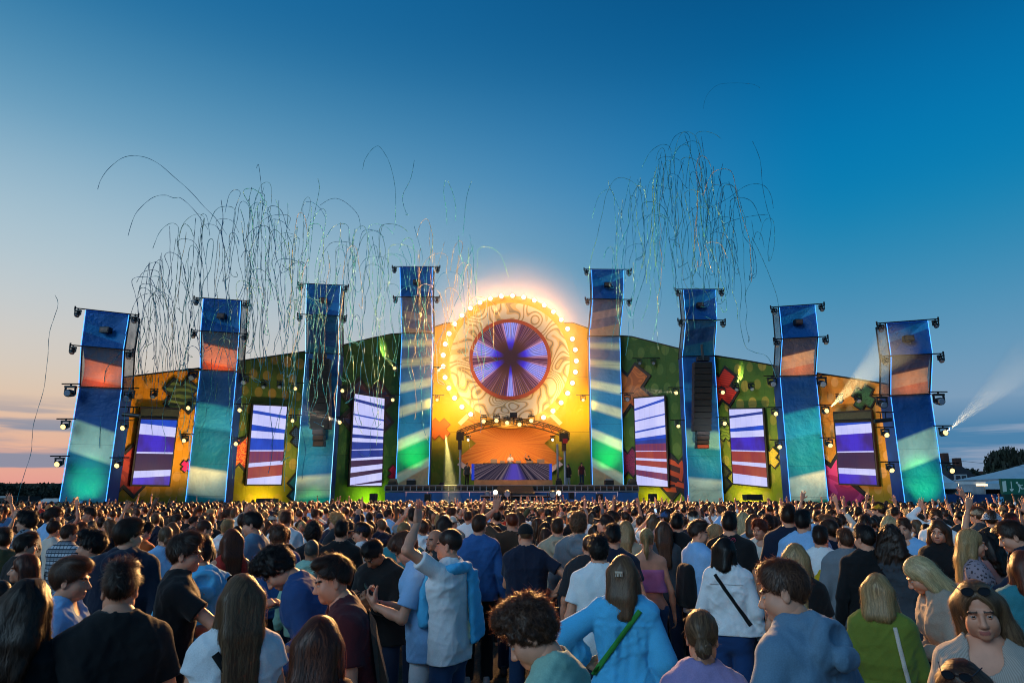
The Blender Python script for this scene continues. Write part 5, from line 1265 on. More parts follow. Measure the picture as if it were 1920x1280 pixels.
def np_mesh(name, parts, mats, tint=None):
    """parts: list of (verts, faces (n,3|4), material index)"""
    V = np.concatenate([p[0] for p in parts]); me = bpy.data.meshes.new(name); me.vertices.add(len(V)); me.vertices.foreach_set('co', V.astype(F32).ravel())
    off = 0; L = []; tot = []; mi = []
    for v, f, m in parts:
        f = np.asarray(f); L.append((f + off).ravel()); tot.append(np.full(len(f), f.shape[1])); mi.append(np.full(len(f), m) if np.isscalar(m) else m); off += len(v)
    L = np.concatenate(L); tot = np.concatenate(tot); mi = np.concatenate(mi)
    me.loops.add(len(L)); me.loops.foreach_set('vertex_index', L.astype(np.int32)); me.polygons.add(len(tot))
    me.polygons.foreach_set('loop_start', np.concatenate([[0], np.cumsum(tot)[:-1]]).astype(np.int32)); me.polygons.foreach_set('loop_total', tot.astype(np.int32))
    for m in mats: me.materials.append(m)
    me.polygons.foreach_set('material_index', mi.astype(np.int32)); me.polygons.foreach_set('use_smooth', np.ones(len(tot), bool)); 
    if tint is not None: at = me.attributes.new('tint', 'FLOAT', 'POINT'); at.data.foreach_set('value', tint.astype(F32))
    me.update(calc_edges=True)
    return me
def rotm(yaw=0, pitch=0, roll=0):
    """head turn: yaw to its left (ccw), pitch down, roll to the right; degrees"""
    return np.array((Matrix.Rotation(R(yaw), 3, 'Z') @ Matrix.Rotation(R(-pitch), 3, 'X') @ Matrix.Rotation(R(roll), 3, 'Y')))
def uvsphere(c, r, nu=10, nv=8):
    m = MB(); m.sphere(c, r, nu=nu, nv=nv); v = np.array(m.v); q = [f for f in m.f if len(f) == 4]; t_ = [f for f in m.f if len(f) == 3]; return v, np.array(q), np.array(t_)

# ---------------------------------------------------------------- materials for people
def skin(name, col):
    m, t, b = nmat(name); tc = t('ShaderNodeTexCoord')
    n = t('ShaderNodeTexNoise', tc.outputs['Object'], ins={'Scale': 14.0, 'Detail': 4.0}); c = lin(col)
    t.put(b.inputs['Base Color'], t.mix(t.smooth(n.outputs[0], .3, .7), tuple(x * .82 for x in c[:3]) + (1,), c)); b.inputs['Roughness'].default_value = .5
    b.inputs['Specular IOR Level'].default_value = .4; return m
SKIN = [skin('skin_fair', '#cf8f72'), skin('skin_light', '#bd7d62'), skin('skin_tan', '#9c664a'), skin('skin_brown', '#5f3d2c')]
LIP = pmat('lips', '#a8645a', .4); SCL = pmat('eye_white', '#a09a96', .3); IRIS = pmat('iris', '#20160f', .2); 
def hairmat(name, col, hi):
    m, t, b = nmat(name); tc = t('ShaderNodeTexCoord')
    mp = t('ShaderNodeMapping', tc.outputs['Object'], ins={'Scale': (170, 170, 9)})
    n = t('ShaderNodeTexNoise', mp.outputs[0], ins={'Scale': 1.0, 'Detail': 3.0})
    n2 = t('ShaderNodeTexNoise', tc.outputs['Object'], ins={'Scale': 18.0, 'Detail': 2.0})
    at_ = t('ShaderNodeAttribute', attribute_name='tint')
    f = t.m('ADD', t.m('MULTIPLY_ADD', n2.outputs[0], .3, t.m('MULTIPLY', n.outputs[0], .3)), t.m('MULTIPLY_ADD', at_.outputs['Fac'], .7, -.1))
    t.put(b.inputs['Base Color'], t.mix(t.smooth(f, .35, .75), lin(col), lin(hi))); b.inputs['Roughness'].default_value = .42; b.inputs['Specular IOR Level'].default_value = .45
    t.put(b.inputs['Normal'], t('ShaderNodeBump', ins={'Strength': .3, 'Distance': .003, 'Height': n.outputs[0]}).outputs[0])
    out = [q for q in t.n if q.type == 'OUTPUT_MATERIAL'][0]; tr = t('ShaderNodeBsdfTranslucent', tuple(min(1, x * 2.2 + .02) for x in lin(hi)[:3]) + (1,))
    t.l.new(t('ShaderNodeMixShader', .34, b, tr).outputs[0], out.inputs[0]); return m
HAIR = {'black': hairmat('hair_black', '#150f0d', '#2e221c'), 'dark': hairmat('hair_dark_brown', '#23160f', '#4a3122'), 'brown': hairmat('hair_brown', '#38241a', '#6e4a34'), 'auburn': hairmat('hair_auburn', '#3f2016', '#7c4229'),
        'light': hairmat('hair_light_brown', '#54402f', '#84664a'), 'blond': hairmat('hair_blond', '#7d6446', '#c2a478'), 'pale': hairmat('hair_pale_blond', '#94805f', '#d8c39a'), 'grey': hairmat('hair_grey', '#4a4a4a', '#77736e'), 'ginger': hairmat('hair_ginger', '#5a2a14', '#8e4a22')}
def cloth(name, col, rough=.85, weave=500.0, noise=.10):
    key = 'cloth_' + name
    if key in MATS: return MATS[key]
    m, t, b = nmat(key); tc = t('ShaderNodeTexCoord'); c = lin(col)
    n = t('ShaderNodeTexNoise', tc.outputs['Object'], ins={'Scale': 9.0, 'Detail': 5.0, 'Roughness': .6})
    t.put(b.inputs['Base Color'], t.mix(t.smooth(n.outputs[0], .3, .7), tuple(x * (1 - noise) for x in c[:3]) + (1,), c)); b.inputs['Roughness'].default_value = rough; b.inputs['Specular IOR Level'].default_value = .25
    b.inputs['Sheen Weight'].default_value = .12
    wv = t('ShaderNodeTexNoise', tc.outputs['Object'], ins={'Scale': 190.0, 'Detail': 2.0}); bc = b.inputs['Base Color'].links[0].from_socket
    t.put(b.inputs['Base Color'], t.mix(t.m('MULTIPLY', t.smooth(wv.outputs[0], .35, .65), .22), bc, tuple(x * .45 for x in c[:3]) + (1,)))
    n2 = t('ShaderNodeTexNoise', tc.outputs['Object'], ins={'Scale': 26.0, 'Detail': 4.0, 'Roughness': .65})
    t.put(b.inputs['Normal'], t('ShaderNodeBump', ins={'Strength': .18, 'Distance': .015, 'Height': n2.outputs[0]}).outputs[0]); return m
def pattern_cloth(name, kind, c0, c1, sc=30.0):
    key = 'cloth_' + name
    if key in MATS: return MATS[key]
    m, t, b = nmat(key); tc = t('ShaderNodeTexCoord'); s_ = t('ShaderNodeSeparateXYZ', tc.outputs['Object'])
    if kind == 'plaid':
        a = t.m('GREATER_THAN', t.m('FRACT', t.m('MULTIPLY', s_.outputs[0], sc)), .72); b_ = t.m('GREATER_THAN', t.m('FRACT', t.m('MULTIPLY', s_.outputs[2], sc)), .70)
        c_ = t.m('GREATER_THAN', t.m('FRACT', t.m('MULTIPLY', s_.outputs[2], sc * .5)), .55); f = t.m('MAXIMUM', t.m('MULTIPLY', a, .7), t.m('MAXIMUM', b_, t.m('MULTIPLY', c_, .6)))
    elif kind == 'stripe': f = t.m('GREATER_THAN', t.m('FRACT', t.m('MULTIPLY', s_.outputs[2], sc)), .5)
    elif kind == 'rib': f = t.m('MULTIPLY_ADD', t.m('SINE', t.m('MULTIPLY', t.m('ARCTAN2', s_.outputs[0], s_.outputs[1]), sc * 4)), .5, .5)
    else:
        v = t('ShaderNodeTexVoronoi', tc.outputs['Object'], ins={'Scale': sc}); f = t.smooth(v.outputs[0], .28, .42)
    t.put(b.inputs['Base Color'], t.mix(f, lin(c0), lin(c1))); b.inputs['Roughness'].default_value = .85; return m
CL = {k: cloth(k, v) for k, v in {'white': '#e0e3e6', 'offwhite': '#cdc6bb', 'black': '#0f1013', 'charcoal': '#22252b', 'navy': '#131d33', 'blue': '#2a5a96', 'denimblue': '#1f4478', 'lightblue': '#86b4e0', 'skyblue': '#4fb4e4',
      'teal': '#2f7a86', 'grey': '#6f777f', 'bluegrey': '#5f7f98', 'darkgrey': '#3a3f46', 'maroon': '#4a1a22', 'red': '#a82820', 'green': '#6a7a2c', 'olive': '#4a4a30', 'beige': '#9a8c80', 'pink': '#c070a0', 'lavender': '#8f84b4', 'brown': '#4a382a',
      'mint': '#8fb8a8', 'orange': '#b8511c', 'yellow': '#d8a01c', 'jeans': '#26456b', 'darkjeans': '#16263e', 'lightjeans': '#5a80a4', 'sand': '#a89a84', 'rose': '#a07a78'}.items()}

# ---------------------------------------------------------------- heads
_HEADS = {}
def head_parts(sex, h):
    """verts/faces of a head about its pivot at the top of the neck (nominal 1.75 m person); looks along +Y"""
    key = (sex, h)
    if key in _HEADS: return _HEADS[key]
    f = sex == 'f'; F = Fld((-.10, -.115, -.09), (.10, .145, .225), h)
    F.cap((0, -.012, -.09), (0, .0, .03), .046 if f else .056, .046 if f else .055, .02)
    F.ell((0, -.004, .122), (.069, .094, .088), .03)
    F.ell((0, .042, .048), (.052 if f else .056, .056, .066 if f else .07), .035)
    F.ell((0, .074, .002), (.026 if f else .031, .026, .024), .02)
    for s in (-1, 1):
        F.ell((s * .036, .066, .052), (.026, .026, .03), .025)
        F.ell((s * .045, .02, .02), (.018, .035, .03), .03)
        F.ell((s * .031, .102, .087), (.020, .014, .0105), .010, sub=True)
        F.ell((s * .027, .090, .107), (.026, .014, .009), .012)
        F.ell((s * .072, -.004, .075), (.008, .019, .031), .008, rot=rotm(s * -18, 0, 0))
        F.ell((s * .082, .000, .078), (.006, .010, .017), .006, sub=True)
        F.ell((s * .011, .106, .047), (.008, .009, .008), .008)
    F.cap((0, .093, .095), (0, .117, .054), .008, .0125, .012)
    F.cap((-.019, .092, .0245), (.019, .092, .0245), .0065, .0065, .008); F.ell((0, .098, .0255), (.016, .007, .006), .006); F.ell((0, .095, .0145), (.019, .008, .0065), .007)
    V, Q = F.mesh(); c = V[Q].mean(1); mi = np.zeros(len(Q), int)
    lips = (c[:, 1] > .092) & (np.abs(c[:, 0]) < .021) & (c[:, 2] > .0095) & (c[:, 2] < .0285); mi[lips] = 1
    brow = (c[:, 1] > .066) & (np.abs(c[:, 0]) > .012) & (np.abs(c[:, 0]) < .050) & (np.abs(c[:, 2] - (.1085 - .12 * np.maximum(np.abs(c[:, 0]) - .036, 0))) < (.0042 if f else .0056)); mi[brow] = 2
    L = Fld((-.06, .06, .06), (.06, .12, .11), .004)
    for s in (-1, 1): L.ell((s * .031, .0853, .0868), (.0138, .0132, .0134), 0)
    L2 = Fld((-.06, .06, .06), (.06, .12, .11), .004); L2.d = L.d.copy(); L.plane((0, .0853, .0876), (0, .40, -1), .001); L2.plane((0, .0853, .0815), (0, -.25, 1), .001); L.d = np.minimum(L.d, L2.d)
    lv, lq = L.mesh(); out = [(V, Q, mi), (lv, lq, 0)]
    for s in (-1, 1):
        F_ = None; v, q, t_ = uvsphere((s * .031, .0850, .0865), .0120, 12, 10)
        def em(fc): cc = v[fc].mean(1) - np.array((s * .031, .0855, .0875)); return np.where(cc[:, 1] > .0088, 4, 3)
        out += [(v, q, em(q)), (v, t_, em(t_))]
    _HEADS[key] = out; return out

# ---------------------------------------------------------------- hands: x thumb side, y palm normal, z along the fingers
_HANDS = {}
def hand_parts(pose, h):
    if (pose, h) in _HANDS: return _HANDS[(pose, h)]
    F = Fld((-.06, -.05, -.04), (.09, .11, .21), h)
    F.slab((0, 0, -.03), (0, 0, .03), (1, 0, 0), .008, .024, .022, .016, .01); F.slab((0, 0, .02), (-.002, 0, .085), (1, 0, 0), .024, .032, .016, .0115, .012); F.ell((.030, .012, .035), (.016, .014, .028), .012)
    curl = {'relaxed': (18, 28, 18), 'open': (2, 6, 4), 'fist': (82, 95, 60), 'grip': (38, 52, 32)}[pose]
    for i, (x, L, r, sp) in enumerate(((.030, .074, .0088, 9), (.0105, .083, .0090, 2), (-.0095, .077, .0086, -4), (-.029, .060, .0076, -11))):
        p = np.array((x, 0, .086)); a = 0; spd = sp * (1.3 if pose == 'open' else .25)
        for j, (fr, c_) in enumerate(zip((.45, .31, .24), curl)):
            a += c_ * (1 + .12 * (i - 1)); d = np.array((math.sin(R(spd)) * math.cos(R(a)), math.sin(R(a)), math.cos(R(a)) * math.cos(R(spd)))); q = p + d * L * fr
            F.cap(p, q, r * (1 - .07 * j), r * (1 - .07 * (j + 1)), .004); p = q
    tp = {'relaxed': ((.058, .022, .062), (.064, .034, .098)), 'open': ((.070, .012, .055), (.092, .018, .084)), 'fist': ((.052, .034, .058), (.022, .050, .078)), 'grip': ((.056, .040, .058), (.040, .070, .084))}[pose]
    F.cap((.030, .008, .022), tp[0], .0145, .0115, .008); F.cap(tp[0], tp[1], .0112, .0088, .004)
    _HANDS[(pose, h)] = F.mesh(); return _HANDS[(pose, h)]

# ---------------------------------------------------------------- skeleton
def ik(S, T, l1, l2, pole):
    S = np.array(S); T = np.array(T); d = T - S; L = np.linalg.norm(d); L2 = min(max(L, .12), (l1 + l2) * .995); d = d / (L + 1e-9); T = S + d * L2
    a = (l1 * l1 - l2 * l2 + L2 * L2) / (2 * L2); hgt = math.sqrt(max(l1 * l1 - a * a, 0)); p = np.array(pole, float); p = p - d * (p @ d); p /= np.linalg.norm(p) + 1e-9
    return S + d * a + p * hgt, T
ARMS = {  # wrist relative to the shoulder (x outward, y forward, z up), elbow pole (outward, forward, up), hand pose, palm normal (outward, forward, up), finger dir or None
 'down': ((.11, .03, -.54), (.6, -1, 0), 'relaxed', (-1, .2, 0), None),
 'bent': ((-.06, .30, -.26), (.5, -.6, -.8), 'grip', (-.8, .1, .5), None),
 'phone': ((-.10, .33, -.16), (.6, -.4, -1), 'grip', (-.4, -.6, .6), (-.3, .5, .8)),
 'hold': ((-.08, .26, -.22), (.8, -.5, -.8), 'grip', (-1, .1, 0), (-.3, 1, .3)),
 'up': ((.06, .10, .50), (1, .1, -.2), 'open', (.2, 1, 0), None),
 'up_bent': ((.02, .18, .34), (1, .1, -.3), 'open', (0, 1, .1), (-.1, .0, 1)),
 'wave': ((.20, .02, .44), (1, -.2, -.3), 'open', (0, 1, 0), None),
 'point': ((.03, .38, .32), (.8, .2, -.6), 'fist', (-.5, .3, -1), None),
 'film': ((-.06, .34, .22), (.8, .1, -.8), 'grip', (-.8, .5, .3), (-.2, .2, 1)),
 'hip': ((.10, .06, -.34), (1, -.5, .2), 'fist', (-1, .2, 0), (-.8, .4, -.2)),
 'behind': ((-.07, -.14, -.44), (1, -.5, .2), 'relaxed', (0, -1, 0), None),
 'pocket': ((.05, .08, -.47), (1, -.5, 0), 'fist', (-1, .2, 0), None),
 'fist_fwd': ((.02, .24, -.15), (.8, -.6, -1), 'fist', (-1, 0, .2), None),
 'reach': ((.02, .47, -.10), (.6, -.3, -1), 'relaxed', (-.3, .2, -1), None),
 'shoulder': ((.30, .22, .05), (.4, .2, -1), 'relaxed', (0, .3, -1), (.8, .3, -.3)),
}
class Skel:
    def __init__(s, sex='m', lean=(0, 0), head=(0, 0, 0), armL='down', armR='down', stance=.0, build=1.0, head_only_lean=0):
        s.sex = sex; f = sex == 'f'; s.b = build
        s.sw = .143 if f else .168
        s.M = np.array(Matrix.Rotation(R(-lean[0]), 3, 'X') @ Matrix.Rotation(R(lean[1]), 3, 'Y')); s.piv = np.array((0, 0, .97))
        T = lambda p: s.piv + s.M @ (np.array(p, float) - s.piv)
        s.T = T; s.st = []
        rows = ([(.86, .075, .092, -.01), (.94, .088, .098, -.018), (1.09, .052, .074, 0), (1.22, .064, .084, .004), (1.33, .076, .092, .006), (1.41, .085, .064, -.01), (1.47, .028, .054, -.012)] if f else
                [(.86, .078, .088, -.005), (.95, .085, .094, -.012), (1.09, .072, .086, 0), (1.24, .080, .094, .002), (1.35, .090, .100, .002), (1.42, .095, .068, -.012), (1.48, .032, .060, -.014)])
        for z, w_, r, y in rows:
            k = build if z > .9 else 1.0; s.st.append((T((0, y, z)), w_ * k, r * k))
        s.X = s.M @ np.array((1, 0, 0)); s.sh = {}; s.el = {}; s.wr = {}; s.hd = {}
        for nm, sg, a in (('L', -1, armL), ('R', 1, armR)):
            sp = ARMS[a] if isinstance(a, str) else a
            up = max(0, sp[0][2]) * .10
            S = T((sg * s.sw * (1 - up * .8), -.008, 1.405 + up)); mir = lambda v: np.array((sg * v[0], v[1], v[2]))
            E, W = ik(S, S + s.M @ mir(sp[0]), .30, .26, s.M @ mir(sp[1])); s.sh[nm] = S; s.el[nm] = E; s.wr[nm] = W
            d = (W - E) / np.linalg.norm(W - E) if sp[4] is None else s.M @ mir(sp[4]); d = d / np.linalg.norm(d)
            n = s.M @ mir(sp[3]); n = n - d * (n @ d); n /= np.linalg.norm(n); t = np.cross(d, n) * (1 if sg > 0 else -1)
            s.hd[nm] = (sp[2], t, n, d)
        s.nb = T((0, -.012, 1.45)); s.HM = s.M @ rotm(*head) * .92
        s.np_ = T((0, .006, 1.535)) ; s.stance = stance
        s.hip = {'L': np.array((-.085, -.005, .90)), 'R': np.array((.085, -.005, .90))}
        s.kn = {'L': np.array((-.095 - stance * .5, .02, .49)), 'R': np.array((.095 + stance * .5, .015, .49))}
        s.an = {'L': np.array((-.10 - stance, -.02, .085)), 'R': np.array((.10 + stance, -.01, .085))}
    def head_world(s, p): return s.np_ + s.HM @ np.array(p)
    def bounds(s, m=.12, zlo=None):
        pts = [x[0] for x in s.st] + list(s.sh.values()) + list(s.el.values()) + list(s.wr.values()) + [s.np_]
        lo = np.min(pts, 0) - m; hi = np.max(pts, 0) + m
        if zlo is not None: lo[2] = zlo
        lo[0] = min(lo[0], -.26); hi[0] = max(hi[0], .26); return lo, hi

def body_mesh(sk, h, hh, mats, hand_h=.006, bare_torso=True):
    lo, hi = sk.bounds(.12, 0.02); F = Fld(lo, hi, h); f = sk.sex == 'f'
    for (a, wa, ra), (b, wb, rb) in zip(sk.st[:-1], sk.st[1:]): F.slab(a, b, sk.X, wa, wb, ra, rb, .05)
    g = .86 if f else 1.0
    for s in 'LR':
        F.cap(sk.st[-2][0], sk.sh[s], .052 * g, .052 * g, .05); F.cap(sk.sh[s], sk.el[s], .046 * g, .036 * g, .03)
        w_ = sk.wr[s]; e = sk.el[s]; F.cap(e, e + (w_ - e) * .45, .037 * g, .036 * g, .02); F.cap(e + (w_ - e) * .35, w_, .037 * g, .0245 * g, .02)
        F.cap(sk.hip[s], sk.kn[s], .078, .052, .03); F.cap(sk.kn[s], sk.kn[s] + (sk.an[s] - sk.kn[s]) * .4 + np.array((0, -.012, 0)), .05, .05, .02); F.cap(sk.kn[s] + (sk.an[s] - sk.kn[s]) * .35, sk.an[s], .05, .034, .02)
        F.cap(sk.an[s] + np.array((0, -.02, -.04)), sk.an[s] + np.array((0, .12, -.05)), .032, .026, .02)
    F.cap(sk.nb, sk.np_ + sk.HM @ np.array((0, -.006, .0)), .060 * (.86 if f else 1), .054 * (.86 if f else 1), .03)
    if f:
        for s in (-1, 1): F.ell(sk.T((s * .07, .075, 1.275)), (.06, .055, .06), .03)
    V, Q = F.mesh(); parts = [(V, Q, 0)]
    for v, q, m in head_parts(sk.sex, hh): parts.append(((sk.HM @ v.T).T + sk.np_, q, m))
    for s in 'LR':
        ps, t, n, d = sk.hd[s]; v, q = hand_parts(ps, hand_h); k = .90 if f else 1.0
        B = np.stack([t, n, d], 1); v2 = (B @ (v * k).T).T + sk.wr[s]
        if np.linalg.det(B) < 0: q = q[:, ::-1]
        parts.append((v2, q, 0))
    return np_mesh('person', parts, mats)

def top_field(sk, h, kind='tee', off=.014, hem=.84, sleeve=.55, loose=.016, neck=.0, seed=1, wr=.005, flare=.0, gather=None, rib=False):
    """sleeve: 0..1 along the upper arm, 1..2 along the forearm"""
    lo, hi = sk.bounds(.16, hem - .06); F = Fld(lo, hi, h); f = sk.sex == 'f'; g = .86 if f else 1.0
    st = list(sk.st)
    pts = []
    for (a, w_, r) in st[:-1]: pts.append((a, w_, r))
    low = sk.T((0, -.008, hem)) if hem > .95 else np.array((0, -.008, hem)); pts = [(low, .09 + flare, .098 + flare * .5)] + [q for q in pts if q[0][2] > hem + .03]
    for (a, wa, ra), (b, wb, rb) in zip(pts[:-1], pts[1:]):
        F.slab(a, b, sk.X, wa + .006, wb + .006, ra + off, rb + off, .05)
    if not f or kind in ('hoodie', 'puffy', 'long'):   # straighter drape between chest and hem
        F.slab(low, st[-3][0], sk.X, .084 * g, .086 * sk.b * g, (.080 + off * .8 + flare * .4) * g, (.086 * sk.b + off * .7) * g, .04)
    F.slab(st[-2][0], st[-1][0], sk.X, .10 * g, .036, .066 + off * .9, .060 + off * .7, .05); F.cap(sk.nb, sk.nb + (sk.M @ np.array((0, 0, .03))), .064 * g + off * .5, None, .04)
    arms = []
    if kind != 'tank' and kind != 'tube':
        for s in 'LR':
            F.cap(st[-2][0], sk.sh[s], .052 * g + off, .048 * g + off * .9, .05)
            S, E, W = sk.sh[s], sk.el[s], sk.wr[s]
            a1 = min(sleeve, 1); e1 = S + (E - S) * a1; puff = .020 if kind == 'puffy' else 0
            G = Fld(lo, hi, h); G.cap(S, e1 + (E - S) * (.08 if sleeve <= 1 else 0), .044 * g + off * .9, .042 * g + loose + off * .4 + puff, .03)
            cuts = []
            if sleeve > 1:
                w1 = E + (W - E) * (sleeve - 1); G2 = Fld(lo, hi, h); G2.cap(E, E + (w1 - E) * .7, .040 * g + loose + puff, .038 * g + loose + puff, .02); G2.cap(E + (w1 - E) * .6, w1 + (W - E) * .06, .036 * g + loose + puff * .6, .028 * g + loose * (.6 if kind in ('hoodie', 'puffy') else .9), .02)
                G2.add(wrinkle(seed + 3, wr * 1.2, 40, (1, 1, 1))); G2.plane(w1, W - E); G.d = smin(G.d, G2.d, .02)
            else: G.plane(e1, E - S)
            arms.append(G)
    else:
        for s in (-1, 1): F.cap(sk.T((s * .085, -.04, 1.36)), sk.T((s * .075, -.01, 1.455)), .03, .022, .02)
    if f:
        for s in (-1, 1): F.ell(sk.T((s * .07, .078, 1.275)), (.065 + off * .5, .058 + off * .5, .065), .04)
    if kind == 'hoodie':
        nb = sk.nb; bk = sk.M @ np.array((0, -1, 0)); up = sk.M @ np.array((0, 0, 1))
        for k in range(7):
            a = R(-150 + 50 * k); c = nb + sk.M @ np.array((math.sin(a) * .082, -.02 - math.cos(a) * -.0 + math.cos(a) * -.070, .035 + .018 * math.cos(a)))
            a2 = R(-150 + 50 * (k + 1)); c2 = nb + sk.M @ np.array((math.sin(a2) * .082, -.02 + math.cos(a2) * -.070, .035 + .018 * math.cos(a2)))
            if k < 6: F.cap(c, c2, .030, .030, .02)
        F.ell(nb + bk * .120 + up * -.030, (.115, .055, .105), .018); F.ell(nb + bk * .135 + up * .028, (.085, .030, .030), .012); F.ell(nb + bk * .172 + up * -.075, (.075, .030, .055), .012); F.ell(nb + bk * .165 + up * .005, (.055, .02, .035), .012, sub=True)
    F.add(wrinkle(seed, wr * 1.7, 12, (1.2, .8, .7))); F.add(wrinkle(seed + 7, wr * .95, 25, (1.0, .9, .8)))
    if h < .012: F.add(wrinkle(seed + 11, wr * .55, 58, (1.0, 1.0, .7)))
    if gather: F.add(lambda p: (.0045 * np.sin(p[0] * 105 + 2.5 * np.sin(p[2] * 9)) + .003 * np.sin(p[0] * 47 + 1)) * np.clip((gather - p[2]) / .04, 0, 1) * np.clip((p[2] - .9) / .35, 0, 1) - .006 * np.exp(-((p[2] - gather) / .012) ** 2) * (p[1] < 0))
    if rib: F.add(lambda p: .003 * np.sin(p[0] * 230 + p[1] * 150) * (p[2] < hem + .07) + .010 * np.exp(-((p[2] - hem - .075) / .012) ** 2))
    # openings: neck, hem, cuffs
    up = sk.M @ np.array((0, 0, 1))
    if kind == 'tube': F.plane(sk.T((0, 0, 1.33)), up)
    elif neck < 0: F.cap(sk.nb, sk.np_, .066 * g, .060 * g, .03); F.plane(sk.nb + up * .075, up)
    elif kind != 'hoodie':
        nr = .064 * g + neck * .3
        F.cap(sk.nb + up * (.022 - neck), sk.nb + up * .2 + sk.M @ np.array((0, .03, 0)), nr, nr * 1.05, .01, sub=True)
        F.ell(sk.nb + sk.M @ np.array((0, .07, .012 - neck * .6)), (.05 * g + neck * .3, .06, .035 + neck), .015, sub=True)
    else: F.cap(sk.nb + up * .03, sk.nb + up * .25, .052, .07, .01, sub=True)
    F.plane(low, -up if hem > .95 else (0, 0, -1))
    for G in arms: F.d = smin(F.d, G.d, .022)
    if kind in ('shirt', 'polo', 'tee', 'long') and 0 <= neck < .03:
        thin = kind in ('tee', 'long'); rr_, tk = (.062 * g, .0075) if thin else (.063 * g, .0125); q = lambda a: sk.nb + sk.M @ np.array((math.sin(a) * rr_, .002 - math.cos(a) * rr_ * .98, (.030 if thin else .040) - (.020 if thin else .016) * (1 - math.cos(a))))
        for k in range(14): F.cap(q(R(-180 + 360 / 14 * k)), q(R(-180 + 360 / 14 * (k + 1))), tk, tk, .006 if thin else .010)
    return F
def bottom_field(sk, h, kind='trousers', off=.010, seed=3, length=None):
    F = Fld((-.34, -.24, .03), (.34, .24, 1.06), h)
    for (a, wa, ra), (b, wb, rb) in zip(sk.st[:2], sk.st[1:3]): F.slab(a, (a + (b - a) * .75), (1, 0, 0), wa, wb, ra + off, rb + off, .03)
    zc = {'trousers': .07, 'wide': .05, 'shorts': .50, 'skirt': .60, 'longskirt': .25}[kind] if length is None else length
    if 'skirt' in kind: F.slab((0, -.01, .93), (0, -.01, zc), (1, 0, 0), .10, .14, .105, .12, .03)
    else:
        lo_ = .020 if kind in ('wide', 'shorts') else 0.006
        for s in 'LR':
            F.cap(sk.hip[s], sk.kn[s], .083 + off * .5, .058 + off + lo_, .03); F.cap(sk.kn[s], sk.an[s], .056 + off + lo_, .045 + off + lo_ * 1.6, .02)
    F.add(wrinkle(seed, .005, 17, (1, 1, .8))); F.plane((0, 0, zc), (0, 0, -1)); F.plane((0, 0, 1.03), (0, 0, 1)); return F
_SHOE = None
def shoe_mesh():
    global _SHOE
    if _SHOE is None:
        F = Fld((-.06, -.11, 0.0), (.06, .19, .13), .012); F.cap((0, -.06, .035), (0, .12, .03), .038, .034, .02); F.cap((0, -.055, .05), (0, -.045, .10), .036, .034, .02); F.plane((0, 0, .004), (0, 0, -1)); F.plane((0, 0, .115), (0, 0, 1))
        V, Q = F.mesh(); _SHOE = np_mesh('shoe', [(V, Q, 0)], [pmat('shoe_dark', '#1a1c20', .6)])
    return _SHOE
SHOE_W = pmat('shoe_white', '#8f9296', .6)

# ---------------------------------------------------------------- hair in head space
def strands(F, start, n_steps, step, lift, width, flow, seed, curl=0.0, jitter=.25, lift0=.0025):
    r = np.random.default_rng(seed); p = start.copy(); N = len(p); path = []; nrm = []
    j = r.normal(size=(N, 3)) * jitter; wid = width * r.uniform(.6, 1.3, N); lf = lift * r.uniform(.2, 1.3, N); ph = r.uniform(0, 6.28, N)
    for i in range(n_steps + 1):
        g = F.grad(p); path.append(p + g * (lift0 + lf * (i / n_steps) ** 1.5)[:, None]); nrm.append(g)
        d = flow(p, g) + j
        if curl: d = d + curl * np.stack([np.sin(ph + i * 1.9), np.cos(ph + i * 1.7), np.sin(ph * 2 + i * 1.3)], 1)
        d = d - g * np.sum(d * g, 1)[:, None] * .85; d /= np.linalg.norm(d, axis=1)[:, None] + 1e-9
        p = p + d * step; p = p - F.grad(p) * np.clip(F.at(p), -.02, .03)[:, None] * .6
    V = []; Fc = []
    for i in range(n_steps + 1):
        t = path[min(i + 1, n_steps)] - path[max(i - 1, 0)]; s_ = np.cross(t, nrm[i]); s_ /= np.linalg.norm(s_, axis=1)[:, None] + 1e-9; wv = (wid * (1 - .8 * (i / n_steps) ** 2))[:, None] * .5
        V += [path[i] - s_ * wv, path[i] + s_ * wv]
    V = np.stack(V, 1).reshape(-1, 3); K = 2 * (n_steps + 1); b = np.arange(N)[:, None] * K
    for i in range(n_steps): Fc.append(np.concatenate([b + 2 * i, b + 2 * i + 1, b + 2 * i + 3, b + 2 * i + 2], 1))
    _NST[id(V)] = N; _KEEP.append(V)
    return V, np.concatenate(Fc)
_NST = {}; _KEEP = []
CROWN = np.array((0, -.03, .20))
def flow_short(fwd=0.0, side=0.0, up=0.0):
    def f(p, g):
        d = p - CROWN; d = d / (np.linalg.norm(d, axis=1)[:, None] + 1e-6); d[:, 2] -= .3; d[:, 1] += fwd; d[:, 0] += side; return d + g * up
    return f
def flow_long(part=.0):
    def f(p, g):
        d = np.zeros_like(p); top = np.clip((p[:, 2] - .11) / .09, 0, 1); d[:, 0] = np.sign(p[:, 0] - part + 1e-5) * top * .9; d[:, 1] = -.5 * top; d[:, 2] = -1.0; return d
    return f
def shell(F, t_top, t_side, back_z=.025, face=True, front=.0, sideburn=.055, k=.015, slope=.58):
    F.ell((0, -.006, .126), (.0725 + t_side, .096 + (t_top + t_side) * .5, .089 + t_top), .02)
    if face: F.ell((0, .118 + front * 0, .045), (.073, .075 + front, .116 + front), .012, sub=True)
    F.plane((0, .02, sideburn), (0, .52, -1)) if back_z is None else F.plane((0, -.09, back_z), (0, slope, -1))
_HAIR = {}
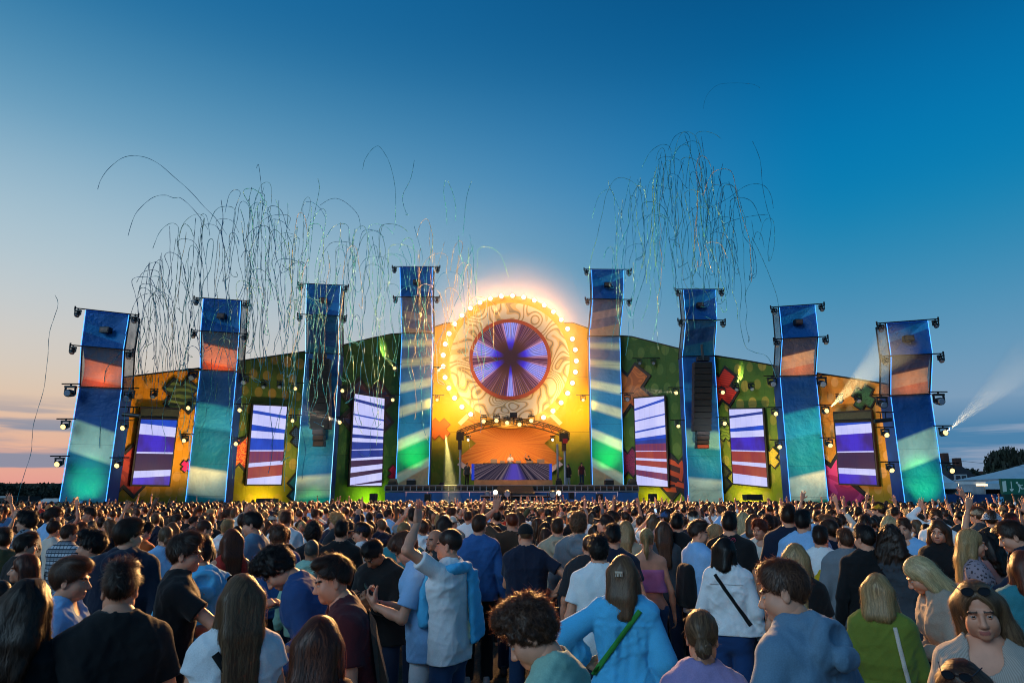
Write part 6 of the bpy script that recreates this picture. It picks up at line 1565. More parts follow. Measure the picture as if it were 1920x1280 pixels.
def hair_mesh(style, lod=0):
    key = (style, lod)
    if key in _HAIR: return _HAIR[key]
    h = .0075 if lod == 0 else .012; r = np.random.default_rng(sum(map(ord, style)))
    long_ = style in ('long', 'longback', 'bob', 'wavy', 'halfup', 'curly_long', 'sweep')
    F = Fld((-.16, -.22, -.50 if long_ else (-.22 if style == 'back' else -.10)), (.20, .16, .30), h); st = None
    if style == 'buzz': shell(F, .004, .001)
    elif style == 'short': shell(F, .015, .002); F.ell((0, .025, .195), (.06, .055, .03), .03)
    elif style == 'fade': shell(F, .010, .000, back_z=.05); F.ell((0, .015, .20), (.060, .072, .032), .025); F.ell((0, .070, .200), (.048, .026, .026), .025)
    elif style == 'quiff': shell(F, .017, .002); F.ell((0, .040, .205), (.060, .055, .036), .03); F.ell((0, .068, .195), (.052, .026, .032), .02)
    elif style == 'sidepart': shell(F, .017, .005, back_z=.025); F.ell((.010, .035, .195), (.066, .062, .034), .03); F.ell((-.02, .074, .178), (.048, .022, .026), .02)
    elif style in ('messy', 'curly', 'afro'):
        t_ = {'messy': .018, 'curly': .026, 'afro': .052}[style]; shell(F, t_, t_ * .5, back_z=.012); F.ell((0, .05, .20), (.07, .06, .04), .03); F.add(wrinkle(5, .012 if style != 'messy' else .008, 75))
    elif style == 'bun': shell(F, .012, .008, back_z=.02); F.ell((.012, -.115, .045), (.042, .036, .048), .015); F.add(wrinkle(4, .003, 60))
    elif style == 'back': shell(F, .008, .003, back_z=.015, front=.014); F.cap((.02, -.10, .10), (.09, -.08, .0), .035, .04, .03); F.cap((.09, -.08, .0), (.15, .0, -.16), .04, .02, .03)
    elif style == 'topbun': shell(F, .010, .006, back_z=.02); F.ell((0, -.06, .225), (.034, .034, .034), .015)
    elif style == 'pony':
        shell(F, .010, .006, back_z=.02); F.cap((0, -.10, .15), (0, -.145, .13), .022, .026, .02); F.cap((0, -.145, .13), (0, -.15, -.02), .028, .024, .02); F.cap((0, -.15, -.02), (0, -.135, -.09), .024, .010, .02)
    else:
        shell(F, .010, .006, back_z=-.02, front=.012 if style == 'sweep' else .0, slope=.30)
        L = {'long': -.36, 'longback': -.30, 'bob': -.10, 'wavy': -.24, 'halfup': -.20, 'curly_long': -.20, 'sweep': -.30}[style]; wd = {'bob': .064, 'wavy': .085, 'curly_long': .105}.get(style, .062)
        F.slab((0, -.050, .10), (0, -.085, -.05), (1, 0, 0), .048, wd * .85, .060, .044, .03); F.slab((0, -.085, -.05), (0, -.110, L + .03), (1, 0, 0), wd * .85, wd * (.85 if L < -.15 else 1), .044, .022, .03)
        fr = .10 if style in ('longback', 'halfup', 'sweep') else L * .6
        for s in ((-1, 1) if style != 'sweep' else ()):
            F.cap((s * .078, .012, .10), (s * .088, -.008, -.02), .022, .030, .03)
            if style in ('long', 'wavy', 'curly_long', 'bob'): F.cap((s * .088, -.008, -.02), (s * .095, .015 if style != 'bob' else -.02, max(L * .72, -.2)), .030, .016, .02)
        if style == 'sweep': F.cap((-.070, -.03, .12), (-.10, -.04, -.02), .03, .04, .03); F.cap((-.10, -.04, -.02), (-.15, .02, -.22), .042, .016, .03)
        if style == 'wavy': F.add(wrinkle(9, .006, 40))
        if style == 'curly_long': F.add(wrinkle(9, .014, 48))
    V, Q = F.mesh(); parts = [(V, Q, 0)]
    nr = {0: 1.9, 1: .5}[lod]
    def pick(n, cond=None):
        c = V if cond is None else V[cond(V)]; return c[r.integers(0, len(c), int(n * nr))]
    if long_:
        Ls = {'bob': .20, 'halfup': .32, 'wavy': .36, 'curly_long': .32, 'longback': .42, 'sweep': .40}.get(style, .48); ns = 12 if lod == 0 else 7
        parts.append((*strands(F, pick(680, lambda v: v[:, 2] > .04), ns, Ls / ns, .006, .0046, flow_long(.01), 3, .35 if style == 'wavy' else (.8 if style == 'curly_long' else 0), .10), 0))
        parts.append((*strands(F, pick(160, lambda v: v[:, 2] < .02), 6, .022, .014, .0035, flow_long(0), 5, .5, .2), 0)); parts.append((*strands(F, pick(220, lambda v: v[:, 2] > .02), 7, .03, .016, .0026, flow_long(.01), 15, .35, .3), 0))
    elif style in ('pony', 'back'): parts.append((*strands(F, pick(300), 6, .024, .004, .0045, lambda p, g: np.where(p[:, 1:2] > -.11, np.array((0, -1, .1))[None], np.array((0, -.1, -1))[None]), 4, 0, .12), 0))
    elif style == 'buzz': parts.append((*strands(F, pick(260), 2, .006, .004, .003, flow_short(), 4, 0, .4), 0))
    elif style == 'bun' or style == 'topbun': parts.append((*strands(F, pick(330), 6, .022, .003, .0045, lambda p, g: np.array((.012, -.115, .045) if style == 'bun' else (0, -.06, .225))[None] - p, 4, 0, .004), 0)); parts.append((*strands(F, pick(60), 4, .014, .02, .0025, flow_short(), 6, .5, .5), 0))
    else:
        cf = {'short': (750, 4, .008, .008, 0), 'fade': (750, 4, .009, .010, 0), 'quiff': (800, 4, .010, .012, 0), 'sidepart': (900, 6, .011, .006, 0), 'messy': (950, 5, .010, .014, .5), 'curly': (1100, 6, .010, .014, 1.3), 'afro': (1100, 5, .012, .02, 1.5)}[style]
        fl = {'sidepart': flow_short(.3, -.6), 'quiff': flow_short(.5, .2, .2), 'fade': flow_short(.6, 0, .15)}.get(style, flow_short(.2))
        parts.append((*strands(F, pick(330, lambda v: v[:, 2] > .12), 4, cf[2], cf[3] * 2.2, .0026, fl, 14, max(cf[4], .5), .6), 0)); parts.append((*strands(F, pick(int(cf[0] * 1.35), lambda v: ~((v[:, 1] > .05) & (v[:, 2] < .172))), cf[1], cf[2], cf[3], .0034, fl, 4, cf[4], .35), 0))
    ti = [np.full(len(parts[0][0]), .22)]
    for v_, f_, _m in parts[1:]:
        k_ = int(f_[1][0] - f_[0][0]) if len(f_) > 1 else 1; per = len(v_) // max(1, len(np.unique(f_[:len(f_)] [:, 0] // max(1, k_)))) if False else None
        nv = _NST.get(id(v_), 1); ti.append(np.repeat(r.uniform(0, 1, nv) ** 1.2, len(v_) // nv))
    _HAIR[key] = (np_mesh('hair', parts, [HAIR['brown']], np.concatenate(ti)), F); return _HAIR[key]
_CAPM = {}
def cap_mesh(kind):
    """baseball cap (peak forward or backward) or bucket hat, in head space"""
    if kind in _CAPM: return _CAPM[kind]
    F = Fld((-.15, -.22, .05), (.15, .22, .26), .008)
    F.ell((0, -.006, .128), (.084, .104, .098), .02); F.plane((0, 0, .112), (0, .12, -1), .006)
    if kind == 'bucket': F.slab((0, -.004, .115), (0, -.004, .098), (1, 0, 0), .03, .045, .09, .105, .01); F.plane((0, 0, .094), (0, 0, -1))
    else:
        s = 1 if kind == 'cap' else -1
        F.ell((0, s * .125, .122), (.066, .075, .010), .01, rot=rotm(0, s * 8, 0)); F.ell((0, -.006, .226), (.008, .008, .006), .004)
    V, Q = F.mesh(); _CAPM[kind] = np_mesh('cap', [(V, Q, 0)], [CL['black']]); return _CAPM[kind]

# ---------------------------------------------------------------- putting a person together
def child(name, me, parent, mat=None, mw=None, label=None):
    o = bpy.data.objects.new(name, me); C.objects.link(o); o.parent = parent
    if mw is not None: o.matrix_local = mw
    if mat is not None:
        for s_ in o.material_slots: s_.link = 'OBJECT'
        o.material_slots[0].material = mat
    if label: o['label'] = label
    return o
TOPNAME = {'tee': 't_shirt', 'long': 'jumper', 'hoodie': 'hoodie', 'shirt': 'shirt', 'polo': 'polo_shirt', 'tank': 'tank_top', 'tube': 'strapless_top', 'puffy': 'blouse', 'jacket': 'jacket'}
TOPDEF = {'tee': dict(kind='tee', off=.015, hem=.84, sleeve=.62, loose=.020), 'long': dict(kind='long', off=.014, hem=.86, sleeve=1.92, loose=.008), 'hoodie': dict(kind='hoodie', off=.022, hem=.83, sleeve=1.93, loose=.016),
          'shirt': dict(kind='shirt', off=.018, hem=.82, sleeve=1.9, loose=.016, wr=.006), 'polo': dict(kind='polo', off=.014, hem=.86, sleeve=.6, loose=.018), 'tank': dict(kind='tank', off=.012, hem=.9, neck=.02), 'tube': dict(kind='tube', off=.010, hem=1.1),
          'puffy': dict(kind='puffy', off=.023, hem=.88, sleeve=1.9, loose=.022, flare=.015, wr=.007), 'jacket': dict(kind='shirt', off=.026, hem=.80, sleeve=1.95, loose=.018, wr=.006)}
PRIM = Matrix(((1, 0, 0, 0), (0, 1, 0, 0), (0, 0, 1, 0), (0, 0, 0, 1)))
def m4(Rm, t): M = Matrix.Identity(4); M = Matrix([list(Rm[i]) + [t[i]] for i in range(3)] + [[0, 0, 0, 1]]); return M
class Person: pass
def make_person(sk, q=1, top='tee', topc='black', topk=None, bottom='trousers', botc='darkjeans', skinm=0, hair='short', hairc='dark', cap=None, capc='black', lod=0, seed=1, browc=None, white_shoes=False, under=None):
    """q: 0 near, 1 middle, 2 far resolution. Returns the body object (top level) with its children."""
    bh, hh, th, ph_, hd = {0: (.014, .0046, .0088, .012, .0042), 1: (.020, .0070, .0135, .019, .0065), 2: (.026, .0095, .018, .026, .009)}[q]
    body = bpy.data.objects.new('person', body_mesh(sk, bh, hh, [SKIN[skinm], LIP, HAIR[browc or hairc], SCL, IRIS], hd)); C.objects.link(body)
    p = Person(); p.o = body; p.sk = sk
    kw = dict(TOPDEF[top]); kw.update(topk or {}); kw.setdefault('seed', seed); F = top_field(sk, th, **kw); V, Q = F.mesh(); p.F = F
    p.top = child(TOPNAME[top], np_mesh(TOPNAME[top], [(V, Q, 0)], [CL['black']]), body, topc if not isinstance(topc, str) else CL[topc])
    Fb = bottom_field(sk, ph_, bottom, seed=seed); V, Q = Fb.mesh(); nm = {'trousers': 'trousers', 'wide': 'trousers', 'shorts': 'shorts', 'skirt': 'skirt', 'longskirt': 'skirt'}[bottom]
    p.bot = child(nm, np_mesh(nm, [(V, Q, 0)], [CL['black']]), body, botc if not isinstance(botc, str) else CL[botc])
    for s in 'LR':
        o = child('shoe', shoe_mesh(), body, SHOE_W if white_shoes else MATS['shoe_dark'], Matrix.Translation((sk.an[s][0], sk.an[s][1], 0)))
    p.hm = m4(sk.HM, sk.np_)
    if hair: p.hair = child('hair', hair_mesh(hair, lod)[0], body, HAIR[hairc], p.hm)
    if cap: p.cap = child('cap', cap_mesh(cap), body, CL[capc] if isinstance(capc, str) else capc, p.hm)
    return p
def head_top(sk): return sk.head_world((0, -.01, .225))
def place(p, u, v, Yd, yaw, label=None, group=None, scale=None):
    """stand a person so that the top of the head is on the sight line of photo pixel (u, v) at depth Yd, feet on the ground"""
    w_ = P(u, v, Yd); ht = head_top(p.sk); s = scale or w_.z / ht[2]; a = R(yaw) + math.atan2(-w_.x, Yd); x, y = ht[0] * s, ht[1] * s
    p.o.location = (w_.x - (x * math.cos(a) - y * math.sin(a)), Yd - (x * math.sin(a) + y * math.cos(a)), 0); p.o.rotation_euler = (0, 0, a); p.o.scale = (s, s, s); p.s = s
    p.mw = Matrix.Translation(p.o.location) @ Matrix.Rotation(a, 4, 'Z') @ Matrix.Scale(s, 4)
    if label: tag(p.o, label, 'person', group)
    if not .84 < s < 1.13: print('SCALE', round(s, 2), label)
    return p
def surf(F, x, z, dirn=1, eps=.004, y0=-.45, lim=.9):
    """first point on the clothing met from behind (dirn 1) or from the front (dirn -1)"""
    x = np.atleast_1d(x).astype(float); z = np.atleast_1d(z).astype(float); y = np.full(len(x), y0 * dirn); hit = np.zeros(len(x), bool)
    for _ in range(220):
        d = F.at(np.stack([x, y, z], 1)); stop = d < eps; hit |= stop; y = np.where(hit, y, y + dirn * .004)
    y = np.where(hit, y, np.median(y[hit]) if hit.any() else 0); return np.stack([x, y, z], 1)
def strap(p, name, a, b, width, mat, dirn=1, n=24, th=.004):
    """flat band over the back (or front) of the clothing from (x,z) a to b"""
    t = np.linspace(0, 1, n); ax = np.array(b, float) - np.array(a, float); nn = np.array((-ax[1], ax[0])); nn /= np.linalg.norm(nn)
    rows = [surf(p.F, a[0] + ax[0] * t + nn[0] * width * k, a[1] + ax[1] * t + nn[1] * width * k, dirn, .004) for k in (-.5, 0, .5)]
    V = []; 
    for r_ in rows: V.append(r_ + np.array((0, -dirn * .003, 0)))
    for r_ in rows: V.append(r_ + np.array((0, -dirn * (.003 + th), 0)))
    V = np.concatenate(V); F = []
    i = np.arange(n - 1)
    def q(r0, r1): F.append(np.stack([r0 * n + i, r0 * n + i + 1, r1 * n + i + 1, r1 * n + i], 1))
    q(3, 4); q(4, 5); q(1, 0); q(2, 1); q(0, 3); q(5, 2)
    return child(name, np_mesh(name, [(V, np.concatenate(F), 0)], [mat]), p.o)
def patch(p, name, verts2, faces, mat, dirn=1, off=.004):
    """flat print laid on the clothing: 2-d points (x, z) projected onto its surface"""
    v = np.array(verts2, float); V = surf(p.F, v[:, 0], v[:, 1], dirn, .003) + np.array((0, -dirn * off, 0))
    me = bpy.data.meshes.new(name); me.from_pydata([tuple(x) for x in V], [], [tuple(f) for f in faces]); me.materials.append(mat); return child(name, me, p.o)
def polygrid(poly, step):
    """fan mesh of a 2-d polygon, refined so that it can follow a surface"""
    c = np.mean(poly, 0); n = len(poly); V = [c]; F = []; K = 4
    for k in range(1, K + 1):
        for q in poly: V.append(c + (np.array(q) - c) * k / K)
    for i in range(n): F.append((0, 1 + i, 1 + (i + 1) % n))
    for k in range(1, K):
        for i in range(n): a, b = 1 + (k - 1) * n, 1 + k * n; F.append((a + i, b + i, b + (i + 1) % n, a + (i + 1) % n))
    return V, F
def in_hand(p, s, me_or_mb, name, label, cat, mats, off=(0, .045, .075), rot=None, group=None):
    """a thing held in hand s, its own top-level object; built in hand space (x thumb side, y palm normal, z fingers)"""
    ps, t, n, d = p.sk.hd[s]; B = np.stack([t, n, d], 1)
    if np.linalg.det(B) < 0: B[:, 0] *= -1
    M = p.mw @ m4(B, p.sk.wr[s]) @ Matrix.Translation(off) @ (rot or Matrix.Identity(4))
    e = empty(name, M.translation, label, cat, group); e.rotation_euler = M.to_euler(); parts = {}
    for nm, (mb, mt) in me_or_mb.items():
        o = mb.build(nm, mt); o.parent = e; parts[nm] = o
    return e
def seam(p, a, b, col, w_=.007): return strap(p, 'seam', a, b, w_, cloth('seam_' + col.lstrip('#'), col), 1, 18, .0012)
def phone_parts(on=True):
    b = MB(); b.box(-.037, .037, -.0045, .0045, -.075, .075); s = MB(); s.box(-.034, .034, -.0058, -.0047, -.070, .070)
    return {'case': (b, blacks), 'screen': (s, emat('phone_screen', (.55, .75, 1.0, 1), 1.1) if on else glassm)}
def can_parts(col='#1c2026'):
    b = MB(); b.tube((0, 0, -.06), (0, 0, .055), .032, None, 14); b.tube((0, 0, .055), (0, 0, .064), .032, .026, 14); r = MB(); r.tube((0, 0, .064), (0, 0, .067), .027, None, 14)
    return {'can': (b, pmat('can_dark', col, .3, metal=.6)), 'rim': (r, steel)}
def cup_parts(): 
    b = MB(); b.tube((0, 0, -.055), (0, 0, .06), .030, .041, 14, cap=False); b.tube((0, 0, -.056), (0, 0, -.053), .030, .030, 14); d = MB(); d.tube((0, 0, .03), (0, 0, .04), .037, .038, 14)
    return {'cup': (b, pmat('cup_clear', '#8fb4cc', .15)), 'drink': (d, pmat('drink', '#b9c8d0', .2))}
def glasses(p, dark=True, on_head=False, mat=None):
    """spectacles on the nose or pushed up into the hair"""
    m = MB(); fm = mat or pmat('glasses_frame', '#15120f', .3); y, z = (.112, .092) if not on_head else (.085, .195)
    for s in (-1, 1):
        c = Vector((s * .032, y, z)); prev = None
        for k in range(13):
            a = 2 * math.pi * k / 12; q = c + Vector((.024 * math.cos(a), -.004 * abs(math.cos(a)), .019 * math.sin(a)))
            if prev is not None: m.tube(prev, q, .0022, None, 4)
            prev = q
        m.tube(c + Vector((s * .024, -.004, .006)), Vector((s * .082, .0 if not on_head else -.02, z + .004)), .0025, None, 4)
    m.tube((-.008, y, z + .004), (.008, y, z + .004), .0022, None, 4)
    o = child('glasses', m.mesh('glasses', fm), p.o, None, p.hm)
    if dark:
        g_ = MB()
        for s in (-1, 1):
            c = Vector((s * .032, y, z)); pts = [c + Vector((.023 * math.cos(2 * math.pi * k / 12), -.002, .018 * math.sin(2 * math.pi * k / 12))) for k in range(12)]; g_.prism(pts[::-1], (0, -.002, 0))
        child('lens', g_.mesh('lens', glassm), o)
    return o
# ================================================================= PEOPLE IN FRONT, ONE BY ONE
def who(u, v, Yd, yaw, sex, label, q=1, sk=None, **kw):
    p = make_person(Skel(sex, **(sk or {})), q, seed=int(u * 7 + v) % 991, **kw); p.u, p.Y = u, Yd
    PEOPLE.append((P(u, v, Yd).x, Yd)); return place(p, u, v, Yd, yaw, label, 'people in the crowd')
PEOPLE = []
plaid = pattern_cloth('plaid_white', 'plaid', '#aab4c0', '#22303f', 22); geo = pattern_cloth('geo_dark', 'voronoi', '#14181f', '#6f7f8c', 26)
ribm = pattern_cloth('rib_beige', 'rib', '#8f857c', '#a89e94', 28); floral = pattern_cloth('floral', 'voronoi', '#3a3038', '#8a7a84', 40); hatm = pattern_cloth('hat_dots', 'voronoi', '#0e0f13', '#8f9aa8', 45)
skirtplaid = pattern_cloth('plaid_skirt', 'plaid', '#2f7f9c', '#1f5a74', 26)

# ---- nearest row, left to right
who(60, 1082, 3.2, -8, 'f', 'woman with wavy dark brown hair and black top, bottom left corner', 0, dict(head=(-22, 4, 0)), top='long', topc='black', hair='wavy', hairc='dark', bottom='trousers')
p = who(232, 1050, 3.35, 4, 'm', 'man in black t-shirt seen from behind with short curly dark hair', 0, dict(head=(-6, 2, 0), armL='bent', build=1.02), top='tee', topc='black', hair='fade', hairc='dark')
p = who(136, 1044, 4.1, -104, 'm', 'clean-shaven man in light blue collared shirt under a dark jacket, turned right', 0, dict(head=(-2, 4, 0)), top='shirt', topc='lightblue', hair='sidepart', hairc='brown', browc='dark')
patch(p, 'jacket_front', *polygrid([(-.24, .86), (-.06, .86), (-.07, 1.2), (-.10, 1.42), (-.20, 1.42)], .05), CL['black'], -1, .012)
p = who(347, 1000, 4.75, -92, 'm', 'man with glasses and short dark hair in black t-shirt looking right', 0, dict(head=(-6, 2, 0), armR='reach', armL='bent'), top='tee', topc='black', hair='quiff', hairc='dark', botc='jeans'); glasses(p, False)
mb = MB(); mb.box(-.011, .011, -.009, .009, -.05, .05); tp = MB(); tp.box(-.007, .007, -.006, .006, .05, .066)
in_hand(p, 'R', {'stick': (mb, pmat('vape_teal', '#3f8a9c', .3)), 'mouthpiece': (tp, blacks)}, 'vape_pen', 'small teal vape in the hand of the man with glasses', 'vape', None, off=(.02, .03, .10))
p = who(241, 972, 5.7, -14, 'm', 'tall man in dark navy hooded top with brown hair, head turned right', 0, dict(head=(-46, 0, 0), armL='bent'), top='hoodie', topc='navy', hair='sidepart', hairc='dark')
p = who(380, 1003, 5.25, 12, 'm', 'person in bright blue hoodie with dark hair behind the man with glasses', 0, dict(head=(8, 6, 0), armR='bent'), top='hoodie', topc='skyblue', hair='short', hairc='black', topk=dict(hem=.86))
p = who(455, 1074, 3.4, 6, 'f', 'woman with long straight light brown hair and white sleeveless top with black strap', 0, dict(head=(6, 4, 0)), top='tee', topc='white', topk=dict(sleeve=.30, loose=.03, off=.02), hair='long', hairc='light', botc='jeans'); strap(p, 'bag_strap', (-.10, 1.42), (.19, 1.02), .034, CL['black']); glasses(p, True, True)
p = who(602, 1152, 2.85, 0, 'f', 'woman with long auburn hair, lowest at the bottom left of centre', 0, dict(head=(-14, 3, 0)), top='long', topc='maroon', hair='longback', hairc='auburn')
p = who(622, 1041, 3.9, 94, 'm', 'man with short quiff in maroon t-shirt facing left, brown jacket on his back', 0, dict(lean=(16, 0), head=(-4, -2, 0), armL='bent', build=1.02), top='tee', topc='maroon', hair='fade', hairc='dark', browc='dark')
patch(p, 'jacket', *polygrid([(-.20, .88), (.06, .86), (.08, 1.2), (.04, 1.44), (-.12, 1.46), (-.20, 1.36)], .05), CL['brown'], 1, .022)
p = who(492, 1038, 4.6, 78, 'm', 'man with curly dark hair bending down in a dark blue denim shirt, holding a cup', 0, dict(lean=(32, 0), head=(6, 22, 0), armR='hold', armL='bent'), top='shirt', topc='denimblue', hair='curly', hairc='black'); glasses(p, True, True)
in_hand(p, 'R', cup_parts(), 'drink_cup', 'pale plastic cup held by the bending man in denim shirt', 'cup', None, rot=Matrix.Rotation(R(90), 4, 'Y'))
p = who(744, 1002, 5.7, 88, 'm', 'young man in light blue short-sleeved shirt and white shorts looking at a phone', 0, dict(lean=(8, 0), head=(4, 34, 0), armL='phone', armR='phone'), top='shirt', topc='lightblue', topk=dict(sleeve=.72, loose=.026), hair='sidepart', hairc='brown', bottom='shorts', botc='white')
in_hand(p, 'L', phone_parts(False), 'phone', 'dark phone in the hands of the man in white shorts', 'phone', None, off=(0, .03, .10))
wb = MB(); wb.tube((0, 0, -.018), (0, 0, .010), .031, .030, 12)
def wristband(p, s, col):
    ps, t, n, d = p.sk.hd[s]; W = p.sk.wr[s] - d * .02; B = np.stack([t, n, d], 1)
    if np.linalg.det(B) < 0: B[:, 0] *= -1
    child('wristband', wb.mesh('wristband', col), p.o, None, m4(B, W))
wristband(p, 'R', CL['black'])
p = who(846, 989, 5.55, 60, 'm', 'man in white t-shirt waving one arm up, blue jumper tied over his shoulders', 0, dict(head=(8, 0, 0), armL='up_bent', armR='phone', build=.94), top='tee', topc='white', hair='buzz', hairc='dark', botc='jeans', topk=dict(hem=.84))
p.o.children[0]; wristband(p, 'R', CL['orange'])
jf = Fld((-.3, -.25, .9), (.3, .3, 1.6), .012); q0 = None
for k in range(13):
    a_ = R(-150 + 25 * k); q1 = np.array((.135 * math.sin(a_), -.01 - .105 * math.cos(a_), 1.455 + .03 * math.cos(a_) - .012))
    if q0 is not None: jf.cap(q0, q1, .036, .036, .02)
    q0 = q1
for x0, x1, zb in ((-.06, -.09, 1.10), (.05, .03, 1.16)): jf.cap((x0, .13, 1.42), (x1, .165, 1.30), .04, .044, .03); jf.cap((x1, .165, 1.30), (x1 - .01, .15, zb), .044, .05, .03)
jf.slab((.10, -.13, 1.42), (.16, -.15, .98), (1, 0, 0), .03, .07, .03, .022, .03)
jf.add(wrinkle(8, .010, 24)); V_, Q_ = jf.mesh(); child('tied_jumper', np_mesh('tied_jumper', [(V_, Q_, 0)], [CL['black']]), p.o, CL['skyblue'])
p = who(965, 1128, 2.75, 74, 'm', 'man with thick curly brown hair and mint t-shirt bowing his head, bottom centre', 0, dict(lean=(10, 0), head=(6, 26, 0)), top='tee', topc='mint', hair='curly', hairc='brown', browc='dark')
p = who(1168, 1039, 4.6, -4, 'f', 'woman in bright blue blouse with half-up hair and green bag strap', 0, dict(head=(-10, 2, 0), armL='hip', armR='down'), top='puffy', topc='skyblue', topk=dict(gather=1.33), hair='halfup', hairc='light', botc='jeans'); strap(p, 'bag_strap', (.10, 1.42), (-.20, 1.04), .030, cloth('strap_green', '#2f8a3a'))
cb_ = MB(); 
for k in range(5): cb_.tube((-.02 + .01 * k, -.128, .115), (-.022 + .011 * k, -.14, .085), .004, .003, 5)
cb_.box(-.026, .026, -.142, -.126, .108, .120); child('hair_clip', cb_.mesh('hair_clip', pmat('clip_pale', '#b8ac98', .4)), p.o, None, p.hm)
p = who(1313, 1141, 3.2, 2, 'f', 'woman with low messy bun and lavender top with black strap', 0, dict(head=(-6, 6, 0)), top='tee', topc='lavender', hair='bun', hairc='light'); strap(p, 'bag_strap', (-.11, 1.43), (.16, 1.02), .032, CL['black'])
p = who(1458, 1049, 3.1, 54, 'm', 'man in grey-blue hoodie with short brown hair looking left, right of the low bun', 0, dict(lean=(9, 0), head=(30, 6, 0), armL='fist_fwd', build=.95), top='hoodie', topc='bluegrey', hair='short', hairc='brown')
p = who(1643, 1073, 4.55, -6, 'f', 'blonde woman in green cropped jumper and blue plaid skirt with white shoulder bag', 0, dict(head=(-4, 2, 0), armR='bent'), top='long', topc='green', topk=dict(hem=1.0, off=.022, loose=.018, rib=True), hair='bob', hairc='blond', bottom='skirt', botc=skirtplaid); strap(p, 'bag_strap', (.085, 1.42), (.135, 1.02), .024, CL['offwhite'])
bg_ = MB(); bg_.sphere((0, 0, 0), .055, .10, .12, 12, 8); child('bag', bg_.mesh('bag', CL['offwhite'], True), p.o, None, Matrix.Translation((.24, -.02, .93)))
p = who(1706, 1044, 4.85, 108, 'f', 'pale blonde woman in beige blazer looking down to the left', 0, dict(lean=(14, 0), head=(-8, 18, 0), armL='hold', armR='bent'), top='jacket', topc='beige', hair='longback', hairc='pale', browc='blond')
in_hand(p, 'L', {'bottle': (lambda m: (m.tube((0, 0, -.08), (0, 0, .05), .032, None, 12), m.tube((0, 0, .05), (0, 0, .09), .032, .013, 12), m)[-1])(MB()), 'cap': (lambda m: (m.tube((0, 0, .09), (0, 0, .108), .015, None, 10), m)[-1])(MB())} and {'bottle': ((lambda m: (m.tube((0, 0, -.08), (0, 0, .05), .032, None, 12), m.tube((0, 0, .05), (0, 0, .09), .032, .013, 12), m)[-1])(MB()), pmat('bottle_clear', '#6f8496', .1)), 'cap': ((lambda m: (m.tube((0, 0, .09), (0, 0, .108), .015, None, 10), m)[-1])(MB()), pmat('bottle_red', '#b02a1c', .4))}, 'water_bottle', 'clear bottle with red cap held by the woman in beige blazer', 'bottle', None, rot=Matrix.Rotation(R(90), 4, 'Y'))
p = who(1822, 1086, 3.1, 176, 'f', 'woman facing the camera in ribbed beige top with sunglasses on her head', 0, dict(head=(8, 8, 5)), top='tee', topc=ribm, topk=dict(neck=.05, sleeve=.5), hair='sweep', hairc='light', browc='brown'); glasses(p, True, True)
p = who(1797, 1236, 2.62, 170, 'f', 'person at the bottom right edge with brown hair and big sunglasses on top', 0, dict(head=(0, 14, 0)), top='tee', topc='darkgrey', hair='long', hairc='brown'); glasses(p, True, True, mat=pmat('glasses_tortoise', '#2a1410', .25))

# ---- second rows
p = who(985, 980, 7.4, -4, 'm', 'man in navy polo shirt and black cap checking a phone, seen from behind', 0, dict(head=(22, 8, 0), armL='phone', armR='hip', build=1.05), top='polo', topc='navy', hair='buzz', hairc='light', cap='cap', botc='jeans')
patch(p, 'pocket_tag', *polygrid([(.03, .90), (.10, .90), (.10, .98), (.03, .98)], .03), CL['lightblue'], 1, .03)
in_hand(p, 'L', phone_parts(True), 'phone', 'lit phone held by the man in navy polo shirt', 'phone', None, off=(0, .03, .09))
p = who(1105, 1001, 7.0, -6, 'm', 'man with shaved head in oversized black t-shirt with tour print on the back', 0, dict(head=(-4, 4, 0), build=1.08), top='tee', topc='charcoal', topk=dict(hem=.74, loose=.04, off=.03, sleeve=.85), hair='buzz', hairc='brown', botc='black')
pr = cloth('print_grey', '#7a8088'); rq = np.random.default_rng(2)
for r_ in range(9):
    x = -.15
    while x < .13:
        L_ = rq.uniform(.02, .07); patch(p, 'print', [(x, 1.27 - r_ * .028), (x + L_, 1.27 - r_ * .028), (x + L_, 1.281 - r_ * .028), (x, 1.281 - r_ * .028)], [(0, 1, 2, 3)], pr); x += L_ + rq.uniform(.02, .05)
        if r_ > 3 and x > .04: break
patch(p, 'print', [(-.16, 1.335), (.16, 1.335), (.16, 1.352), (-.16, 1.352)], [(0, 1, 2, 3)], cloth('print_blue', '#2a6a9c'))
p = who(1122, 1004, 5.9, 3, 'm', 'man in white t-shirt with dark curly hair, from behind', 0, dict(head=(0, 4, 0)), top='tee', topc='white', hair='messy', hairc='black', botc='darkjeans')
p = who(1358, 1006, 6.4, -8, 'f', 'woman in white blouse and denim shorts with black strap and pink glasses on her head', 0, dict(head=(-34, 0, 0)), top='shirt', topc='white', topk=dict(hem=.93, off=.026, loose=.02, flare=.03), hair='bob', hairc='black', bottom='shorts', botc='denimblue'); strap(p, 'bag_strap', (-.09, 1.43), (.18, 1.02), .030, CL['black']); seam(p, (-.14, 1.35), (.14, 1.35), '#c4c8cc'); glasses(p, False, True, mat=pmat('glasses_pink', '#c02a5a', .3))
p = who(1490, 1017, 5.5, -10, 'f', 'woman with straight blonde hair in black t-shirt beside the lemon print', 0, dict(head=(4, 2, 0), armR='bent'), top='tee', topc='black', hair='long', hairc='blond')
p = who(1536, 986, 7.4, -6, 'm', 'man in white t-shirt with a big lemon print on the back', 0, dict(head=(-4, 0, 0), armR='down', build=1.02), top='tee', topc='white', topk=dict(off=.022, sleeve=.75, loose=.03), hair='short', hairc='dark', botc='black')
lem = [(.105 * math.cos(t_) * (1 - .12 * math.sin(t_)), 1.20 + .105 * math.sin(t_) + (.03 if math.sin(t_) > .92 else 0)) for t_ in np.linspace(0, 6.28, 25)[:-1]]
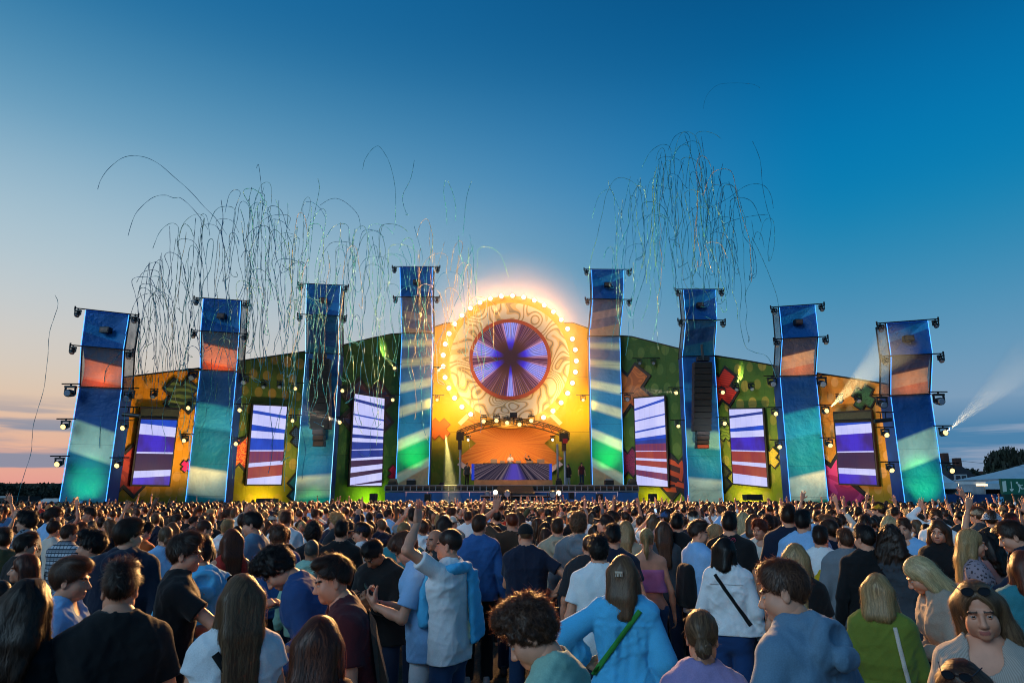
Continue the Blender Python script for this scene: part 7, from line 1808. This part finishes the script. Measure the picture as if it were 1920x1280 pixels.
patch(p, 'lemon_print', *polygrid(lem, .03), cloth('lemon', '#c8a822'), 1, .005); patch(p, 'leaf_print', *polygrid([(.02, 1.31), (.09, 1.30), (.15, 1.22), (.155, 1.15), (.10, 1.19), (.05, 1.24)], .03), cloth('leaf', '#2f5a34'), 1, .008); patch(p, 'stalk_print', *polygrid([(-.01, 1.31), (.012, 1.31), (.01, 1.37), (-.005, 1.37)], .03), cloth('leaf'  , '#2f5a34'), 1, .007)
for k, (a, b) in enumerate(((-.05, 1.07), (.02, 1.06), (.07, 1.075))): patch(p, 'drop_print', *polygrid([(a, b), (a + .035, b - .012), (a + .03, b + .02), (a + .01, b + .03)], .02), CL['lightblue'], 1, .007)
who(1620, 983, 6.7, 14, 'm', 'man in black jumper with short black hair, left cheek visible', 0, dict(head=(30, 2, 0)), top='long', topc='black', hair='short', hairc='black')
who(1668, 982, 6.6, -4, 'f', 'woman with big dark curly hair and dark grey jacket', 0, dict(head=(-6, 0, 0)), top='jacket', topc='darkgrey', hair='curly_long', hairc='dark')
p = who(1759, 973, 7.5, 172, 'f', 'smiling woman in black turtleneck with brown bob, holding a can', 0, dict(head=(-4, 4, -4), armL='hold', armR='down'), top='long', topc='black', topk=dict(neck=-.01), hair='bob', hairc='brown')
in_hand(p, 'L', can_parts(), 'drink_can', 'dark drink can held by the woman in black turtleneck', 'can', None, rot=Matrix.Rotation(R(90), 4, 'Y'))
who(1815, 990, 6.3, -74, 'f', 'woman with long golden blonde hair in patterned dress, turned right', 0, dict(head=(-6, 2, 0), armL='bent'), top='long', topc=floral, hair='longback', hairc='blond', bottom='longskirt', botc=floral)
who(1885, 976, 6.2, 96, 'm', 'man in navy jacket leaning left with his arm reaching to the blonde woman', 0, dict(lean=(10, 0), head=(4, 10, 0), armL='reach', armR='bent'), top='jacket', topc='navy', hair='short', hairc='dark')
who(1846, 996, 6.8, 60, 'f', 'woman with black curly hair between the blonde woman and the navy jacket', 1, dict(head=(6, 4, 0)), top='tee', topc='rose', hair='curly_long', hairc='black')
who(1916, 1030, 5.0, 18, 'f', 'woman with reddish hair and teal jacket cut by the right edge', 0, dict(head=(10, 2, 0), armL='bent'), top='jacket', topc='teal', hair='long', hairc='auburn')
who(898, 965, 8.4, -4, 'm', 'man in long-sleeved blue shirt and black trousers, an arm across his shoulders', 0, dict(head=(-14, 2, 0)), top='long', topc='blue', topk=dict(off=.02, loose=.014, hem=.86), hair='sidepart', hairc='brown', botc='black', white_shoes=True)
p = who(930, 985, 9.1, 4, 'f', 'woman in black t-shirt with lettering JEANS on the back, arm round the blue shirt', 1, dict(head=(14, 0, 0), armL='shoulder'), top='tee', topc='black', topk=dict(loose=.03), hair='bob', hairc='black')
def text_verts(txt, size):
    cu = bpy.data.curves.new('t', 'FONT'); cu.body = txt; cu.size = size; cu.align_x = 'CENTER'; cu.align_y = 'CENTER'; o = bpy.data.objects.new('t', cu); C.objects.link(o); bpy.context.view_layer.update()
    me = bpy.data.meshes.new_from_object(o.evaluated_get(bpy.context.evaluated_depsgraph_get())); bpy.data.objects.remove(o)
    return [(v.co.x, v.co.y) for v in me.vertices], [tuple(f.vertices) for f in me.polygons]
tv, tf = text_verts('JEANS', .085); patch(p, 'back_lettering', [(x, 1.31 + y - 2.2 * x * x) for x, y in tv], tf, cloth('print_white', '#9a9ca0'), 1, .005)
who(818, 990, 7.7, 118, 'm', 'laughing bald man behind the raised arm', 1, dict(head=(8, 0, 0)), top='tee', topc='charcoal', hair=None, skinm=1)
who(758, 976, 7.9, -10, 'm', 'man with shaved blond head and teal t-shirt left of the raised arm', 1, dict(head=(-20, 2, 0)), top='tee', topc='teal', hair='buzz', hairc='blond')
p = who(689, 1018, 6.2, 150, 'm', 'man in black hoodie with head bowed over his hands', 1, dict(lean=(10, 0), head=(-20, 38, 0), armL='phone', armR='phone'), top='hoodie', topc='black', hair='short', hairc='black', skinm=2)
who(681, 979, 8.6, 76, 'm', 'man in dark blue cap and white shirt looking left', 1, dict(head=(0, 2, 0)), top='shirt', topc='white', hair='short', hairc='dark', cap='cap', capc='navy')
who(641, 975, 8.1, -8, 'm', 'man in black top with white shoulder stripes, short black hair', 1, dict(head=(-10, 2, 0)), top='long', topc='black', hair='short', hairc='black')
who(585, 1010, 7.0, -6, 'm', 'man with grey cropped hair and pale teal hoodie from behind', 1, dict(head=(-6, 0, 0)), top='hoodie', topc='mint', hair='buzz', hairc='grey', skinm=2)
who(523, 986, 7.7, 6, 'm', 'man with curly brown hair in royal blue hoodie, hand at his mouth', 1, dict(head=(16, 2, 0), armL='bent'), top='hoodie', topc='blue', hair='curly', hairc='brown')
p = who(474, 959, 7.9, 62, 'm', 'bearded man in grey-blue t-shirt holding a white cup, turned left', 1, dict(head=(10, 10, 0), armL='hold', armR='hold'), top='tee', topc='bluegrey', hair='short', hairc='black')
in_hand(p, 'L', cup_parts(), 'drink_cup', 'white cup held by the bearded man in grey-blue t-shirt', 'cup', None, rot=Matrix.Rotation(R(90), 4, 'Y'))
who(436, 990, 7.0, 24, 'f', 'woman with long dark auburn hair in red sleeveless top', 1, dict(head=(-6, 0, 0)), top='tank', topc='red', hair='long', hairc='auburn')
who(385, 973, 8.9, -60, 'm', 'man with cropped brown hair in black t-shirt left of the red top', 1, dict(head=(-10, 6, 0)), top='tee', topc='black', hair='buzz', hairc='brown')
who(312, 986, 8.1, 4, 'f', 'woman with tied-back light hair in pale blue blouse', 1, dict(head=(4, 2, 0)), top='shirt', topc='lightblue', topk=dict(off=.024), hair='bun', hairc='light')
who(277, 978, 8.9, -50, 'm', 'man looking down in orange and dark top', 1, dict(head=(-6, 24, 0)), top='hoodie', topc='orange', hair='short', hairc='black')
who(178, 994, 6.1, 72, 'm', 'bearded man in dark teal top looking left', 1, dict(head=(6, 2, 0)), top='tee', topc='teal', topk=dict(), hair='messy', hairc='black', browc='black')
who(131, 982, 8.9, -40, 'm', 'man in white and blue plaid shirt with brown hair', 1, dict(head=(-30, 2, 0), armL='bent'), top='shirt', topc=plaid, hair='short', hairc='brown')
who(53, 1037, 5.7, 82, 'f', 'woman with shoulder-length auburn hair looking left at the left edge', 1, dict(head=(4, 0, 0)), top='tee', topc='black', hair='bob', hairc='auburn', browc='brown')
who(48, 1000, 7.1, -70, 'm', 'man in black top with short brown hair looking right at the left edge', 1, dict(head=(-6, 0, 0)), top='long', topc='black', hair='quiff', hairc='dark')
who(10, 989, 7.4, 0, 'm', 'man in olive top cut by the left edge', 1, dict(head=(10, 0, 0)), top='long', topc='olive', hair='short', hairc='dark')
who(4, 1085, 4.6, 10, 'm', 'person in charcoal top with only a shoulder showing at the left edge', 1, dict(), top='hoodie', topc='charcoal', hair='buzz', hairc='dark')
who(56, 958, 8.9, 66, 'm', 'man with thick black hair in dark geometric patterned shirt', 1, dict(head=(0, 0, 0)), top='shirt', topc=geo, hair='messy', hairc='black')
who(100, 951, 10.6, -66, 'm', 'man in light blue shirt with dark hair turned right under the leftmost tower', 1, dict(head=(-6, 0, 0)), top='shirt', topc='lightblue', hair='sidepart', hairc='dark')
who(104, 975, 9.5, -50, 'f', 'woman with dark bun and blue headband', 1, dict(head=(0, 4, 0)), top='tee', topc='offwhite', hair='topbun', hairc='dark')
who(961, 959, 8.9, 4, 'm', 'man with shaved ginger hair in brown t-shirt left of the black cap', 1, dict(head=(0, 0, 0), armL='up_bent'), top='tee', topc='brown', hair='buzz', hairc='ginger')
who(1045, 971, 8.9, 0, 'm', 'man with brown hair in olive-grey hoodie right of the black cap', 1, dict(head=(0, 2, 0)), top='hoodie', topc='sand', hair='short', hairc='brown')
who(1084, 962, 7.9, -6, 'm', 'man with curly light brown hair in pale grey hoodie', 1, dict(head=(-4, 2, 0)), top='hoodie', topc='grey', hair='curly', hairc='light')
who(1149, 983, 7.0, -4, 'm', 'man in dark navy top with white collar, short black hair', 1, dict(head=(0, 2, 0)), top='polo', topc='navy', hair='fade', hairc='black')
who(1142, 966, 9.3, 70, 'm', 'man in black cap tipping his head back to the left', 1, dict(head=(0, -18, 0)), top='tee', topc='black', hair='short', hairc='dark', cap='cap')
who(1173, 975, 8.9, -10, 'f', 'woman with long blonde hair in beige cardigan', 1, dict(head=(-6, 0, 0)), top='long', topc='sand', hair='long', hairc='blond')
p = who(1212, 990, 7.65, 2, 'f', 'woman with blonde ponytail, bare shoulders and pink strapless top with jeans', 1, dict(head=(-6, 0, 0)), top='tube', topc='pink', hair='pony', hairc='blond', botc='jeans')
p = who(1306, 976, 7.65, -58, 'm', 'man in pale t-shirt with black backpack leaning to the blonde woman', 1, dict(head=(-14, 2, 0), armR='bent', armL='bent'), top='tee', topc='lightblue', hair='fade', hairc='dark', botc='lightjeans')
bp = Fld((-.2, -.36, .82), (.2, -.04, 1.48), .015); bp.slab((0, -.16, .98), (0, -.15, 1.27), (1, 0, 0), .075, .06, .075, .06, .02); bp.add(wrinkle(3, .006, 16)); V_, Q_ = bp.mesh(); child('backpack', np_mesh('backpack', [(V_, Q_, 0)], [CL['black']]), p.o)
strap(p, 'backpack_strap', (.10, 1.44), (.12, 1.08), .05, CL['black'], -1); strap(p, 'backpack_strap', (-.10, 1.44), (-.12, 1.08), .05, CL['black'], -1)
who(1342, 981, 8.0, 64, 'f', 'blonde woman in light blue jacket face to face with the backpack man', 1, dict(head=(6, -4, 0), armL='bent'), top='jacket', topc='skyblue', hair='long', hairc='blond')
who(1268, 962, 8.9, 0, 'm', 'man in white t-shirt and black vest with short black hair', 1, dict(head=(0, 2, 0)), top='tee', topc='black', topk=dict(sleeve=.3), hair='short', hairc='black')
who(1243, 976, 8.8, 4, 'f', 'woman with long straight brown hair in grey top', 1, dict(head=(0, 2, 0)), top='tee', topc='darkgrey', hair='long', hairc='brown')
who(1366, 959, 7.65, -14, 'm', 'tall man in black t-shirt behind the white blouse', 1, dict(head=(10, 0, 0), build=1.05), top='tee', topc='black', hair='short', hairc='black')
who(1476, 945, 7.9, 4, 'm', 'tall man in navy blazer with short dark hair', 1, dict(head=(-4, 2, 0)), top='jacket', topc='navy', hair='short', hairc='dark')
who(1503, 955, 7.7, -6, 'm', 'man in pale blue shirt with black hair behind the lemon print', 1, dict(head=(-10, 2, 0)), top='shirt', topc='lightblue', hair='short', hairc='black')
who(1438, 966, 9.6, -4, 'm', 'man in black t-shirt with wavy dark hair, elbow out', 1, dict(head=(0, 4, 0), armL='hip'), top='tee', topc='black', hair='messy', hairc='dark')
who(1583, 990, 7.2, 10, 'm', 'person in light grey hoodie left of the black jumper', 1, dict(head=(14, 8, 0)), top='hoodie', topc='grey', hair='short', hairc='brown', topk=dict(off=.034))
who(1694, 971, 8.6, 168, 'm', 'young man in light blue shirt facing the camera', 1, dict(head=(-6, 2, 0)), top='shirt', topc='lightblue', hair='short', hairc='brown')
p = who(1754, 955, 10.3, 176, 'm', 'man in sunglasses facing the camera above the black turtleneck', 1, dict(head=(0, 0, 0)), top='tee', topc='white', hair='short', hairc='brown'); glasses(p)
who(1665, 965, 9.6, 10, 'f', 'woman with light blonde hair above the dark curls', 1, dict(head=(0, 2, 0)), top='tee', topc='white', hair='bob', hairc='pale')
who(1892, 962, 8.9, -20, 'm', 'person in red cap and light blue top at the right', 1, dict(head=(0, 2, 0)), top='tee', topc='lightblue', hair='short', hairc='dark', cap='cap', capc=cloth('cap_red', '#a01c1c'))
who(1857, 957, 10.3, 10, 'm', 'person in dark dotted bucket hat at the right', 1, dict(head=(0, 4, 0)), top='tee', topc='black', hair='short', hairc='dark', cap='bucket', capc=hatm)
who(1831, 950, 10.6, 60, 'm', 'person in beige cap turned left under the tents', 1, dict(head=(0, 2, 0)), top='tee', topc='darkgrey', hair='short', hairc='brown', cap='cap', capc=CL['sand'])
who(1647, 941, 12.5, 60, 'm', 'person in bright yellow cap before the right orange wall', 1, dict(head=(0, 4, 0)), top='tee', topc='black', hair='short', hairc='dark', cap='cap', capc=CL['yellow'])
who(1620, 965, 9.2, 0, 'm', 'person in black cap in front of the yellow cap', 1, dict(head=(0, 6, 0)), top='tee', topc='charcoal', hair='short', hairc='dark', cap='cap')
who(1249, 954, 10.4, 20, 'm', 'person in royal blue cap near the middle right', 1, dict(head=(20, 4, 0)), top='tee', topc='rose', hair='short', hairc='dark', cap='cap', capc=CL['blue'])
who(1299, 957, 10.2, 170, 'm', 'person in white and green cap facing the camera', 1, dict(head=(10, 6, 0)), top='tee', topc='navy', hair='short', hairc='dark', cap='cap', capc=CL['offwhite'])
who(1392, 959, 10.7, 0, 'f', 'woman with very pale straight blonde hair in navy top', 1, dict(), top='long', topc='navy', hair='longback', hairc='pale')
who(1413, 962, 10.0, -8, 'f', 'woman with brown hair and blue jacket beside the pale blonde', 1, dict(head=(-10, 0, 0)), top='jacket', topc='bluegrey', hair='longback', hairc='brown')
who(537, 958, 10.3, 0, 'm', 'man in white t-shirt with short brown hair below the third tower', 1, dict(head=(-14, 2, 0)), top='tee', topc='white', hair='fade', hairc='brown')
who(588, 983, 8.5, -4, 'm', 'person with large black afro in charcoal top', 1, dict(head=(6, 2, 0)), top='tee', topc='charcoal', hair='afro', hairc='black', skinm=3)
who(833, 965, 9.4, 2, 'f', 'woman with dark brown bob right above the waving man', 1, dict(head=(0, 2, 0)), top='tee', topc='black', hair='bob', hairc='dark')
p = who(1225, 962, 10.6, 0, 'f', 'person holding up a lit phone to film, middle right', 1, dict(head=(0, -4, 0), armR='film', armL='film'), top='tee', topc='white', hair='bob', hairc='light')
in_hand(p, 'R', phone_parts(True), 'phone', 'lit phone held up to film in the middle right of the crowd', 'phone', None, off=(0, .03, .10))
p = who(775, 952, 11.0, 0, 'm', 'person holding up a glowing phone above the crowd, left of the wheel', 1, dict(head=(0, -4, 0), armL='film'), top='tee', topc='grey', hair='short', hairc='dark')
in_hand(p, 'L', phone_parts(True), 'phone', 'glowing phone held up left of the wheel', 'phone', None, off=(0, .03, .10))

# ================================================================= THE REST OF THE CROWD THAT CAN BE TOLD APART
rc = np.random.default_rng(77)
BANK = []
def bank(sex, pose, sk, top, bottom, topk=None):
    s_ = Skel(sex, **sk); kw = dict(TOPDEF[top]); kw.update(topk or {}); b = body_mesh(s_, .026, .0095, [SKIN[0], LIP, HAIR['dark'], SCL, IRIS], .009)
    V, Q = top_field(s_, .018, seed=len(BANK) * 5 + 1, **kw).mesh(); tm = np_mesh(TOPNAME[top], [(V, Q, 0)], [CL['black']])
    V, Q = bottom_field(s_, .026, bottom).mesh(); bm = np_mesh('trousers', [(V, Q, 0)], [CL['black']])
    pp = Person(); pp.F = top_field(s_, .018, seed=len(BANK) * 5 + 1, **kw); pp.o = None; ex = {}
    if top != 'tank':
        sg_ = 1 if len(BANK) % 2 else -1; so_ = strap(pp, 'bag_strap', (-.10 * sg_, 1.42), (.17 * sg_, 1.03), .04, CL['black']); ex['bag_strap'] = so_.data; bpy.data.objects.remove(so_)
        pv, pf = [], []; r_ = np.random.default_rng(len(BANK))
        for i in range(4):
            x0, x1 = -.10 + r_.uniform(0, .05), .10 - r_.uniform(0, .06); z0 = 1.30 - .045 * i; n0 = len(pv)
            for t_ in np.linspace(x0, x1, 5): pv += [(t_, z0), (t_, z0 + (.03 if i else .04))]
            pf += [(n0 + 2 * j, n0 + 2 * j + 2, n0 + 2 * j + 3, n0 + 2 * j + 1) for j in range(4)]
        so_ = patch(pp, 'back_print', pv, pf, CL['white']); ex['back_print'] = so_.data; bpy.data.objects.remove(so_)
    BANK.append((sex, pose, top, s_, b, tm, bm, m4(s_.HM, s_.np_), ex))
for hy in (-28, 6, 40):
    bank('m', '', dict(head=(hy, 3, 0), armL='down', armR='bent' if hy > 20 else 'down'), 'tee', 'trousers'); bank('f', '', dict(head=(-hy, 3, 0), armL='bent' if hy < 0 else 'down'), 'tee', 'trousers')
bank('m', '', dict(head=(10, 0, 0)), 'hoodie', 'trousers'); bank('m', '', dict(head=(-10, 4, 0), armL='bent'), 'shirt', 'trousers'); bank('f', '', dict(head=(14, 2, 0)), 'long', 'trousers'); bank('f', '', dict(head=(-30, 2, 0)), 'tank', 'shorts')
bank('m', '', dict(head=(-16, 2, 0), armR='bent'), 'long', 'shorts'); bank('m', '', dict(head=(24, -6, 0), armL='hip'), 'polo', 'trousers')
bank('m', ' with one arm raised', dict(head=(0, -4, 0), armR='up'), 'tee', 'trousers'); bank('m', ' with both arms raised', dict(head=(6, -6, 0), armR='wave', armL='up'), 'tee', 'trousers'); bank('f', ' with one arm raised', dict(head=(-8, -4, 0), armL='up'), 'tee', 'trousers')
bank('m', ' pointing up', dict(head=(0, -4, 0), armR='point'), 'shirt', 'trousers'); bank('f', ' with both arms raised', dict(head=(0, -4, 0), armL='wave', armR='wave'), 'tank', 'shorts')
bank('m', ' holding a hand up', dict(head=(10, -2, 0), armL='up_bent'), 'hoodie', 'trousers')
MH = [('short', 'short'), ('fade', 'short'), ('quiff', 'swept-up'), ('sidepart', 'side-parted'), ('messy', 'tousled'), ('curly', 'curly'), ('buzz', 'cropped')]
FH = [('long', 'long'), ('longback', 'long'), ('bob', 'shoulder-length'), ('pony', 'ponytailed'), ('bun', 'tied-up'), ('wavy', 'wavy'), ('halfup', 'half-up'), ('curly_long', 'big curly')]
HC = [('black', 'black', .10), ('dark', 'dark brown', .34), ('brown', 'brown', .30), ('light', 'light brown', .10), ('blond', 'blonde', .09), ('pale', 'pale blonde', .03), ('auburn', 'auburn', .02)]
TC = [('black', 'black', .22), ('charcoal', 'charcoal', .10), ('navy', 'navy', .12), ('white', 'white', .18), ('lightblue', 'light blue', .11), ('offwhite', 'cream', .06), ('grey', 'grey', .05), ('darkgrey', 'dark grey', .06), ('beige', 'beige', .04), ('olive', 'olive', .03), ('denimblue', 'denim blue', .03), ('red', 'red', .015), ('teal', 'teal', .015), ('rose', 'dusty pink', .02), ('maroon', 'maroon', .02), ('skyblue', 'bright blue', .01)]
TN = {'tee': 't-shirt', 'hoodie': 'hoodie', 'shirt': 'shirt', 'long': 'jumper', 'tank': 'sleeveless top', 'polo': 'polo shirt'}
ZONES = [(110, 'by the left edge'), (215, 'below the leftmost tower'), (340, 'below the left orange wall'), (430, 'below second tower from left'), (545, 'below the left olive wall'), (630, 'below third tower from left'), (735, 'below the left green wall'), (820, 'below the left striped tower'),
         (900, 'left of the DJ booth'), (1015, 'below the DJ booth'), (1095, 'right of the DJ booth'), (1180, 'below the right striped tower'), (1275, 'below the right green wall'), (1365, 'below third tower from right'), (1465, 'below right dotted wall'), (1560, 'below second tower from right'), (1680, 'below the right orange wall'), (1790, 'below the rightmost tower'), (9999, 'by the right edge')]
BANDS = [(11.2, 'near'), (14.2, 'midway'), (99, 'further back')]
def pickw(L): k = rc.choice(len(L), p=np.array([x[2] for x in L]) / sum(x[2] for x in L)); return L[k]
SEEN = set(); pts = list(PEOPLE); NIND = 0
cand = []
for _ in range(9000):
    y = math.sqrt(rc.uniform(8.2 ** 2, 19.5 ** 2)); x = rc.uniform(-1, 1) * y * .80
    if y < 8.8 and abs(x) > .78 * y: continue
    cand.append((x, y))
PA = np.array(pts); MAXIND = 218
accepted = []
for x, y in sorted(cand, key=lambda c: rc.uniform()):
    d = .78 if y < 11 else .68
    if len(PA) and np.min((PA[:, 0] - x) ** 2 + (PA[:, 1] - y) ** 2) < d * d: continue
    PA = np.vstack([PA, (x, y)]); accepted.append((x, y))
accepted.sort(key=lambda c: c[1])
FARSTART = 99
for x, y in accepted:
    if NIND >= MAXIND: FARSTART = min(FARSTART, y); break
    u = 960 + 1280 * x / (y * cp - .25 * sp) * 1.0
    zone = next(n for lim, n in ZONES if u < lim); band = next(n for lim, n in BANDS if y < lim)
    for tr in range(60):
        up = rc.uniform() < .17; opts = [b for b in BANK if bool(b[1]) == up]; b = opts[rc.integers(len(opts))]
        hs, hn = (MH if b[0] == 'm' else FH)[rc.integers(len(MH) if b[0] == 'm' else len(FH))]; hc, hcn, _ = pickw(HC); tcol, tn, _ = pickw(TC)
        lab = '%s, %s %s hair, %s %s%s, %s %s' % ('man' if b[0] == 'm' else 'woman', hn, hcn.replace(' ', '-'), tn.replace(' ', '-'), TN[b[2]].replace(' ', '-'), b[1].replace(' with', ',').replace(' both', ' two') if b[1] else '', band, zone)
        if lab not in SEEN and len(lab.split()) <= 16: break
    SEEN.add(lab); s_ = b[3]
    hgt = rc.normal(1.79, .06) if b[0] == 'm' else rc.normal(1.67, .05); sc = hgt / 1.75
    o = bpy.data.objects.new('person', b[4]); C.objects.link(o); o.location = (x, y, 0); o.scale = (sc, sc, sc)
    yaw = rc.normal(0, 18) if rc.uniform() < (.62 if y < 12 else .78) else rc.uniform(40, 320); o.rotation_euler = (0, 0, R(yaw))
    sm_ = SKIN[rc.choice(4, p=[.45, .35, .14, .06])]; o.material_slots[0].link = 'OBJECT'; o.material_slots[0].material = sm_; o.material_slots[2].link = 'OBJECT'; o.material_slots[2].material = HAIR[hc]
    tag(o, lab, 'person', 'people in the crowd')
    child(TOPNAME[b[2]], b[5], o, CL[tcol]); child('trousers', b[6], o, CL[rc.choice(['darkjeans', 'jeans', 'black', 'sand', 'lightjeans'])]); child('hair', hair_mesh(hs, 1)[0], o, HAIR[hc], b[7])
    ex = b[8]; z_ = rc.uniform()
    if ex and z_ < .10: child('bag_strap', ex['bag_strap'], o, CL[rc.choice(['black', 'navy', 'brown', 'offwhite'])])
    elif ex and z_ < .24 and b[2] in ('tee', 'hoodie'): child('back_print', ex['back_print'], o, CL['grey' if tcol in ('white', 'offwhite', 'lightblue') else 'offwhite'])
    if b[0] == 'm' and rc.uniform() < .07: child('cap', cap_mesh('cap'), o, CL[rc.choice(['black', 'navy', 'sand', 'offwhite'])], b[7])
    NIND += 1
print('INDIVIDUALS', NIND, 'far crowd from', FARSTART, 'of', len(accepted))

# ================================================================= THE FAR CROWD, ONE MASS
def lowpoly_person(sex, arms):
    """a few hundred faces: head with hair cap, shoulders, torso, legs, arms; material indices: 0 top, 1 hair, 2 skin, 3 trousers"""
    m = MB(); f = sex == 'f'
    m.sphere((0, .015, 1.645), .075, .090, .112, 10, 7, 2); m.tube((0, 0, 1.46), (0, .01, 1.58), .055, .05, 8, 2, False)
    hm_ = MB(); hm_.sphere((0, -.012, 1.668), .086, .100, .103, 10, 8)
    v = np.array(hm_.v); fs = [q for q in hm_.f if v[list(q)].mean(0)[2] > 1.60 + .9 * max(0, v[list(q)].mean(0)[1] + .02)]
    m.add(hm_.v, fs, 1)
    if f: m.grid(lambda a, b: Vector(((a - .5) * .17, -.085 - .03 * math.sin(math.pi * a) * (1 - b) - .02 * b, 1.66 - .34 * b)), 4, 3, 1)
    prof = [(.90, .155, .105), (1.08, .14 if not f else .12, .10), (1.30, .185 if not f else .155, .115), (1.41, .20 if not f else .17, .085), (1.47, .075, .07)]
    n = 10; rings = []
    for z, a, b in prof: rings.append([(a * math.copysign(abs(math.cos(t)) ** .8, math.cos(t)), b * math.sin(t), z) for t in np.linspace(0, 2 * math.pi, n, False)])
    m.add([p for r_ in rings for p in r_], [(i * n + k, i * n + (k + 1) % n, (i + 1) * n + (k + 1) % n, (i + 1) * n + k) for i in range(len(prof) - 1) for k in range(n)], 0)
    for s in (-1, 1):
        m.tube((s * .085, 0, .92), (s * .1, 0, .05), .085, .06, 6, 3, False)
        sh = Vector((s * (.185 if not f else .155), 0, 1.41)); a = arms[0 if s < 0 else 1]
        if a == 'up': e, w_ = sh + Vector((s * .08, .06, .27)), sh + Vector((s * .05, .12, .52))
        elif a == 'fwd': e, w_ = sh + Vector((s * .05, .06, -.27)), sh + Vector((-s * .04, .28, -.14))
        else: e, w_ = sh + Vector((s * .06, -.03, -.29)), sh + Vector((s * .06, .05, -.54))
        m.tube(sh, e, .055, .045, 6, 0, False); m.sphere(sh, .058, nu=6, nv=4, mi=0); m.tube(e, w_, .040, .028, 6, 2, False); m.sphere(w_ + (w_ - e).normalized() * .06, .035, .025, .05, 6, 4, 2)
    tri = []; mi = []
    for q, k in zip(m.f, m.mi):
        for i in range(1, len(q) - 1): tri.append((q[0], q[i], q[i + 1])); mi.append(k)
    return np.array([tuple(p) for p in m.v]), np.array(tri), np.array(mi)
LP = [lowpoly_person(s, a) for s in 'mf' for a in (('dn', 'dn'), ('fwd', 'dn'), ('dn', 'up'), ('up', 'up'), ('fwd', 'fwd'))]
TOPS = ['black', 'charcoal', 'navy', 'white', 'lightblue', 'offwhite', 'grey', 'darkgrey', 'beige', 'denimblue', 'red', 'rose']; HRS = ['black', 'dark', 'brown', 'light', 'blond']; BTM = ['darkjeans', 'black', 'jeans']
cmats = [CL[k] for k in TOPS] + [HAIR[k] for k in HRS] + [SKIN[0], SKIN[1], SKIN[2]] + [CL[k] for k in BTM]
far = [c for c in accepted if c[1] >= FARSTART]
grid_ = {}
def ok(x, y, d):
    k = (int(x // .7), int(y // .7))
    for i in (-1, 0, 1):
        for j in (-1, 0, 1):
            for q in grid_.get((k[0] + i, k[1] + j), ()):
                if (q[0] - x) ** 2 + (q[1] - y) ** 2 < d * d: return False
    return True
for c in [tuple(q) for q in PA]: grid_.setdefault((int(c[0] // .7), int(c[1] // .7)), []).append(c)
for _ in range(30000):
    y = math.sqrt(rc.uniform(15.0 ** 2, 45.5 ** 2)); x = rc.uniform(-1, 1) * y * .90
    if y < FARSTART + .3 and abs(x) < .80 * y: continue
    lim = 45.3 if abs(x) < 12 else 45.3 - (abs(x) - 12) * .36
    if y > lim or not ok(x, y, .60): continue
    grid_.setdefault((int(x // .7), int(y // .7)), []).append((x, y)); far.append((x, y))
parts = []
for x, y in far:
    up = rc.uniform() < (.035 if y > 30 else .04)
    V, T_, M_ = LP[(rc.choice([2, 3]) if up else rc.choice([0, 1, 4])) + 5 * int(rc.uniform() < .4)]
    s_ = rc.normal(.985, .035); a = rc.normal(0, .35) if rc.uniform() < .85 else rc.uniform(0, 6.28); ca, sa = math.cos(a), math.sin(a)
    W = np.stack([x + s_ * (V[:, 0] * ca - V[:, 1] * sa), y + s_ * (V[:, 0] * sa + V[:, 1] * ca), V[:, 2] * s_], 1)
    pw = np.array([.2, .12, .12, .16, .08, .07, .05, .06, .05, .05, .02, .02]); lut = np.array([rc.choice(12, p=pw / pw.sum()), 12 + rc.choice(5, p=[.22, .42, .26, .06, .04]), 17 + rc.choice(3, p=[.5, .36, .14]), 20 + rc.choice(3)])
    parts.append((W, T_, lut[M_]))
o = bpy.data.objects.new('crowd', np_mesh('crowd', parts, cmats)); C.objects.link(o); tag(o, 'dense far crowd of heads and raised arms in front of the stage', 'crowd', kind='stuff')
print('TRIS', sum(sum(len(q.vertices) - 2 for q in m_.polygons) for m_ in bpy.data.meshes)); print('FAR', len(far), sum(len(p_[1]) for p_ in parts))

# ---- people on the stage
def stage_person(u, v, Yd, yaw, sex, label, **kw):
    p = make_person(Skel(sex, **kw.pop('sk', {})), 2, **kw); w_ = P(u, v, Yd); ht = head_top(p.sk); s = 1.0 if sex == 'm' else .95
    place(p, u, v, Yd, yaw, label, scale=s); p.o.location.z = DECK + .01; p.zt = w_.z - ht[2] * s; return p
_d = stage_person(957, 851, 55.9, 176, 'm', 'DJ in white t-shirt and white cap behind the booth', sk=dict(head=(0, 14, 0), armL='hold', armR='hold'), top='tee', topc='white', hair='short', hairc='light', cap='cap', capc=CL['white']); _d.o.location.z = _d.zt
_d = stage_person(991, 854, 55.9, 150, 'm', 'second DJ in black t-shirt with one hand up behind the booth', sk=dict(head=(0, 8, 0), armR='up_bent'), top='tee', topc='black', hair='short', hairc='black'); _d.o.location.z = _d.zt
stage_person(1065, 862, 54.0, 160, 'f', 'person in black coat with pale trousers standing on stage right of the truss leg', top='jacket', topc='black', hair='bob', hairc='dark', botc='grey', topk=dict(hem=.62))
stage_person(1090, 862, 54.0, 190, 'm', 'person in dark top standing on stage beside the right striped tower', top='tee', topc='maroon', hair='short', hairc='black', botc='darkjeans')
stage_person(876, 862, 54.6, 200, 'm', 'person in dark top standing on stage left of the booth', top='tee', topc='darkgrey', hair='short', hairc='black', botc='black')
